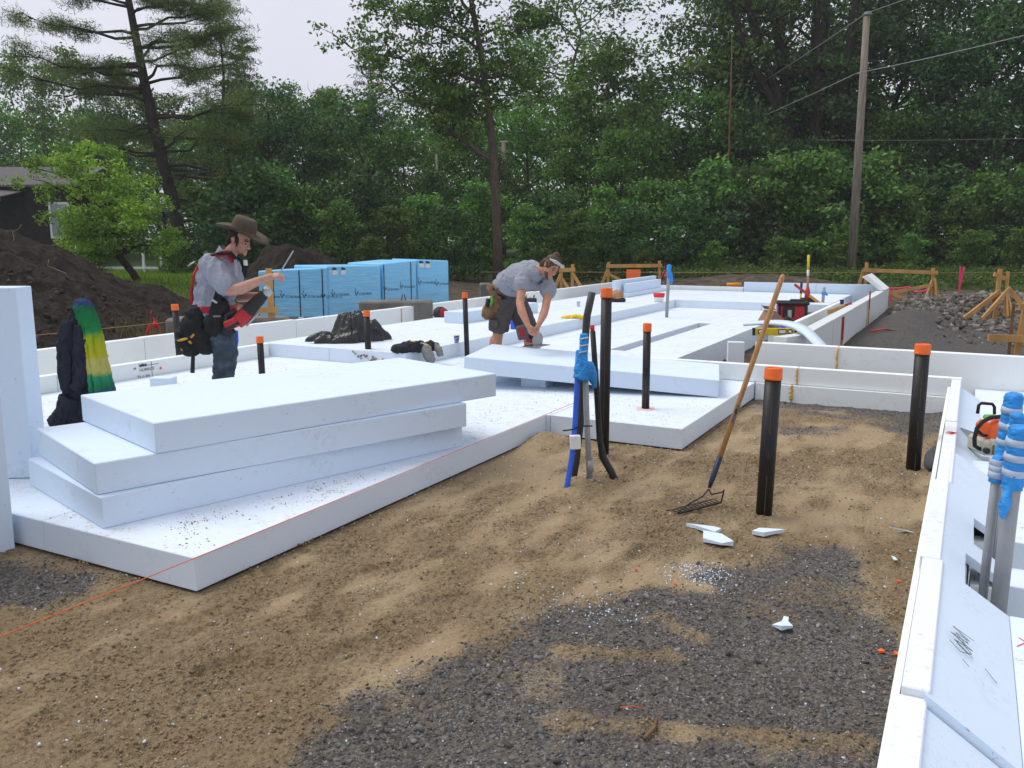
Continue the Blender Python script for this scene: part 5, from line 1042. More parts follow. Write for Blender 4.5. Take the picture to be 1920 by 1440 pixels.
def drape(name, mat, parent, C, prof, folds, label=None, cat=None, seed=0, lump=()):
    """hanging cloth: prof = (z, centre x, centre y, half width x, half depth y)"""
    n = 64; V = []; 
    for k, (z, cx, cy, rx, ry) in enumerate(prof):
        for i in range(n):
            a = 2 * math.pi * i / n; fo = 1 + folds * (k / (len(prof) - 1)) ** 0.7 * (math.sin(a * 7 + seed) * .6 + math.sin(a * 11 + 2 * seed + k * .3) * .4)
            V.append(C + np.array((cx + rx * fo * math.cos(a), cy + ry * fo * math.sin(a), z)))
    m_ = len(prof); F = [(i + k * n, k * n + (i + 1) % n, (k + 1) * n + (i + 1) % n, (k + 1) * n + i) for k in range(m_ - 1) for i in range(n)] + [tuple(range(n - 1, -1, -1)), tuple((m_ - 1) * n + i for i in range(n))]
    mb = MB(); mb.add(V, F)
    for f_ in lump: f_(mb)
    o = organic(name, mb, mat, parent, .009, 1, ((.016, .05, (1.7, 1.7, .35), True), (.006, .02, (1.3, 1.3, .5), True)))
    return tag(o, label, cat)
drape('jacket', mj.m, None, S, [(1.14, .0, 0, .02, .02), (1.12, .0, 0, .07, .08), (1.0, -.005, -.01, .105, .11), (.86, -.03, -.01, .13, .12), (.6, -.045, -.02, .15, .125), (.3, -.05, -.02, .165, .13), (.02, -.07, -.02, .175, .14)], .10, 'dark hooded jacket hanging over a stake at the left', 'jacket', 1,
      [lambda mb: mb.tube([S + (-.07, -.10, .98), S + (-.10, -.15, .78), S + (-.12, -.17, .5), S + (-.12, -.16, .33)], [.07, .075, .06, .05], 10), lambda mb: mb.tube([S + (.03, -.12, .95), S + (.04, -.16, .7), S + (.01, -.17, .42), S + (-.04, -.18, .36)], [.06, .065, .055, .05], 10), lambda mb: mb.tube([S + (-.12, -.1, .25), S + (-.18, -.13, .1), S + (-.30, -.16, .015)], [.11, .09, .05], 10)])
drape('dyed_shirt', md_.m, None, S + (.075, -.05, 0), [(1.19, -.04, 0, .012, .02), (1.175, -.045, 0, .05, .06), (1.12, -.04, -.005, .07, .09), (1.02, -.01, -.01, .07, .10), (.9, .025, -.015, .062, .11), (.7, .048, -.02, .066, .12), (.5, .066, -.02, .076, .125), (.34, .078, -.02, .088, .13), (.22, .082, -.02, .10, .135)], .20, 'green, yellow and blue tie-dyed shirt draped over the dark jacket', 'shirt', 4)

# ------------------------------------------------------------------ things on the raised floor
mg = NT('bin_bag'); mg.color((.009, .009, .010)).rough(mg.mapr(mg.noise(9, 4), .3, .7, .18, .42)); mg.b.inputs['Specular IOR Level'].default_value = .55; mg.bump(mg.noise(18, 5, .6), .012, .5)
def crumpled_bag():
    c = W(10.45, -8.5, .402); ax = np.array((.95, .30, 0)); ay = np.array((-.3, .95, 0)); nu, nv = 150, 90
    U, Vv = np.meshgrid(np.linspace(-1, 1, nu), np.linspace(-1, 1, nv), indexing='ij'); ang = np.arctan2(Vv, U); d = np.maximum(np.abs(U), np.abs(Vv)); rr_ = np.hypot(U, Vv) + 1e-6; u = U * d / rr_; v = Vv * d / rr_     # square grid squeezed onto a disc
    rim = 1 + .12 * np.sin(ang * 3 + 1) + .07 * np.sin(ang * 7) + .05 * np.sin(ang * 13 + 2)
    x = u * .61 * rim; y = v * .34 * rim
    env = np.clip(1 - d ** 7, 0, 1) ** .5
    left = .13 + .02 * x; peak = .34 * np.exp(-((x - .03 + .25 * y) / .19) ** 4 - ((y - .03) / .24) ** 4); lobe = .20 * np.exp(-((x - .34) / .2) ** 4); notch = .07 * np.exp(-((x + .22) / .07) ** 2)
    h = env * (left * (1 - .5 * np.exp(-((x + .62) / .2) ** 2)) + .8 * peak + .8 * lobe - notch)
    px_ = np.arctan2(y - .05, x - .06) * 2.2; pr = np.hypot(y - .05, x - .06)
    w1 = 1 - np.abs(2 * fbm(px_ * 1.0 + 5, pr * .35, .55, 2, VN2) - 1) * 1.6; w2 = 1 - np.abs(2 * fbm(x * 1.0 + y, y - x * .6, .13, 2, VN3) - 1) * 1.6; w3 = 1 - np.abs(2 * fbm(x - y, (x + y) * .5, .05, 2, VN1) - 1)
    h = np.maximum(0.003, h + env * (.055 * (w1 - .4) + .04 * (w2 - .4) + .012 * (w3 - .5)))
    swell = .05 * env * (1 - d) ; P = c[None, None] + ax * x[..., None] + ay * (y - .10 * np.clip(h, 0, .4))[..., None] + UZ * h[..., None]
    idx = np.arange(nu * nv).reshape(nu, nv); q = np.stack([idx[:-1, :-1], idx[1:, :-1], idx[1:, 1:], idx[:-1, 1:]], -1).reshape(-1, 4)
    me = fast_mesh('rubbish_bag', (P - c).reshape(-1, 3), q, mat=mg.m, smooth=True); tag(link('rubbish_bag', me, None, c), 'crumpled shiny black plastic bag on the raised foam floor', 'bag')
crumpled_bag()
# work jacket thrown over the step
c = W(9.9, -6.78, .4); t = thing('work_jacket', 'black, grey and yellow work jacket thrown over the edge of the foam step', 'jacket', c); mb = MB()
ux = np.array((.93, .37, 0)); uy = np.array((-.37, .93, 0))
for (u, v, z, rx, ry, rz) in ((-.26, .0, .05, .13, .10, .055), (-.12, .02, .07, .14, .10, .075), (.0, .03, .07, .10, .09, .07)): mb.ell(c + ux * u + uy * v + (0, 0, z), (rx, ry, rz))
mb.ell(c + ux * .20 + uy * .06 + (0, 0, .07), (.09, .08, .06)); organic('body', mb, simple('black_work_cloth', (.02, .022, .028), .9, .3, 12), t, .011, 2, ((.02, .07, (1, 1, 1), True), (.008, .03, (1, 1, 1), True)))
mb = MB(); mb.tube([c + ux * .02 + uy * .02 + (0, 0, .085), c + ux * .09 + uy * -.03 + (0, 0, .04), c + ux * .12 + uy * -.085 + (0, 0, -.06), c + ux * .16 + uy * -.09 + (0, 0, -.15)], [.05, .07, .07, .055], 10)
mb.tube([c + ux * .24 + uy * .03 + (0, 0, .08), c + ux * .28 + uy * -.03 + (0, 0, .02), c + ux * .30 + uy * -.05 + (0, 0, -.07)], [.05, .05, .04], 10); organic('sleeve', mb, simple('grey_work_cloth', (.25, .245, .24), .9, .12, 12), t, .011, 2, ((.012, .05, (1, 1, 1), True),))
mb = MB(); mb.ell(c + ux * .10 + uy * -.045 + (0, 0, .085), (.07, .03, .02), Quaternion((0, 1, 0), .4)); mb.build('yellow_patch', M['yellow'], t, True); mb = MB(); mb.ell(c + ux * -.10 + uy * .0 + (0, 0, .145), (.05, .03, .018)); mb.build('yellow_patch', M['yellow'], t, True)
# coffee cup with print
def cup(p, h, r, mat, label, group=None, lidmat=None):
    t = thing('paper_cup', label, 'cup', p); mb = MB(); mb.lathe(p, [(r * .74, 0), (r * .76, .001), (r, h), (r * 1.06, h), (r * 1.06, h + .006), (r * .95, h + .006), (r * .7, .012)], 18); mb.build('body', mat, t, True)
    mb = MB(); mb.lathe(p + (0, 0, h), [(r * 1.02, 0), (r * 1.09, .004), (r * 1.02, .012), (r * .6, .013)], 18); mb.build('rim', lidmat or M['white_plastic'], t, True); return t
mc = NT('blue_printed_cup'); mc.color(mc.ramp(mc.noise(55, 2), [(.52, (.03, .06, .32)), (.56, (.62, .65, .74))])).rough(.5)
cup(W(11.03, -6.86, .402), .11, .045, mc.m, 'blue and white paper cup on the edge of the foam step')
cup(W(18.5, -8.12, .402), .12, .045, simple('clear_cup', (.55, .62, .68), .25, .05), 'clear plastic cup on the raised floor behind the man in shorts')
cup(W(21.2, -2.62, .47), .11, .05, simple('blue_cup', (.05, .07, .33), .5, .1), 'dark blue cup standing inside the far right form wall')
c = W(15.69, -6.95, .402); mb = MB()
for (u, v, z) in ((-.1, 0, .02), (.02, .02, .035), (.12, -.01, .02), (-.18, 0, .012), (.2, 0, .015)): mb.ell(c + (u, v, z), (.10, .10, .028))
tag(organic('cloth', mb, simple('yellow_cloth', (.75, .48, .02), .8, .1), None, .012, 2, ((.02, .05, (1, 1, 1), True),)), 'crumpled yellow cloth on the edge of the raised floor', 'cloth')
p = W(13.24, -7.05, .402); t = thing('spray_can', 'bright blue can standing behind the legs of the man in shorts', 'can', p); mb = MB(); mb.lathe(p, [(.055, 0), (.058, .01), (.058, .17), (.04, .2)], 16); mb.build('body', M['blue_pipe'], t, True); mb = MB(); mb.lathe(p + (0, 0, .2), [(.028, 0), (.028, .05)], 12); mb.build('nozzle', M['blue_tape'], t, True)
p = W(14.67, -9.5, .402); t = thing('tool_bag', 'small red and black tool bag near the left form wall', 'bag', p); mb = MB(); mb.ell(p + (0, 0, .07), (.15, .12, .13)); o = organic('body', mb, M['darkgrey'], t, .014, 2, ((.02, .07, (1, 1, 1), True),)); mb = MB(); mb.ell(p + (.06, -.06, .08), (.10, .08, .10)); organic('pocket', mb, simple('dark_red_cloth', (.28, .02, .02), .8, .15), t, .012, 2, ((.012, .05, (1, 1, 1), True),))
p = W(17.3, -9.65, .402); t = thing('fuel_can', 'red can beside the left form wall behind the slender pipe', 'can', p); mb = MB(); mb.bbox(p + (0, 0, .13), (.24, .16, .24), .03); mb.build('body', M['redrib'], t); mb = MB(); mb.tube([p + (.06, 0, .24), p + (.10, 0, .32), p + (.16, 0, .34)], .018, 8); mb.build('spout', M['darkgrey'], t, True); mb = MB(); mb.tube([p + (-.09, 0, .25), p + (-.07, 0, .31), p + (.02, 0, .31), p + (.04, 0, .25)], .012, 8); mb.build('handle', M['darkgrey'], t, True)
p = W(17.9, -9.2, .402); t = thing('tool_tote', 'open black tool tote behind the man in shorts', 'tool box', p); mb = MB(); mb.bbox(p + (0, 0, .1), (.5, .26, .2), .015); mb.build('box', M['darkgrey'], t)
for i in range(5): mb = MB(); mb.tube([p + (-.18 + i * .09, 0, .18), p + (-.17 + i * .09, .02, .27 + .03 * (i % 2))], .016, 7); mb.build('tool_handle', (M['white_plastic'], M['darkgrey'], M['ash_handle'])[i % 3], t, True)
# small black offcut lying by the short pipe
p = W(7.7, -7.6, .205); mb = MB(); mb.tube([p, p + (.11, .02, .004)], .022, 10); tag(mb.build('pipe_offcut', M['abs'], None, True), 'small black pipe offcut lying right of the short capped pipe', 'pipe offcut')
p = W(10.0, -8.75, .402); mb = MB(); mb.lathe(p, [(.09, 0), (.095, .006), (.07, .012), (.01, .012)], 20); tag(mb.build('foam_disc', M['foam_new'], None, True), 'thin white foam disc in front of the black bag', 'foam disc')
# far conduits
for (a, b, z0, top, lab, tape) in ((18.93, -6.1, .2, 1.38, 'lone grey conduit with blue taped top in the middle of the floor', True), (22.66, -3.26, .2, .78, 'short pale conduit near the far right form wall', False)):
    p = W(a, b, z0); t = thing('conduit', lab, 'conduit', p); mb = MB(); mb.tube([p, p + (.02, 0, top - z0)], .038, 12); mb.build('tube', M['grey_pvc'], t, True); mb = MB(); q = p + (.02, 0, top - z0)
    if tape: mb.tube([q - (0, 0, .32), q - (0, 0, .2), q + (0, 0, .01)], [.03, .05, .045], 10); mb.tube([q - (-.03, 0, .15), q + (.05, 0, -.3), q + (.06, 0, -.42)], [.03, .05, .01], 8)
    else: mb.tube([q - (0, 0, .18), q - (0, 0, .12)], .048, 10); mb.tube([q - (-.03, 0, .15), q + (.09, 0, -.2)], [.03, .02], 8)
    organic('tape_wrap', mb, M['blue_tape'], t, .014, 2, ((.014, .05, (1, 1, 1), True),))
# sledgehammer standing on its head and a second dark handle
p = W(22.6, -3.62, .402); t = thing('sledgehammer', 'sledgehammer standing on its head, yellow grip and red collar', 'hammer', p); up_ = np.array((-.03, 0, 1.18))
mb = MB(); mb.beam(p + (-.17, 0, .06), p + (.2, 0, .05), .1, .11); bev(mb.build('head', M['iron'], t), .02); mb = MB(); mb.tube([p + (0, 0, .1), p + up_ * .2, p + up_ * .32], [.075, .07, .04], 8); mb.build('collar', M['red'], t, True)
mb = MB(); mb.tube([p + up_ * .3, p + up_ * .74], .032, 8); mb.build('handle', M['ash_handle'], t, True); mb = MB(); mb.tube([p + up_ * .735, p + up_], .034, 8); mb.build('grip', M['yellow'], t, True); mb = MB(); mb.tube([p + up_ * .56, p + up_ * .68], .0335, 8); mb.build('label_band', M['white_plastic'], t, True)
p = W(23.0, -3.85, .402); t = thing('pry_bar', 'short dark-topped handle standing just left of the sledgehammer', 'tool', p); mb = MB(); mb.tube([p, p + (0, 0, .2)], .028, 8); mb.build('shaft', M['yellow'], t, True); mb = MB(); mb.tube([p + (0, 0, .19), p + (0, 0, .5)], .034, 8); mb.build('grip', M['navy'], t, True)
# red tool box, cardboard box, spirit level, coloured bits
p = W(19.0, -3.35, .202); t = thing('tool_box', 'red and black tool case standing by the far right form wall', 'tool box', p); rz = Quaternion((0, 0, 1), R(-12)); Rz = np.array(rz.to_matrix()); L = lambda x, y, z: p + Rz @ np.array((x, y, z))
mb = MB(); mb.bbox(L(0, 0, .2), (.62, .36, .38), .04, rz); mb.build('case', M['red'], t); mb = MB(); mb.bbox(L(0, 0, .42), (.68, .42, .08), .03, rz); mb.bbox(L(.1, 0, .475), (.30, .10, .05), .02, rz); mb.build('lid', M['darkgrey'], t)
mb = MB(); mb.bbox(L(-.08, -.185, .24), (.24, .03, .24), .02, rz); mb.build('front_panel', M['darkgrey'], t); mb = MB(); mb.bbox(L(-.06, -.205, .20), (.08, .01, .16), .004, rz); mb.build('latch', M['steel'], t)
for s in (-1, 1): mb = MB(); mb.bbox(L(s * .27, -.18, .2), (.06, .03, .36), .012, rz); mb.build('corner_post', M['darkgrey'], t)
p = W(14.9, -3.0, .40); t = thing('cardboard_box', 'open brown cardboard box tipped on its corner behind the spirit level', 'box', p); qr = Quaternion((0, 0, 1), R(30)) @ Quaternion((0, 1, 0), R(38)); Rm = np.array(qr.to_matrix()); L = lambda x, y, z: p + (0, 0, .10) + Rm @ np.array((x, y, z))
for nm, cc, sz_ in (('bottom', (0, 0, 0), (.30, .26, .006)), ('side_panel', (-.15, 0, .11), (.006, .26, .22)), ('side_panel', (.15, 0, .11), (.006, .26, .22)), ('side_panel', (0, -.13, .11), (.294, .006, .22)), ('side_panel', (0, .13, .11), (.294, .006, .22)), ('flap', (-.20, 0, .24), (.10, .25, .005))): mb = MB(); mb.box(L(*cc), sz_, qr); mb.build(nm, M['cardboard'], t)
a0 = np.array((3.86, 13.65, .50)); a1 = np.array((4.50, 13.40, .525)); t = thing('spirit_level', 'yellow spirit level lying across the corner of the footing trench', 'spirit level', a0); d = a1 - a0
mb = MB(); mb.beam(a0 + d * .06, a1 - d * .06, .03, .115); bev(mb.build('body', M['yellow'], t), .006)
for f_ in (0, 1): mb = MB(); mb.beam(a0 + d * (0 if f_ == 0 else .94), a0 + d * (.065 if f_ == 0 else 1), .036, .12); mb.build('end_cap', M['darkgrey'], t)
fr = np.cross(d / np.linalg.norm(d), (0, 0, 1)); fr /= np.linalg.norm(fr)
for f_, w_ in ((.18, .05), (.84, .05)):
    mb = MB(); q = a0 + d * f_ + fr * .0155; mb.lathe(q, [(.042, -.002), (.042, .004), (.026, .004), (.026, .002)], 16, Vector(fr).to_track_quat('Z', 'Y')); mb.build('vial_ring', M['darkgrey'], t, True); mb = MB(); mb.lathe(q, [(.026, 0), (.026, .003)], 14, Vector(fr).to_track_quat('Z', 'Y')); mb.build('vial', M['white_plastic'], t, True)
mb = MB(); mb.beam(a0 + d * .58 + fr * .016, a0 + d * .76 + fr * .016, .004, .08); mb.build('grip_frame', M['darkgrey'], t); mb = MB(); mb.beam(a0 + d * .60 + fr * .0195, a0 + d * .74 + fr * .0195, .004, .05); mb.build('window', M['white_plastic'], t)
p = np.array((4.55, 14.3, .40)); mb = MB(); mb.bbox(p + (0, 0, .10), (.10, .10, .20), .02); tag(mb.build('marker_can', M['blue_pipe']), 'small blue can behind the spirit level', 'can')
p = W(16.0, -3.0, .202); mb = MB(); mb.tube([p + (0, 0, .1), p + (.03, 0, .3), p + (.12, 0, .36), p + (.2, 0, .3), p + (.2, 0, .2)], .03, 8); tag(mb.build('hand_tool', M['darkgrey'], None, True), 'black tool handle sticking up beside the cardboard box', 'tool')
# small cut block and red bucket at the far end
p = W(20.9, -6.95, .402); t = thing('grout_bucket', 'small red-rimmed bucket behind the lone taped conduit', 'bucket', p); mb = MB(); mb.lathe(p, [(.11, 0), (.14, .2)], 14); mb.build('body', M['white_plastic'], t, True); mb = MB(); mb.lathe(p + (0, 0, .12), [(.135, 0), (.15, .1), (.13, .1)], 14); mb.build('rim', M['redrib'], t, True)
p = W(20.4, -7.9, .402); t = thing('power_saw', 'brown and grey hand tool lying at the end of the upright foam pair', 'tool', p); mb = MB(); mb.ell(p + (0, 0, .17), (.18, .13, .13)); organic('motor', mb, simple('tan_plastic', (.40, .22, .11), .6, .2), t, .02, 2, ((.02, .08, (1, 1, 1), True),)); mb = MB(); mb.bbox(p + (0, -.02, .05), (.44, .2, .1), .03); mb.build('base', M['darkgrey'], t)
# red-tipped stakes
def stake(a, b, z0, z1, label, lean=(0, 0, 0), red=.6, w=.085):
    p = W(a, b, z0); q = W(a, b, z1) + np.array(lean); t = thing('stake', label, 'stake', p, 'red-sprayed wooden stakes'); mb = MB(); mb.beam(p, p + (q - p) * (1 - red), w, .025, BX); mb.build('bare_wood', M['lumber'], t); mb = MB(); mb.beam(p + (q - p) * (1 - red), q, w, .0256, BX); mb.build('painted_end', M['red_paint'], t); return t
stake(16.69, -2.015, -.15, .56, 'red-topped stake against the outside of the right form wall, nearest one'); stake(21.07, -2.01, -.1, .80, 'taller dark red stake against the far part of the right form wall', red=.45)
stake(17.6, -2.42, .56, .60, 'red-tipped stick lying along the top of the right form wall', tuple(W(1.9, .2, .0) - W(0, 0, 0)), .3); stake(22.7, -3.15, .25, .85, 'red-tipped stick leaning across beside the short pale conduit', (-.85, 0, .0), .45)
p = W(18.9, -1.75, .1); t = thing('stake', 'red-ended offcut lying on the grey bank outside the right wall', 'stake', p); mb = MB(); mb.beam(p, p + (.28, -.05, .05), .1, .03); mb.build('painted_end', M['red_paint'], t); mb = MB(); mb.beam(p + (.28, -.05, .05), p + (.6, -.14, .0), .1, .03); mb.build('bare_wood', M['lumber_old'], t)
# orange float on the far wall, orange sheet
p = W(26.9, -6.75, .56); mb = MB(); mb.tube([p, p + (.45, 0, 0)], .07, 10); tag(mb.build('orange_tube', simple('orange_tube', (.75, .28, .03), .5, .1), None, True), 'short orange tube lying on top of the far end wall', 'tube')
p = W(26.75, -10.0, .3); mb = MB(); mb.bbox(p + (.2, 0, .35), (.46, .05, .68), .01); tag(mb.build('warning_board', M['cap']), 'square bright orange board behind the far left corner of the forms', 'panel')
# handwriting on the low left panel and on the right slope, yellowish marks
def scribble(name, origin, ux_, uy_, strokes, w_, mat, label, cat, nrm):
    nrm = np.asarray(nrm, float); h_ = thing(name, label, cat, origin)
    for st in strokes:
        mb = MB()
        for (x0, y0), (x1, y1) in zip(st[:-1], st[1:]): mb.beam(origin + ux_ * x0 + uy_ * y0 + nrm * .0012, origin + ux_ * x1 + uy_ * y1 + nrm * .0012, w_, .001, nrm)
        mb.build('marker_stroke', M[mat], h_)
    return h_
M['ink'] = simple('marker_ink', (.03, .03, .035), .6)
def text_mesh(s, size):
    cu = bpy.data.curves.new('t', 'FONT'); cu.body = s; cu.size = size; cu.extrude = .0; cu.resolution_u = 2; o = bpy.data.objects.new('t', cu); COL.objects.link(o)
    dg = bpy.context.evaluated_depsgraph_get(); me = bpy.data.meshes.new_from_object(o.evaluated_get(dg), depsgraph=dg); bpy.data.objects.remove(o); bpy.data.curves.remove(cu)
    V = np.array([v.co for v in me.vertices]); F = [tuple(p.vertices) for p in me.polygons]; bpy.data.meshes.remove(me); return V, F
def lettering(name, s, size, origin, ux_, uy_, mat, parent, skew=0.0):
    V, F = text_mesh(s, size); P = [origin + ux_ * (v[0] + skew * v[1]) + uy_ * v[1] for v in V]; return raw(name, P, F, mat, parent)
# on the low panel: a scribbled line, a word-like scrawl, and the dimension
o0 = W(7.30, -9.333, .235); mb = MB(); k_ = 0
hand = thing('handwriting', 'black marker handwriting and dimension on the low foam panel at the left', 'handwriting', o0)
zig = lambda x0, y0, n, dx, h, sd: [[(x0 + i * dx + .2 * dx * math.sin(i * sd), y0 + h * (0.5 + .5 * math.sin(i * 2.4 + sd))) for i in range(n)]]
for st in zig(0, .10, 16, .008, .045, 1.7) + zig(.01, .10, 12, .009, .04, 2.3) + [[(.19, .16), (.19, -.06)], [(.10, .115), (.30, .115)], [(-.09, .09), (-.05, .105), (-.05, .085), (-.09, .09)]]:
    for (x0, y0), (x1, y1) in zip(st[:-1], st[1:]): mb.beam(o0 + AX * x0 + UZ * y0, o0 + AX * x1 + UZ * y1, .005, .001, BX)
mb.build('marker_lines', M['ink'], hand)
lettering('lettering', 'HURRICE', .055, o0 + AX * 0.0 + UZ * .045 + BX * .001, AX, UZ, M['ink'], hand, .15)
lettering('lettering', '21-1 3/4', .055, o0 + AX * -.04 + UZ * -.04 + BX * .001, AX, UZ, M['ink'], hand, .15)
mb = MB(); mb.lathe(o0 + AX * .33 + UZ * .05, [(.018, -.001), (.018, .001)], 8, Vector(BX).to_track_quat('Z', 'Y')); mb.build('orange_dot', M['cap'], hand)
sl = np.array(BX * .29 - UZ * .20); sl /= np.linalg.norm(sl); sn = np.cross(AX, sl); sn = sn if sn[2] > 0 else -sn; o1 = W(3.62, .035, .383)
scribble('handwriting', o1, AX, sl, zig(0, .0, 9, .022, .11, 1.1) + zig(.01, .02, 7, .026, .07, 2.0) + [[(.0, .0), (-.03, .05), (.03, .10), (.10, .02)], [(-.08, .06), (-.10, .09)], [(.0, .16), (-.05, .21)]], .0028, 'ink', 'looping pencil scrawl on the slanted side of the right form', 'handwriting', sn)
scribble('paint_mark', W(7.62, -.055, .4125), AX, BX, [[(-.04, .0), (.02, .03), (.05, -.02)], [(-.02, -.03), (.03, .05)]], .02, 'redrib', 'red paint dab on top of the right form near the chainsaw', 'paint mark', UZ)
scribble('handwriting', W(3.9, .36, .205), AX, BX, [[(0, 0), (.2, .1), (.3, .0), (.2, -.06)], [(.32, .02), (.5, .1)], [(.1, .1), (.3, -.05)], [(-.1, .05), (-.2, .14)]], .004, 'redrib', 'thin red pencil marks on the floor beside the nearest taped conduits', 'handwriting', UZ)
# sawn rough edge stain: muddy splash on the raised step
for (a, b, z) in ((9.64, -7.55, .31),):
    mb = MB(); r = np.random.default_rng(4)
    for i in range(26): q = W(a, b, z) + BX * r.normal() * .16 + UZ * r.normal() * .03 + AX * -.004; mb.ell(q, (.012 * r.random() + .004,) * 3, n=6, m=4)
    mb.ell(W(a, b + .17, .27), (.05, .04, .03), n=8, m=5); tag(mb.build('mud_splash', M['crumb']), 'splash of brown mud on the front of the foam step', 'mud', None, 'stuff')
r = np.random.default_rng(14); mb = MB()
for i in range(60): q = np.array((-5.02, 5.43, 1.5)) ; q = W(3.735, -6.22 - .05 * abs(r.normal()), 1.52) + UZ * (-.22 * r.random() ** 1.5 + .06) + BX * -.1 * r.random(); mb.ell(q, (.028 * r.random() + .008,) * 3, n=6, m=4)
tag(mb.build('mud_stain', simple('brown_mud', (.20, .12, .06), .95, .4, 20)), 'brown mud caked on the corner of the tall foam board at the left edge', 'mud', None, 'stuff')
# ================================================================== BEYOND THE FORMS
def tz(x, y): return float(terr_h(np.array([float(x)]), np.array([float(y)]))[0])
# ------------------------------------------------------------------ soil heaps
def heap(cx, cy, r0, r1, h, label, seed, step=.09, mat=None, name='soil_heap'):
    g = np.arange(-r1 - .5, r1 + .5, step); X, Y = np.meshgrid(g, g, indexing='ij'); d = np.hypot(X, Y) + 1.1 * (fbm(X + seed * 9, Y, 2.2, 3) - .5)
    Z = h * (1 - sstep(0, 1, np.clip((d - r0) / (r1 - r0), 0, 1)) * .35 - .65 * np.clip((d - r0) / (r1 - r0), 0, 1))
    k = np.clip(Z / .3, 0, 1); Z = Z + k * (.42 * (fbm(X + seed, Y, .75, 4, VN2) - .5) + .26 * (fbm(X, Y + seed, .24, 3, VN3) - .5) + .14 * np.abs(fbm(X, Y, .13, 2, VN1) - .5))
    Z = Z - .06; n = len(g); idx = np.arange(n * n).reshape(n, n); base = terr_h(X + cx, Y + cy); q = np.stack([idx[:-1, :-1], idx[1:, :-1], idx[1:, 1:], idx[:-1, 1:]], -1).reshape(-1, 4)
    inside = d < r1 + .3; keep = inside.ravel()[q].all(1); me = fast_mesh(name, np.stack([X, Y, Z + base - tz(cx, cy)], -1).reshape(-1, 3), q[keep], mat=mat, smooth=True)
    bm = bmesh.new(); bm.from_mesh(me); bmesh.ops.delete(bm, geom=[v for v in bm.verts if not v.link_faces], context='VERTS'); bm.to_mesh(me); bm.free()
    o = link(name, me, None, (cx, cy, tz(cx, cy))); return tag(o, label, 'soil heap')
ms_ = NT('topsoil'); f = ms_.noise(5, 7, .7); ms_.color(ms_.ramp(f, [(.3, (.014, .0105, .008)), (.55, (.035, .026, .019)), (.75, (.07, .054, .041))])).rough(1); ms_.bump(ms_.math('ADD', f, ms_.noise(26, 5, .7)), .07, 1.0)
heap(-14.6, 18.2, 3.4, 7.8, 1.74, 'large dark brown topsoil heap at the left, in front of the leaning tree', 2, .05, ms_.m)
heap(-6.5, 25.2, .7, 2.3, 1.42, 'smaller dark soil heap behind the man in the hat', 5, .05, ms_.m)
M['root'] = simple('dry_root', (.30, .25, .18), .9, .3, 20)
for i, (x, y, z) in enumerate(((-8.3, 13.4, 1.15), (-9.2, 13.2, .95), (-8.9, 15.4, 1.9), (-7.7, 14.9, 1.3))):
    mb = MB(); r = np.random.default_rng(i); mb.tube(wob((x, y, z), (x + .25 * (-1) ** i, y - .1, z + .32), 4, .12, r), .005, 5); tag(mb.build('root', M['root'], None, True), ('thin pale root low on the near face of the topsoil heap', 'pale root at the left edge of the topsoil heap', 'pale root near the top of the topsoil heap', 'pale root on the right flank of the topsoil heap')[i], 'root', 'roots in the soil heap')
# clods on the heap
M['clod'] = island_mat('soil_clod', [(0, (.02, .015, .011)), (.6, (.038, .029, .021)), (1, (.07, .054, .04))], 1.0)
r = np.random.default_rng(8); n = 4200; x = -14.6 + 7.6 * (r.random(n) * 2 - 1); y = 18.2 - 8.3 * r.random(n) ** .8; d = np.hypot(x + 14.6, y - 18.2); k = d < 7.7; x, y, d = x[k], y[k], d[k]
z = terr_h(x, y) + np.maximum(0, 1.74 * (1 - np.clip((d - 3.4) / 4.4, 0, 1))) + .04; sz = .02 + .06 * r.random(len(x)) ** 2.5
stones('soil_clods', np.stack([x, y, z], -1), sz, M['clod'], r, flat=(1, .85, .7), tilt=None, jag=.4)
# dry grass tuft at the ribbon stake
n = 420; x0, y0 = W(10.9, -13.1)[:2]; x = x0 + .55 * r.normal(size=n); y = y0 + .3 * r.normal(size=n); blades('dry_grass', x, y, .25 + .5 * r.random(n), simple('dry_grass', (.17, .15, .06), .9, .4, 9), r, .006)

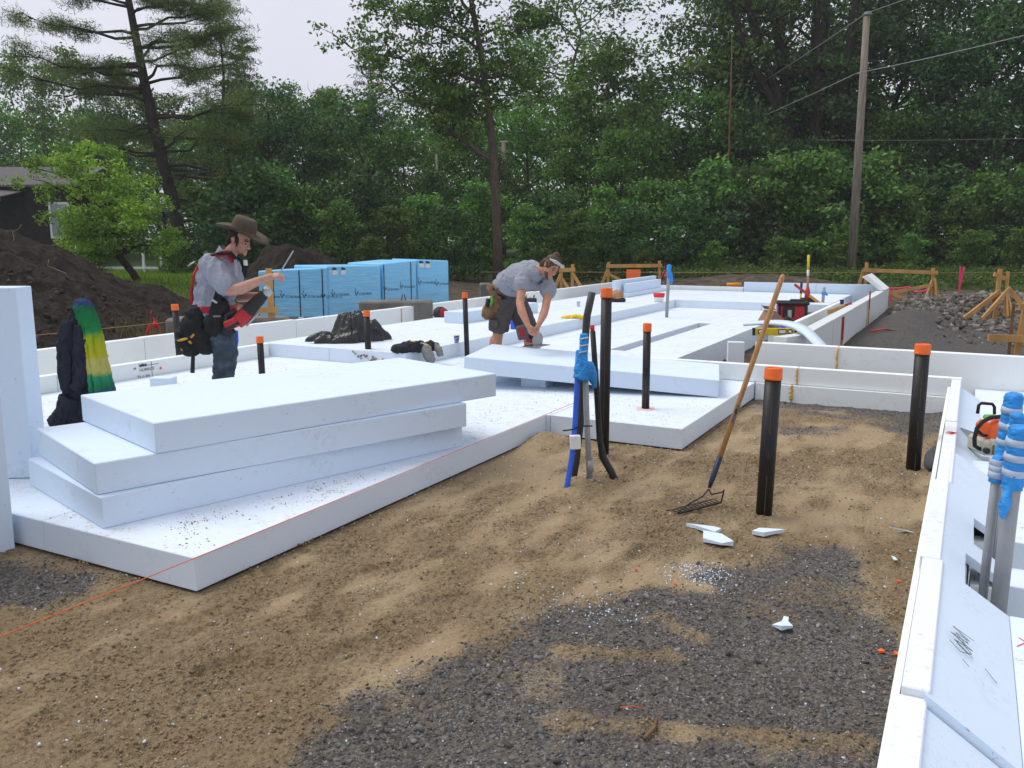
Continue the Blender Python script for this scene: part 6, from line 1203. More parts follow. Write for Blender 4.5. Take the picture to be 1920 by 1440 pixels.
# ------------------------------------------------------------------ wrapped foam packs
mw = NT('blue_wrap'); fw = mw.noise(4, 5, .6, stretch=(1, 1, 4)); mw.color(mw.ramp(fw, [(.3, (.21, .58, .90)), (.7, (.25, .63, .93))])).rough(.35); mw.b.inputs['Specular IOR Level'].default_value = .5; mw.bump(mw.noise(2.4, 4, .6, stretch=(1, 1, 5)), .05, .4)
M['wrap_ink'] = simple('wrap_print', (.015, .045, .10), .5, .1)
def pack(p0, p1, depth, z0, h0, h1, label, marks, seams=(), tags_=None):
    """front face from p0 to p1 (left to right as the site sees it), leaning heights h0 / h1"""
    p0 = np.array((*p0, z0)); p1 = np.array((*p1, z0)); d = p1 - p0; L = np.linalg.norm(d); u = d / L; v = np.array((-u[1], u[0], 0)); nrm = -v; t = thing('foam_pack', label, 'wrapped pack', (p0 + p1) / 2, 'blue wrapped packs of foam boards')
    mb = MB(); P = [p0, p1, p1 + v * depth, p0 + v * depth]; hh = (h0, h1, h1, h0); mb.hexa(P + [q + UZ * h for q, h in zip(P, hh)]); o = bev(mb.build('wrapping', mw.m, t), .03, 2)
    for s in seams: mb = MB(); q = p0 + u * L * s + nrm * .006; mb.beam(q + UZ * .02, q + UZ * (h0 + (h1 - h0) * s - .03), .022, .008, nrm); mb.build('strap', M['darkgrey'], t)
    for s in seams: mb = MB(); q = p0 + u * L * s + nrm * -.05; mb.bbox(q - UZ * .05, (.12, .2, .12), .01); mb.build('foot', M['white_plastic'], t)
    for s, z in marks:
        o_ = p0 + u * L * s + nrm * .008 + UZ * z; S_ = .088
        # mark: two slanted leaves and a check, then the name
        for pts in ([(-.30, 1.9), (-.05, 1.45), (.02, 1.0), (-.22, 1.35)], [(-.55, 1.05), (-.28, .95), (.06, .0), (.0, -.35)], [(.02, -.35), (.12, .1), (.34, .85), (.50, .95), (.36, .45)], [(.36, .45), (.5, .2), (.78, .9), (.62, .85)]):
            raw('printed_mark', [o_ + u * (q[0] * S_) + UZ * (q[1] * S_) for q in pts], [tuple(range(len(pts)))], M['wrap_ink'], t)
        lettering('lettering', 'STYRORAIL', .076, o_ + u * .085 - UZ * .005, u, UZ, M['wrap_ink'], t)
    for s in tags_ or ():
        q = p0 + u * L * s + nrm * .008 + UZ * (h0 + (h1 - h0) * s - .20)
        raw('care_label', [q, q + u * .14, q + u * .14 + UZ * .10, q + UZ * .10], [(0, 1, 2, 3)], M['white_plastic'], t); raw('care_symbol', [q + UZ * .11, q + u * .14 + UZ * .11, q + u * .10 + UZ * .16, q + u * .02 + UZ * .17], [(0, 1, 2, 3)], M['wrap_ink'], t)
    return t
pack((-5.75, 19.45), (-4.12, 19.15), 1.3, .22, 1.04, 1.13, 'leftmost blue wrapped foam pack, beside the man in the hat', [(.03, .44), (.34, .45), (.66, .46), (.93, .46)], (.22, .60, .93))
pack((-4.08, 19.15), (-3.10, 20.3), 1.3, .24, 1.14, 1.12, 'second blue wrapped foam pack from the left, with its corner towards the site', [(.06, .47), (.50, .46)], (), (.06, .22))
pack((-3.06, 20.35), (-2.35, 21.2), 1.3, .30, 1.10, 1.16, 'third blue wrapped foam pack from the left, behind the concrete block', [(.04, .46), (.52, .5)], (.03, .82))
pack((-2.33, 21.2), (-1.60, 21.75), 1.3, .38, 1.10, 1.06, 'rightmost blue wrapped foam pack, nearest the middle tree', [(.05, .5), (.60, .46)], (), (.05, .25))
# ------------------------------------------------------------------ concrete blocks
def cblock(c, L, D, H, rz, label, hook=False):
    t = thing('concrete_block', label, 'concrete block', c); q = Quaternion((0, 0, 1), rz); mb = MB(); mb.bbox(np.array(c) + (0, 0, H / 2), (L, D, H), .035, q)
    o = mb.build('block', M['concrete'], t)
    if hook: h = np.array(c) + (0.15, 0, H); mb = MB(); mb.tube([h + (-.05, 0, -.04), h + (-.02, 0, .13), h + (.02, 0, .13), h + (.05, 0, -.04)], .011, 6); mb.build('lifting_hook', M['iron'], t, True)
    return t
cblock((-2.42, 17.9, .12), 1.50, .60, .58, R(3), 'concrete block with steel lifting loop in front of the blue packs', True)
cblock((-0.55, 22.8, .20), .60, .60, .62, R(8), 'concrete block partly hidden behind the man in shorts')
cblock((-4.95, 14.9, .06), 2.0, .60, .56, R(4), 'long low concrete block behind the man in the hat')
# ------------------------------------------------------------------ batter boards
def batter(label, name='batter_board'): return lambda loc: thing(name, label, 'batter board', loc, 'batter boards round the foundation')
def bar(t, p, q, w=.09, h=.04, name='rail', mat='lumber', up=(0, 0, 1)): mb = MB(); mb.beam(p, q, w, h, up); return mb.build(name, M[mat], t)
# right of the far end: rail on two braced trestles
p = W(26.3, -2.3, .0); t = batter('batter board with long rail just past the far end of the right form wall')(tuple(p))
A1 = np.array((10.75, 26.3, .0)); B1 = np.array((12.75, 26.0, .0))
bar(t, A1 + (-.05, -.08, 1.05), B1 + (.08, -.08, .98), .04, .11)
bar(t, A1 + (.08, 0, 0), A1 + (.08, 0, 1.28), .05, .09, 'post'); bar(t, A1 + (-.25, 0, 0), A1 + (.0, 0, 1.05), .04, .09, 'leg'); bar(t, B1 + (.06, .02, -.1), B1 + (-.02, .02, 1.12), .05, .09, 'post')
bar(t, B1 + (.3, -.1, -.3), B1 + (.0, -.06, .8), .04, .09, 'leg'); bar(t, B1 + (.0, -.4, -.25), B1 + (-.02, -.12, .8), .04, .09, 'leg'); bar(t, B1 + (-.55, -.5, -.25), B1 + (-.08, -.1, .75), .04, .09, 'leg')
bar(t, A1 + (.75, -.4, .38), B1 + (-.1, -.2, .62), .04, .09, 'brace'); bar(t, A1 + (.55, -.6, .42), B1 + (-.02, -.6, -.28), .04, .10, 'brace')
# tall braced trestle at the right
C = np.array((12.05, 21.2, -.1)); t = batter('tall braced pair of lumber posts on the rubble at the right')(tuple(C)); K = lambda x, y, z: C + np.array((x, y, z))
bar(t, K(-.05, 0, -.1), K(-.02, 0, 1.35), .05, .10, 'post'); bar(t, K(.26, .12, -.1), K(.24, .1, 1.28), .05, .10, 'post'); bar(t, K(-.18, -.03, 1.22), K(.20, .1, 1.10), .04, .10, 'rail')
bar(t, K(-1.42, -.5, -.12), K(.0, -.02, .80), .04, .10, 'brace'); bar(t, K(-1.25, -.9, -.3), K(.26, .0, .88), .04, .10, 'brace'); bar(t, K(.86, -.4, -.02), K(.26, .05, .86), .04, .10, 'brace'); bar(t, K(.55, .3, .2), K(.2, .1, .62), .04, .09, 'brace')
bar(t, K(.12, -.35, -.25), K(.14, -.05, .75), .05, .10, 'leg'); bar(t, K(.28, -.4, -.25), K(.18, -.05, .7), .05, .09, 'leg'); bar(t, K(-.3, -.2, -.15), K(-.1, .0, .75), .05, .10, 'leg', 'lumber_old'); bar(t, K(-1.42, -.5, -.12), K(-1.2, -.9, -.3), .04, .08, 'foot')
# right edge, nearest
C = np.array((8.65, 14.6, -.05)); t = batter('batter board at the right edge of the picture with rail near the cross wall')(tuple(C)); K = lambda x, y, z: C + np.array((x, y, z))
bar(t, K(-.55, -.15, .36), K(1.1, -.25, .32), .04, .12); bar(t, K(.02, 0, -.2), K(.15, 0, 1.02), .05, .10, 'post'); bar(t, K(.22, -.02, -.2), K(.26, 0, .98), .05, .10, 'post'); bar(t, K(-.02, -.06, .88), K(.5, -.1, .84), .04, .11); bar(t, K(-.05, .05, -.2), K(-.02, .1, .92), .05, .09, 'post', 'lumber_old')
# left, beside the blue packs
C = np.array((-4.15, 14.75, .05)); t = batter('lumber corner post and rail behind the hands of the man in the hat')(tuple(C)); K = lambda x, y, z: C + np.array((x, y, z))
bar(t, K(.0, 0, -.1), K(-.02, 0, 1.42), .10, .06, 'post', up=(0, 1, 0)); bar(t, K(-1.2, -.05, .68), K(.12, -.08, .72), .04, .10)
# back left ones
for C, lab, ln in ((np.array((3.3, 29.5, .35)), 'batter board with level rail behind the far left corner of the forms', 1.75), (np.array((1.55, 27.0, .3)), 'short lumber trestle seen beside the head of the man in shorts', .35)):
    t = batter(lab)(tuple(C)); K = lambda x, y, z: C + np.array((x, y, z))
    bar(t, K(-.08, -.05, .72), K(ln + .08, -.05, .74), .04, .12); bar(t, K(0, 0, -.2), K(0, 0, .85), .05, .09, 'post'); bar(t, K(ln, 0, -.2), K(ln, 0, .9), .05, .10, 'post')
    bar(t, K(-.3, -.1, -.1), K(-.02, 0, .6), .04, .09, 'brace'); bar(t, K(ln + .45 * (ln < 1), -.2, -.1), K(ln, -.02, .62), .04, .09, 'brace'); bar(t, K(.5 * ln + .2, -.3, -.1), K(.02, -.02, .45), .04, .09, 'brace')
# ribboned stakes
def ribbon_stake(x, y, h, label, mat, wood=True, streamers=2, seed=0):
    z = tz(x, y); t = thing('survey_stake', label, 'stake', (x, y, z)); r = np.random.default_rng(seed)
    if wood: mb = MB(); mb.beam((x, y, z - .1), (x + .03, y, z + h * .9), .05, .03, (0, 1, 0)); mb.build('stake', M['redrib'] if mat == 'cap' else M['lumber_old'], t)
    for i in range(streamers):
        mb = MB(); p = np.array((x, y, z + h * (.9 if not wood else .78 + .2 * i))); a_ = r.random() * 3; pts = [p + np.array((math.cos(a_) * .10 * k + .02 * r.normal(), -.03, -.13 * k * k * .4 + (.05 if i == 0 and wood else 0) * k)) for k in range(4)]
        V = []; 
        for q in pts: V += [q + (0, .0, .028), q - (0, 0, .028)]
        mb.add(V, [(2 * k, 2 * k + 2, 2 * k + 3, 2 * k + 1) for k in range(3)]); mb.build('ribbon', M[mat], t)
    if wood: mb = MB(); mb.lathe((x + .01, y, z + h * .72), [(.04, 0), (.045, .06), (.035, .1)], 8); mb.build('ribbon_knot', M[mat], t, True)
    else: mb = MB(); mb.beam((x - .06, y, z + h), (x - .02, y, z), .05, .012, (0, 1, 0)); mb.beam((x + .05, y, z + h), (x - .01, y + .02, z + h * .35), .05, .012, (0, 1, 0)); mb.build('streamer', M[mat], t)
    return t
ribbon_stake(4.95, 27.8, 1.05, 'leaning stake with bright red ribbon behind the far end wall', 'redrib', True, 3, 2)
ribbon_stake(13.55, 25.9, .95, 'bright pink double streamer standing on the rubble at the right', 'pink', False, 0, 3)
ribbon_stake(-6.25, 14.9, .62, 'orange-red stake with ribbon in dry grass left of the man in the hat', 'redrib', True, 3, 5)
ribbon_stake(-5.65, 15.3, .45, 'second small orange-red stake behind the man in the hat', 'redrib', True, 1, 6)
p = np.array((11.9, 26.9, .05)); t = thing('ribbon_fence', 'low stakes joined by pink ribbon beyond the right form wall', 'ribbon fence', p)
for x in (0, .55, 1.15): mb = MB(); mb.beam(p + (x, 0, -.1), p + (x, 0, .45), .05, .04, (0, 1, 0)); mb.build('stake', M['pink'] if x != .55 else M['lumber_old'], t)
mb = MB(); mb.tube([p + (0, -.03, .40), p + (.3, -.03, .41), p + (.55, -.03, .45), p + (.7, -.03, .28), p + (.95, -.03, .30), p + (1.15, -.03, .38)], .028, 6); mb.build('ribbon', M['pink'], t, True)

# ------------------------------------------------------------------ utility pole and wires
mp = NT('weathered_pole'); fp_ = mp.noise(3, 7, .65, stretch=(6, 6, .5)); mp.color(mp.ramp(fp_, [(.3, (.12, .10, .078)), (.55, (.235, .205, .165)), (.75, (.32, .29, .245))])).rough(.9); mp.bump(fp_, .02, .8)
pb = np.array((13.02, 33, tz(13.02, 33))); pt = np.array((12.97, 33, 10.0)); t = thing('utility_pole', 'weathered wooden utility pole standing in front of the right forest', 'utility pole', pb)
mb = MB(); mb.tube([pb - UZ * .3, pb * .5 + pt * .5, pt], [.165, .145, .115], 14); mb.build('pole', mp.m, t, True)
mb = MB(); mb.tube([pt, pt + UZ * .08], .02, 8); mb.build('pin', M['iron'], t, True); mb = MB(); mb.lathe(pt + (0.03, 0, .05), [(.06, 0), (.16, .02), (.17, .04), (.08, .06), (.13, .075), (.13, .095), (.05, .12)], 14); mb.build('insulator', simple('grey_glaze', (.42, .46, .48), .3, .1), t, True)
mb = MB(); mb.tube([pt + (-.15, -.14, -2.0), pt + (-.28, -.16, -2.02)], .03, 8); mb.build('wire_clamp', M['steel'], t, True)
def wire(p, q, sag, rad, label):
    p, q = np.array(p, float), np.array(q, float); mb = MB(); mb.tube([p + (q - p) * s - UZ * sag * 4 * s * (1 - s) for s in np.linspace(0, 1, 13)], rad, 5); return tag(mb.build('overhead_wire', M['wire'], None, True), label, 'wire')
M['wire'] = simple('aluminium_wire', (.26, .27, .27), .5, .1, 5)
wire(pt + (.0, 0, .13), (10.2, 75, 9.4), .5, .017, 'upper overhead wire running left from the top of the utility pole'); wire(pt + (.0, 0, .13), (21, 11, 11.4), .3, .014, 'upper overhead wire running right from the top of the utility pole')
wire(pt + (-.28, -.16, -2.0), (8.2, 75, 8.0), .5, .02, 'lower overhead wire running left from the utility pole'); wire(pt + (-.28, -.16, -2.0), (19.5, 14, 8.4), .3, .015, 'lower overhead wire running right from the utility pole')
wire((13.1, 38, 6.2), (30, 38, 6.6), .15, .008, 'low wire crossing the dark trees right of the pole')
p = np.array((-0.42, 44.6, tz(-.42, 44.6))); t = thing('utility_pole', 'short pale pole top peeking out of the forest right of the middle tree', 'utility pole', p); mb = MB(); mb.tube([p, p + UZ * 5.9], .12, 8); mb.build('pole', mp.m, t, True); mb = MB(); mb.bbox(p + UZ * 5.95, (.4, .1, .08), .01); mb.build('cap', M['steel'], t)
wire(p + UZ * 6.0, (6, 50, 7.3), .1, .015, 'short bit of wire beside the pale pole top in the forest')
p = np.array((-3.6, 42.6, tz(-3.6, 42.6))); mb = MB(); mb.tube([p, p + (-.05, 0, 5.3)], .06, 7); tag(mb.build('thin_pole', mp.m, None, True), 'thin grey bare pole in the forest left of the middle tree', 'pole')
# ------------------------------------------------------------------ house at the left
H0 = np.array((-31., 46., tz(-31, 46))); t = thing('house', 'dark brown house with grey roof half hidden behind the leaning tree', 'house', H0); zb = H0[2]
md2 = NT('dark_cladding'); md2.color(md2.ramp(md2.noise(3, 4), [(.3, (.016, .013, .014)), (.7, (.03, .025, .026))])).rough(.8)
mr2 = NT('shingle_grey'); mr2.color(mr2.ramp(mr2.noise(7, 6, .7), [(.3, (.075, .07, .075)), (.7, (.13, .122, .13))])).rough(.9)
mb = MB(); mb.box((-32, 49, zb + 2.1), (18, 6, 4.3)); mb.build('wall', md2.m, t)
for i in range(16): mb = MB(); mb.box((-32, 45.985, zb + .2 + i * .25), (18, .03, .235), Quaternion((1, 0, 0), R(4))); mb.build('clapboard', md2.m, t)
mb = MB(); mb.hexa([(-41.4, 45.5, zb + 4.1), (-22.7, 45.5, zb + 4.1), (-22.7, 49, zb + 5.25), (-41.4, 49, zb + 5.25), (-41.4, 45.5, zb + 4.22), (-22.7, 45.5, zb + 4.22), (-22.7, 49, zb + 5.4), (-41.4, 49, zb + 5.4)]); mb.hexa([(-41.4, 49, zb + 5.25), (-22.7, 49, zb + 5.25), (-22.7, 52.5, zb + 4.1), (-41.4, 52.5, zb + 4.1), (-41.4, 49, zb + 5.4), (-22.7, 49, zb + 5.4), (-22.7, 52.5, zb + 4.22), (-41.4, 52.5, zb + 4.22)]); mb.build('roof', mr2.m, t)
mb = MB(); mb.beam((-29.0, 43.6, zb + 3.62), (-25.65, 43.6, zb + 3.38), .2, .14); mb.build('porch_fascia', M['white_plastic'], t); mb = MB(); mb.hexa([(-29, 43.5, zb + 3.70), (-25.6, 43.5, zb + 3.46), (-25.6, 46, zb + 3.9), (-29, 46, zb + 4.1), (-29, 43.5, zb + 3.75), (-25.6, 43.5, zb + 3.51), (-25.6, 46, zb + 3.95), (-29, 46, zb + 4.15)]); mb.build('porch_roof', mr2.m, t)
mb = MB(); mb.hexa([(-26.05, 43.5, zb), (-25.95, 43.5, zb), (-25.95, 43.7, zb), (-26.05, 43.7, zb), (-26.35, 43.5, zb + 3.36), (-25.9, 43.5, zb + 3.36), (-25.9, 43.7, zb + 3.36), (-26.35, 43.7, zb + 3.36)]); mb.hexa([(-26.2, 43.48, zb + 1.9), (-25.93, 43.48, zb + 1.9), (-25.93, 43.72, zb + 1.9), (-26.2, 43.72, zb + 1.9), (-26.45, 43.48, zb + 3.34), (-25.88, 43.48, zb + 3.34), (-25.88, 43.72, zb + 3.34), (-26.45, 43.72, zb + 3.34)]); mb.build('porch_post', M['white_plastic'], t)
w_ = MB(); w_.box((-23.9, 45.95, zb + 2.4), (1.1, .08, 1.9)); fr_ = w_.build('window', M['white_plastic'], t); mb = MB(); mb.box((-23.9, 45.9, zb + 2.4), (.85, .04, 1.65)); mb.build('pane', simple('window_glass', (.25, .28, .30), .1, .05, 3, spec=.5), fr_)
# white rail fence behind the leaning tree
F0 = np.array((-15.2, 36.5, tz(-15.2, 36.5))); t = thing('rail_fence', 'white post and rail fence behind the leaning tree', 'fence', F0)
for x in (-18.4, -15.6, -14.85): mb = MB(); mb.beam((x, 36.5, tz(x, 36.5) - .2), (x, 36.5, F0[2] + (1.75 if x > -16 else 1.5)), .10, .10); mb.build('post', M['white_plastic'], t)
for z in (.25, 1.5): mb = MB(); mb.beam((-18.5, 36.44, F0[2] + z), (-14.5, 36.44, F0[2] + z * .95), .03, .09); mb.build('rail', M['white_plastic'], t)
# ================================================================== PEOPLE
def nrm_(v): v = np.asarray(v, float); return v / (np.linalg.norm(v) + 1e-12)
M['skin'] = simple('skin', (.47, .25, .175), .5, .12, 14, spec=.35)
M['skin_tan'] = simple('tanned_skin', (.45, .215, .135), .5, .12, 14, spec=.35)
M['shirt'] = simple('grey_shirt', (.285, .30, .355), .9, .10, 7, (90, .003))
M['hair'] = simple('brown_hair', (.085, .05, .03), .65, .5, 40, (60, .008), stretch=(1, 1, .3))
M['hair_dark'] = simple('dark_hair', (.02, .015, .012), .7, .3, 40)
M['felt'] = simple('brown_felt', (.085, .066, .048), .9, .25, 10, (60, .004))
M['denim'] = simple('faded_denim', (.05, .066, .088), .9, .65, 9, (120, .003))
M['shorts'] = simple('brown_grey_canvas', (.085, .074, .072), .9, .2, 7, (90, .003))
M['leather'] = simple('brown_leather', (.17, .095, .045), .7, .4, 9, (30, .006))
M['webbing'] = simple('black_webbing', (.012, .012, .013), .8, .3, 14, (60, .004))
M['redpad'] = simple('red_padding', (.42, .015, .025), .75, .2, 10)
M['tan'] = simple('mustard_lining', (.48, .27, .05), .8, .2, 12)
M['eye'] = simple('dark_eye', (.02, .015, .012), .3)
def limb(mb, pts, rad, n=12): mb.tube([np.array(p, float) for p in pts], rad, n); [mb.ell(np.array(p, float), (r_,) * 3) for p, r_ in zip(pts, rad)]
def head(mb, c, f, u, s=1.0):
    """c centre of the skull, f where the face looks, u crown direction -> frame function"""
    f = nrm_(f); u = nrm_(np.asarray(u, float) - f * f.dot(u)); l = np.cross(u, f); Rm = Matrix((l, f, u)).transposed(); q = Rm.to_quaternion()
    P = lambda x, y, z: np.asarray(c) + s * (l * x + f * y + u * z)
    E_ = lambda x, y, z, a, b, d: mb.ell(P(x, y, z), (a * s, b * s, d * s), q, 12, 9)
    E_(0, -.012, .028, .078, .098, .088); E_(0, .022, -.03, .066, .076, .085); E_(0, .045, -.085, .045, .045, .035)   # skull, face, jaw
    E_(0, .095, -.105, .022, .016, .016); E_(0, .082, .012, .055, .018, .014)                                        # chin, brow
    mb.tube([P(0, .090, .005), P(0, .108, -.022), P(0, .122, -.042)], [.009 * s, .012 * s, .016 * s], 8); E_(0, .113, -.046, .019, .012, .010)
    E_(0, .098, -.074, .025, .010, .008); E_(0, .096, -.086, .021, .010, .008)                                       # lips
    E_(.048, .062, -.035, .022, .022, .020); E_(-.048, .062, -.035, .022, .022, .020)                                # cheeks
    for sd_ in (-1, 1): E_(sd_ * .082, -.008, -.018, .010, .020, .032); E_(sd_ * .086, -.014, -.008, .010, .022, .018)   # ears
    return P, q, l, f, u
def face(P, q, s, parent, hair='hair_dark', beard=None):
    for sd_ in (-1, 1):
        mb = MB(); mb.ell(P(sd_ * .031, .0905, -.008), (.012 * s, .006 * s, .006 * s), q, 8, 6); mb.build('eye', M['eye'], parent, True)
        mb = MB(); mb.tube([P(sd_ * .016, .100, .012), P(sd_ * .034, .098, .018), P(sd_ * .052, .084, .012)], .0055 * s, 6); mb.build('eyebrow', M[hair], parent, True)
def hand(mb, w, d, n, side, curl=(.5, .6, .5), s=1.0, thumb=.5, spread=.012):
    """wrist, finger direction, palm normal, side=+1 thumb on +cross(d,n)"""
    w = np.asarray(w, float); d = nrm_(d); n = nrm_(np.asarray(n, float) - d * d.dot(n)); l = np.cross(d, n) * side
    q = Matrix((l, d, n)).transposed().to_quaternion()
    mb.ell(w + d * .045 * s, (.042 * s, .058 * s, .020 * s), q); mb.ell(w + d * .07 * s, (.043 * s, .036 * s, .017 * s), q); mb.tube([w - d * .02, w + d * .03 * s], [.030 * s, .032 * s], 10)
    for i, (o, L, r_) in enumerate(((.031, .082, .0095), (.0105, .092, .010), (-.0105, .086, .0095), (-.031, .068, .0085))):
        p = w + (d * (.092 - .006 * abs(i - 1)) + l * o) * s; a = 0; pts = [p - d * .02 * s, p]; dd = nrm_(d + l * o * spread * 20)
        for k, fr in enumerate((.45, .32, .23)):
            a += curl[k] * (1 + .06 * i); p = p + (dd * math.cos(a) + n * math.sin(a)) * L * fr * s; pts.append(p)
        mb.tube(pts, [r_ * s * 1.05, r_ * s * 1.05, r_ * s, r_ * s * .95, r_ * s * .8], 7); mb.ell(pts[-1], (r_ * s * .85,) * 3, n=7, m=5)
    p0 = w + (d * .022 + l * .030) * s; p1 = w + (d * .055 + l * .058 + n * .018 * thumb) * s; p2 = w + (d * .085 + l * (.062 - .02 * thumb) + n * .045 * thumb) * s; p3 = w + (d * .108 + l * (.055 - .03 * thumb) + n * .062 * thumb) * s
    mb.tube([p0, p1, p2, p3], [.017 * s, .0135 * s, .0115 * s, .009 * s], 8); mb.ell(p3, (.0092 * s,) * 3, n=7, m=5)
def strap(pts, w, h, nrm):
    mb = MB(); V = []; pts = [np.array(p, float) for p in pts]
    for i, p in enumerate(pts):
        t = nrm_(pts[min(i + 1, len(pts) - 1)] - pts[max(i - 1, 0)]); n = np.asarray(nrm[i] if hasattr(nrm[0], '__len__') else nrm, float); n = nrm_(n - t * n.dot(t)); l = np.cross(t, n)
        V += [p + l * w / 2, p + l * w / 2 + n * h, p - l * w / 2 + n * h, p - l * w / 2]
    F = [(0, 1, 2, 3), tuple(4 * (len(pts) - 1) + j for j in (3, 2, 1, 0))] + [(4 * i + j, 4 * i + 4 + j, 4 * i + 4 + (j + 1) % 4, 4 * i + (j + 1) % 4) for i in range(len(pts) - 1) for j in range(4)]
    return mb.add(V, F)

# ------------------------------------------------------------------ man in the hat
S_ = 1.08
m1 = thing('person', 'man in brown hat, grey polo shirt and jeans holding a red reciprocating saw', 'person', (-3.067, 8.840, 0.219))
mb = MB()
P1, q1, l1, f1, u1 = head(mb, (-2.778, 8.840, 1.955), (.86, -.30, -.36), (.36, -.02, .93), 1.12)
limb(mb, [(-2.931, 8.840, 1.756), (-2.872, 8.840, 1.832), (-2.832, 8.840, 1.875)], [.075, .066, .064])
# trunk core (under the clothes)
for p, r_ in (((-3.099, 8.840, 1.215), (.17, .18, .13)), ((-3.077, 8.840, 1.407), (.16, .17, .18)), ((-3.027, 8.840, 1.598), (.175, .20, .17)), ((-2.994, 8.840, 1.707), (.14, .19, .08))): mb.ell(p, r_)
limb(mb, [(-3.015, 8.630, 1.686), (-2.912, 8.560, 1.573), (-2.807, 8.510, 1.454)], [.070, .062, .055]); limb(mb, [(-2.807, 8.510, 1.454), (-2.688, 8.505, 1.475), (-2.535, 8.500, 1.539), (-2.411, 8.500, 1.586)], [.055, .060, .047, .034])
limb(mb, [(-2.979, 9.040, 1.674), (-2.926, 9.090, 1.504), (-2.880, 9.060, 1.349)], [.068, .058, .05]); limb(mb, [(-2.880, 9.060, 1.349), (-2.735, 8.960, 1.366), (-2.627, 8.860, 1.384)], [.05, .05, .034])
hand(mb, (-2.395, 8.500, 1.591), (.93, -.1, .12), (.10, .55, -.8), 1, (.75, .95, .6), 1.06, .9)
hand(mb, (-2.605, 8.820, 1.381), (.80, -.45, -.25), (-.15, -.75, .62), -1, (.55, .75, .5), 1.06, .8)
limb(mb, [(-3.040, 8.750, 1.140), (-2.941, 8.710, 0.803), (-3.045, 8.740, 0.306)], [.10, .068, .048]); limb(mb, [(-3.078, 8.940, 1.122), (-3.019, 8.940, 0.761), (-3.089, 8.960, 0.253)], [.10, .068, .048])
body1 = organic('body', mb, M['skin'], m1, .0075, 2, fac=.5)
face(P1, q1, 1.12, m1)
mb = MB()
for (x, y, z, a, b, c) in ((0, -.03, .03, .086, .092, .085), (.0, -.075, -.03, .07, .04, .06), (.074, .012, -.004, .014, .030, .03), (-.074, .012, -.004, .014, .030, .03), (.076, .035, -.035, .008, .012, .035), (-.076, .035, -.035, .008, .012, .035)): mb.ell(P1(x, y, z), (a * 1.12, b * 1.12, c * 1.12), q1)
organic('hair', mb, M['hair_dark'], m1, .009, 1)
# polo shirt
mb = MB()
for p, r_ in (((-3.084, 8.840, 1.286), (.205, .205, .10)), ((-3.071, 8.840, 1.418), (.205, .205, .16)), ((-3.019, 8.830, 1.583), (.215, .225, .16)), ((-3.005, 8.840, 1.696), (.165, .215, .085))): mb.ell(p, r_, None, 16, 10)
mb.ell((-2.890, 8.780, 1.547), (.13, .17, .17)); limb(mb, [(-3.023, 8.640, 1.702), (-2.966, 8.605, 1.645), (-2.916, 8.570, 1.572), (-2.861, 8.540, 1.516)], [.105, .108, .104, .100])
limb(mb, [(-2.965, 9.030, 1.674), (-2.932, 9.080, 1.550), (-2.910, 9.090, 1.476)], [.10, .10, .092])
mb.tube([(-3.095, 8.840, 1.187), (-3.085, 8.840, 1.275)], [.195, .21], 16)
shirt1 = organic('polo_shirt', mb, M['shirt'], m1, .010, 14, ((.016, .11, (1.3, 1.3, .5), True), (.008, .045, (1.2, 1.2, .5), True)))
mb = MB(); mb.tube([(-2.971, 8.840, 1.729), (-2.934, 8.840, 1.799), (-2.904, 8.840, 1.842)], [.115, .098, .10], 16, cap=False); mb.tube([(-2.904, 8.840, 1.842), (-2.928, 8.840, 1.805)], [.094, .092], 16, cap=False); mb.build('collar', M['shirt'], shirt1, True)
mb = strap([(-2.786, 8.685, 1.791), (-2.756, 8.605, 1.687), (-2.745, 8.570, 1.583)], .030, .006, (.5, -1, .1)); mb.build('button_placket', M['shirt'], shirt1)
mb = MB(); q = np.array((-2.861, 8.538, 1.510)); dd = nrm_(np.array((-2.807, 8.510, 1.454)) - np.array((-2.916, 8.570, 1.572))); mb.tube([q - dd * .018, q + dd * .022], [.1035, .104], 18); mb.build('sleeve_hem', M['shirt'], shirt1, True)
# jeans
mb = MB(); mb.ell((-3.085, 8.840, 1.176), (.185, .195, .13), None, 14, 9)
limb(mb, [(-3.047, 8.755, 1.139), (-2.992, 8.725, 0.967), (-2.942, 8.710, 0.792), (-2.984, 8.720, 0.590), (-3.039, 8.735, 0.296)], [.138, .128, .112, .098, .085]); limb(mb, [(-3.081, 8.935, 1.123), (-3.055, 8.940, 0.931), (-3.036, 8.940, 0.761), (-3.058, 8.950, 0.526), (-3.087, 8.955, 0.254)], [.135, .122, .105, .095, .085])
organic('jeans', mb, M['denim'], m1, .010, 4, ((.018, .08, (1, 1, 1.5), True), (.006, .03, (1, 1, 1), False)))
for k, (p, q) in enumerate((((-3.039, 8.735, 0.296), (-2.930, 8.715, 0.243)), ((-3.087, 8.955, 0.254), (-2.971, 8.940, 0.199)))):
    mb = MB(); p = np.array(p); q = np.array(q); p[2] = .245; q[2] = .235; mb.ell(p, (.075, .06, .075)); mb.ell((p + q) / 2 + (0, 0, -.01), (.11, .056, .05)); mb.ell(q, (.075, .058, .042)); organic('boot', mb, M['leather'], m1, .012, 2)
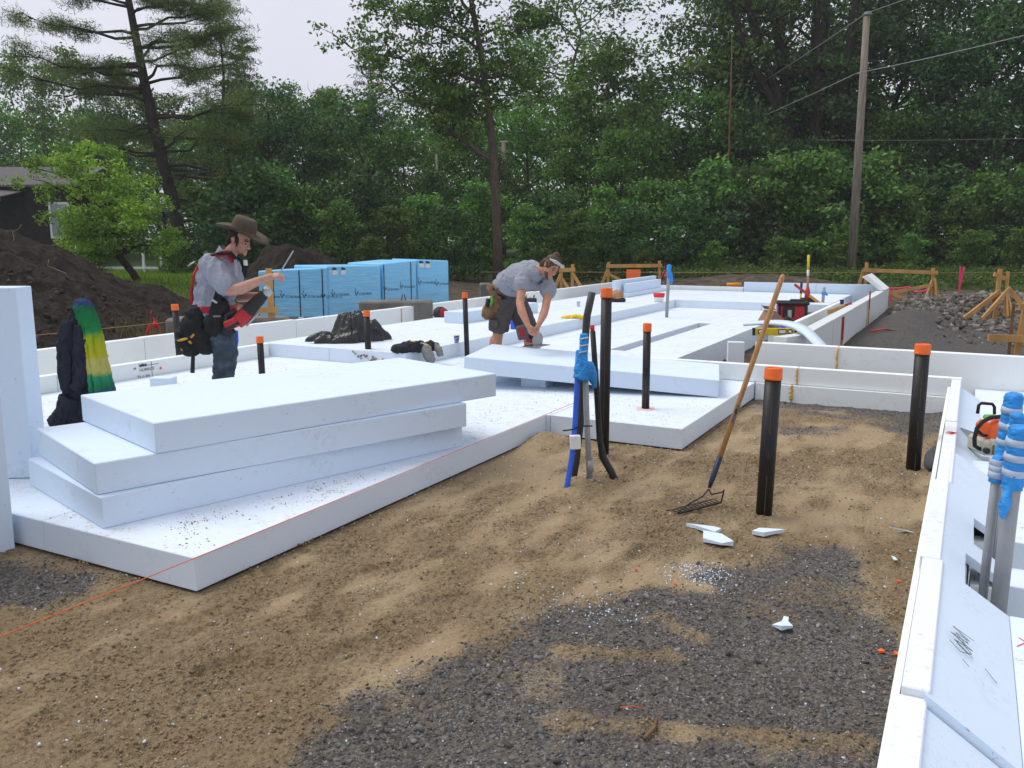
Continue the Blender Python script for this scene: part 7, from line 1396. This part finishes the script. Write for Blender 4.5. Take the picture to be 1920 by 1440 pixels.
# hat
hq = Quaternion((0, 0, 1), R(-12)) @ Quaternion((0, 1, 0), R(20)); Hc = np.array((-2.748, 8.840, 2.020)); HM = np.array(hq.to_matrix()); n = 40; V = []
rings = [(1.0, .0, .285, .205, 1), (1.0, .014, .285, .205, 1), (.70, .012, .285, .205, .5), (.0, .012, .128, .105, 0), (.0, .04, .130, .106, 0), (0, .10, .124, .100, 0), (0, .145, .112, .086, 0), (0, .166, .085, .058, 0), (0, .150, .045, .022, 0)]
prof = [(.285, .205, -.004, 1), (.288, .208, .006, 1), (.21, .16, .010, .5), (.135, .110, .014, 0), (.134, .108, .05, 0), (.127, .100, .105, 0), (.117, .085, .150, 0), (.095, .060, .166, 0), (.045, .018, .148, 0)]
for rx, ry, z, k in prof:
    for i in range(n):
        a = 2 * math.pi * i / n; zz = z + k * (.045 * math.sin(a) ** 2 - .016 * math.cos(a) * (math.cos(a) > 0) + .008 * math.sin(3 * a)) ; V.append(Hc + HM @ np.array((rx * math.cos(a), ry * math.sin(a), zz)))
F = [(i + k * n, k * n + (i + 1) % n, (k + 1) * n + (i + 1) % n, (k + 1) * n + i) for k in range(len(prof) - 1) for i in range(n)] + [tuple(range((len(prof) - 1) * n, len(prof) * n))]
prof2 = [(.285, .205, -.009, 1), (.21, .16, .002, .5), (.12, .10, .004, 0)]; off = len(V)
for rx, ry, z, k in prof2:
    for i in range(n):
        a = 2 * math.pi * i / n; zz = z + k * (.045 * math.sin(a) ** 2 - .016 * math.cos(a) * (math.cos(a) > 0) + .008 * math.sin(3 * a)); V.append(Hc + HM @ np.array((rx * math.cos(a), ry * math.sin(a), zz)))
F += [(off + k * n + (i + 1) % n, off + i + k * n, off + (k + 1) * n + i, off + (k + 1) * n + (i + 1) % n) for k in range(2) for i in range(n)] + [(i, (i + 1) % n, off + (i + 1) % n, off + i) for i in range(n)]
mb = MB(); mb.add(V, F); hat = mb.build('hat', M['felt'], m1, True)
mb = MB(); V = [Hc + HM @ np.array((rx * math.cos(2 * math.pi * i / n), ry * math.sin(2 * math.pi * i / n), z)) for rx, ry, z in ((.137, .112, .014), (.1375, .1125, .034)) for i in range(n)]; mb.add(V, [(i, (i + 1) % n, n + (i + 1) % n, n + i) for i in range(n)]); mb.build('hat_band', M['leather'], hat, True)
# harness and belt
mb = strap([(-2.818, 8.710, 1.753), (-2.867, 8.655, 1.813), (-2.948, 8.640, 1.797), (-3.042, 8.660, 1.770), (-3.144, 8.710, 1.716), (-3.225, 8.750, 1.602), (-3.273, 8.780, 1.438), (-3.277, 8.780, 1.291)], .095, .022, [(.6, -.6, .5), (.3, -.5, 1), (0, -.35, 1), (-.5, -.4, .8), (-.9, -.35, .4), (-1, -.3, .15), (-1, -.25, 0), (-1, -.3, 0)]); mb.build('harness_pad', M['redpad'], m1)
mb = strap([(-2.776, 8.695, 1.743), (-2.819, 8.625, 1.813), (-2.904, 8.605, 1.808), (-3.006, 8.620, 1.777), (-3.089, 8.650, 1.728)], .030, .03, [(.6, -.8, .3), (.3, -.6, 1), (0, -.45, 1), (-.5, -.5, .8), (-.9, -.35, .4)]); mb.build('harness_edge', M['webbing'], m1)
mb = strap([(-2.846, 8.940, 1.792), (-2.774, 8.895, 1.733), (-2.760, 8.870, 1.652), (-2.784, 8.860, 1.543), (-2.799, 8.820, 1.436)], .055, .016, (1, -.75, .15)); mb.build('chest_strap', M['webbing'], m1)
mb = strap([(-2.754, 8.875, 1.744), (-2.748, 8.865, 1.690)], .04, .02, (1, -.75, .1)); mb.build('strap_label', M['white_plastic'], m1)
mb = strap([(-2.927, 8.605, 1.496), (-2.936, 8.590, 1.423), (-2.969, 8.575, 1.328), (-2.999, 8.570, 1.237)], .075, .02, (.2, -1, 0)); mb.build('side_strap', M['webbing'], m1)
mb = MB(); V = []
for z_, g_ in ((572, 0), (584, 0)):
    for i in range(28): a = 2 * math.pi * i / 28; c = np.array((-3.080, 8.840, 1.253)); c[2] = c[2] + (.035 if z_ == 572 else -.035); V.append(c + np.array((.226 * math.cos(a), .226 * math.sin(a), 0)))
mb.add(V, [(i, (i + 1) % 28, 28 + (i + 1) % 28, 28 + i) for i in range(28)]); mb.build('belt', M['redpad'], m1, True)
def pouch(name, spec, mat, vox=.011, disp=((.010, .05, (1, 1, 1), True),)):
    mb = MB(); [mb.ell(p, r_) for p, r_ in spec]; return organic(name, mb, mat, m1, vox, 2, disp)
pouch('tool_pouch', [((-3.213, 8.680, 1.201), (.11, .10, .10)), ((-3.249, 8.670, 1.082), (.13, .11, .13)), ((-3.193, 8.660, 0.958), (.15, .11, .14)), ((-3.131, 8.670, 0.874), (.10, .10, .08)), ((-3.359, 8.690, 1.009), (.08, .09, .07))], M['webbing'])
pouch('nail_pouch', [((-3.315, 8.640, 0.889), (.11, .11, .075)), ((-3.274, 8.640, 0.851), (.10, .11, .07)), ((-3.351, 8.640, 0.922), (.075, .10, .05))], M['webbing'])
mb = MB(); mb.ell((-3.327, 8.610, 0.955), (.075, .085, .018), Quaternion((0, 1, 0), R(-14))); mb.build('pouch_lining', M['tan'], m1, True)
pouch('holster', [((-2.968, 8.600, 1.208), (.085, .06, .12)), ((-2.918, 8.620, 1.271), (.07, .06, .11)), ((-3.025, 8.620, 1.087), (.09, .06, .11)), ((-2.894, 8.690, 1.145), (.06, .07, .12))], M['webbing'])
for p, q in (((-3.231, 8.545, 0.982), (-3.197, 8.545, 1.014)), ((-3.251, 8.535, 0.945), (-3.225, 8.535, 0.923)), ((-3.347, 8.550, 0.878), (-3.320, 8.545, 0.852))): mb = MB(); mb.tube([p, q], .012, 6); mb.build('yellow_tag', M['tan'], m1, True)
mb = strap([(-2.997, 8.555, 1.361), (-2.941, 8.540, 1.330)], .02, .012, (0, -1, 0)); mb.build('buckle', M['steel'], m1)
mb = strap([(-2.991, 8.540, 1.197), (-2.916, 8.540, 1.197)], .02, .010, (0, -1, 0)); mb.build('grey_strap', M['concrete'], m1)
mb = MB(); mb.tube([(-3.272, 8.720, 0.923), (-3.285, 8.710, 0.748), (-3.296, 8.700, 0.599)], [.016, .020, .023], 9); mb.build('hammer_handle', M['darkgrey'], m1, True)
mb = MB(); mb.tube([(-2.944, 9.060, 0.997), (-2.944, 9.060, 0.883)], .026, 8); mb.tube([(-2.944, 9.060, 0.883), (-2.963, 9.060, 0.745)], [.022, .018], 8); mb.build('spare_tool_handle', M['blue_pipe'], m1, True)
mb = MB(); mb.tube([(-3.310, 8.790, 1.687), (-3.238, 8.810, 1.735)], .008, 6); mb.build('pencil', M['steel'], m1, True)
# reciprocating saw held against the hip, thin blade in the raised hand
sw = thing('reciprocating_saw', 'red and black reciprocating saw held under the arm of the man in the hat', 'power tool', (-2.815, 8.640, 1.096))
ax0 = np.array((-2.795, 8.580, 1.102)); ax1 = np.array((-2.468, 8.640, 1.441)); dv = ax1 - ax0
mb = MB(); mb.tube([ax0 + dv * .36, ax0 + dv * .5, ax0 + dv * .78, ax0 + dv * .93], [.072, .070, .062, .050], 12); organic('gear_boot', mb, M['darkgrey'], sw, .009, 2, ((.004, .03, (1, 1, 1), False),))
mb = MB(); mb.tube([ax0 + dv * .06, ax0 + dv * .2, ax0 + dv * .40], [.070, .080, .074], 12); organic('motor_housing', mb, M['red'], sw, .009, 2)
up2 = nrm_(np.cross(dv, (0, 1, 0))); up2 = up2 if up2[2] > 0 else -up2
mb = MB(); mb.tube([ax0 + dv * .26 + up2 * .09, ax0 + dv * .02 + up2 * .12, ax0 - dv * .12 + up2 * .05, ax0 - dv * .14 - up2 * .06], [.034, .036, .036, .034], 9); organic('handle', mb, M['darkgrey'], sw, .009, 2)
mb = MB(); mb.beam((-2.879, 8.570, 1.092), (-2.741, 8.570, 1.151), .13, .10, up2); o = bev(mb.build('battery', M['red'], sw), .015); mb = MB(); b0 = np.array((-2.870, 8.570, 1.065)); b1 = np.array((-2.731, 8.570, 1.135)); mb.beam(b0, b1, .136, .045, up2); bev(mb.build('battery_base', M['darkgrey'], sw), .012)
mb = MB(); mb.tube([ax0 + dv * .16 - up2 * .085, ax0 + dv * .55 - up2 * .085], .014, 6); mb.build('bare_guard', M['steel'], sw, True)
mb = MB(); mb.ell(ax0 + dv * 1.0, (.045, .05, .05)); mb.tube([ax0 + dv * .92, ax0 + dv * 1.08 - up2 * .02], [.05, .03], 8); organic('shoe', mb, M['steel'], sw, .009, 1, ((.008, .02, (1, 1, 1), True),))
mb = MB(); mb.beam((-2.293, 8.480, 1.623), (-2.142, 8.460, 1.847), .005, .014, (1, 0, .6)); tag(mb.build('saw_blade', M['steel']), 'thin steel saw blade in the raised hand of the man in the hat', 'saw blade')

# ------------------------------------------------------------------ man in shorts
m2 = thing('person', 'man in grey T-shirt and brown shorts bending over to saw the foam board', 'person', (-0.185, 11.740, 0.195))
mb = MB(); P2, q2, l2, f2, u2 = head(mb, (0.502, 10.960, 1.622), (.42, -.70, -.56), (.62, -.14, .76), 1.12)
limb(mb, [(0.304, 11.140, 1.576), (0.398, 11.060, 1.571), (0.450, 11.000, 1.580)], [.08, .068, .064])
for p, r_ in (((-0.117, 11.740, 1.207), (.16, .17, .15)), ((0.000, 11.590, 1.368), (.17, .17, .17)), ((0.155, 11.380, 1.476), (.18, .19, .17)), ((0.257, 11.220, 1.525), (.15, .18, .13))): mb.ell(p, r_)
limb(mb, [(0.166, 11.120, 1.501), (0.123, 10.960, 1.311), (0.101, 10.840, 1.163)], [.068, .060, .054]); limb(mb, [(0.101, 10.840, 1.163), (0.128, 10.740, 1.057), (0.200, 10.620, 0.900)], [.054, .056, .036])
limb(mb, [(0.433, 11.240, 1.434), (0.462, 11.060, 1.257), (0.428, 10.890, 1.098)], [.066, .058, .052]); limb(mb, [(0.428, 10.890, 1.098), (0.398, 10.790, 1.019), (0.341, 10.660, 0.916)], [.052, .053, .035])
hand(mb, (0.206, 10.610, 0.895), (.30, -.35, -.85), (.65, .35, -.2), 1, (.55, .6, .45), 1.06, .8); hand(mb, (0.334, 10.650, 0.911), (-.15, -.35, -.9), (-.75, .1, -.2), -1, (.5, .6, .4), 1.06, .8)
limb(mb, [(-0.110, 11.720, 1.158), (-0.191, 11.720, 0.703), (-0.231, 11.780, 0.226)], [.11, .076, .046]); mb.ell((-0.252, 11.770, 0.527), (.066, .07, .13)); limb(mb, [(0.059, 11.840, 1.150), (0.224, 11.880, 0.686), (0.242, 11.960, 0.238)], [.11, .076, .046])
body2 = organic('body', mb, M['skin_tan'], m2, .008, 2, fac=.5); face(P2, q2, 1.12, m2, 'hair')
mb = MB()
for (x, y, z, a, b, c) in ((0, -.022, .045, .088, .098, .082), (0, -.075, -.02, .078, .05, .075), (.068, .0, .01, .024, .05, .05), (-.068, .0, .01, .024, .05, .05), (0, -.05, .125, .040, .040, .034), (0, -.10, -.06, .06, .03, .05)): mb.ell(P2(x, y, z), (a * 1.12, b * 1.12, c * 1.12), q2)
organic('hair', mb, M['hair'], m2, .010, 1, ((.010, .03, (1, 1, .5), True),))
mb = MB(); mb.ell(P2(0, .07, -.115), (.045, .04, .028), q2); mb.ell(P2(.04, .045, -.085), (.018, .04, .03), q2); mb.ell(P2(-.04, .045, -.085), (.018, .04, .03), q2); organic('beard', mb, M['hair'], m2, .009, 1)
mb = MB(); mb.tube([P2(-.10, .0, .06), P2(-.07, .07, .085), P2(0, .098, .092), P2(.07, .07, .085), P2(.10, .0, .06)], [.010, .026, .018, .026, .010], 8); gg = organic('safety_glasses', mb, simple('clear_glasses', (.42, .45, .48), .12, .1, 8, spec=.7), m2, .008, 1)
mb = MB()
for p, r_ in (((-0.102, 11.720, 1.303), (.19, .19, .13)), ((-0.014, 11.600, 1.381), (.20, .20, .175)), ((0.113, 11.420, 1.461), (.205, .215, .18)), ((0.223, 11.260, 1.523), (.19, .21, .155)), ((0.277, 11.180, 1.526), (.14, .18, .12))): mb.ell(p, r_, None, 16, 10)
limb(mb, [(0.166, 11.140, 1.528), (0.144, 11.070, 1.462), (0.123, 11.000, 1.384)], [.105, .105, .098]); limb(mb, [(0.412, 11.260, 1.454), (0.458, 11.170, 1.361), (0.470, 11.100, 1.296)], [.10, .10, .090]); mb.ell((0.302, 11.290, 1.411), (.14, .15, .10))
shirt2 = organic('t_shirt', mb, M['shirt'], m2, .0105, 10, ((.018, .12, (1, 1, 1.3), True), (.008, .05, (1, 1, 1.3), True)))
mb = strap([(0.345, 11.100, 1.392), (0.399, 11.080, 1.421)], .02, .004, (.3, -1, -.3)); mb.build('chest_print', M['wrap_ink'], shirt2)
mb = MB(); mb.tube([(-0.139, 11.730, 1.244), (-0.109, 11.710, 1.282)], [.205, .205], 18); mb.build('belt', M['webbing'], m2, True)
mb = MB(); mb.ell((-0.095, 11.750, 1.177), (.19, .20, .15), None, 14, 9); limb(mb, [(-0.117, 11.700, 1.115), (-0.153, 11.690, 0.941), (-0.176, 11.700, 0.808)], [.155, .148, .136]); limb(mb, [(0.044, 11.840, 1.105), (0.149, 11.870, 0.888), (0.209, 11.880, 0.746)], [.155, .145, .14]); mb.tube([(-0.176, 11.700, 0.808), (-0.183, 11.700, 0.720)], [.138, .134], 16); mb.tube([(0.194, 11.880, 0.776), (0.216, 11.880, 0.701)], [.14, .135], 16)
shorts = organic('shorts', mb, M['shorts'], m2, .011, 2, ((.013, .08, (1, 1, 1.3), True), (.006, .03, (1, 1, 1), False)))
mb = strap([(-0.246, 11.550, 0.881), (-0.254, 11.555, 0.779)], .13, .02, (-.3, -1, 0)); bev(mb.build('cargo_pocket', M['shorts'], shorts), .006)
mb = MB()
for p, r_ in (((-0.188, 11.620, 1.222), (.10, .09, .14)), ((-0.224, 11.600, 1.094), (.085, .08, .15)), ((-0.304, 11.600, 0.999), (.10, .09, .09)), ((-0.327, 11.610, 0.948), (.085, .08, .065)), ((-0.275, 11.640, 1.307), (.07, .07, .06))): mb.ell(p, r_)
pc = organic('tool_pouch', mb, M['leather'], m2, .011, 2, ((.012, .05, (1, 1, 1), True),))
for p, q in (((-0.279, 11.500, 1.208), (-0.258, 11.490, 1.116)), ((-0.265, 11.490, 1.173), (-0.287, 11.490, 1.073))): mb = MB(); mb.tube([p, q], .014, 6); mb.build('green_tool', simple('green_plastic', (.08, .42, .05), .5), pc, True)
mb = MB(); mb.tube([(-0.324, 11.540, 1.170), (-0.338, 11.520, 1.064)], .03, 7); mb.build('tool_grip', M['darkgrey'], pc, True)
for p in (np.array((-0.230, 11.760, 0.207)), np.array((0.241, 11.940, 0.210))):
    p[2] = .235; mb = MB(); mb.ell(p + (0, .02, .03), (.06, .07, .07)); mb.ell(p + (.03, -.06, 0), (.058, .12, .045)); organic('shoe', mb, M['leather'], m2, .012, 2)
# circular saw
cs = thing('circular_saw', 'battery circular saw held on the foam board by the man in shorts', 'power tool', (0.306, 11.323, 0.545)); B0 = np.array((0.306, 11.323, 0.545)); L = lambda x, y, z: B0 + np.array((x, y, z))
qb = Quaternion((0, 0, 1), R(-35)); Rb = np.array(qb.to_matrix()); Lb = lambda x, y, z: B0 + Rb @ np.array((x, y, z))
mb = MB(); mb.bbox(Lb(0, .03, .012), (.22, .36, .012), .004, qb); mb.build('base_plate', M['steel'], cs)
mb = MB(); mb.lathe(Lb(.04, .0, .09), [(.02, -.02), (.105, -.018), (.112, 0), (.105, .018), (.02, .02)], 20, qb @ Quaternion((0, 1, 0), R(90))); mb.build('blade_guard', simple('pale_guard', (.36, .36, .36), .4, .15, 9, metal=.3), cs, True)
mb = MB(); mb.lathe(Lb(.055, -.01, .075), [(.11, -.002), (.11, .002)], 24, qb @ Quaternion((0, 1, 0), R(90))); mb.build('blade', M['steel'], cs)
mb = MB(); mb.tube([Lb(-.03, .02, .09), Lb(-.14, .03, .085)], [.05, .045], 10); organic('motor', mb, M['red'], cs, .01, 2); mb = MB(); mb.bbox(B0 + np.array((-.17, -.06, .20)), (.15, .11, .19), .02, Quaternion((0, 1, 0), R(-14))); mb.build('battery', simple('grey_battery', (.09, .09, .095), .5, .3, 25), cs); mb = MB(); mb.bbox(B0 + np.array((-.175, -.118, .20)), (.06, .006, .12), .002, Quaternion((0, 1, 0), R(-14))); mb.build('battery_label', M['redpad'], cs)
mb = MB(); mb.tube([Lb(-.05, -.05, .11), Lb(-.05, .0, .2), Lb(-.06, .10, .21), Lb(-.10, .16, .15)], [.022, .024, .024, .024], 9); mb.tube([Lb(.02, -.09, .13), Lb(.02, -.1, .20)], .02, 8); organic('handle', mb, M['darkgrey'], cs, .009, 2)
# ================================================================== MIST (pale morning air that softens the far trees)
hm = bpy.data.materials.new('mist'); hm.use_nodes = True; hn = hm.node_tree.nodes; hl = hm.node_tree.links
hn.remove(hn['Principled BSDF']); pv = hn.new('ShaderNodeVolumePrincipled'); pv.inputs['Density'].default_value = 0.0007; pv.inputs['Color'].default_value = (.90, .93, .98, 1); pv.inputs['Anisotropy'].default_value = 0.0
hl.new(pv.outputs['Volume'], hn['Material Output'].inputs['Volume'])
mb = MB(); mb.box((0, 135, 11.5), (820, 640, 27)); tag(mb.build('haze', hm), kind='stuff')
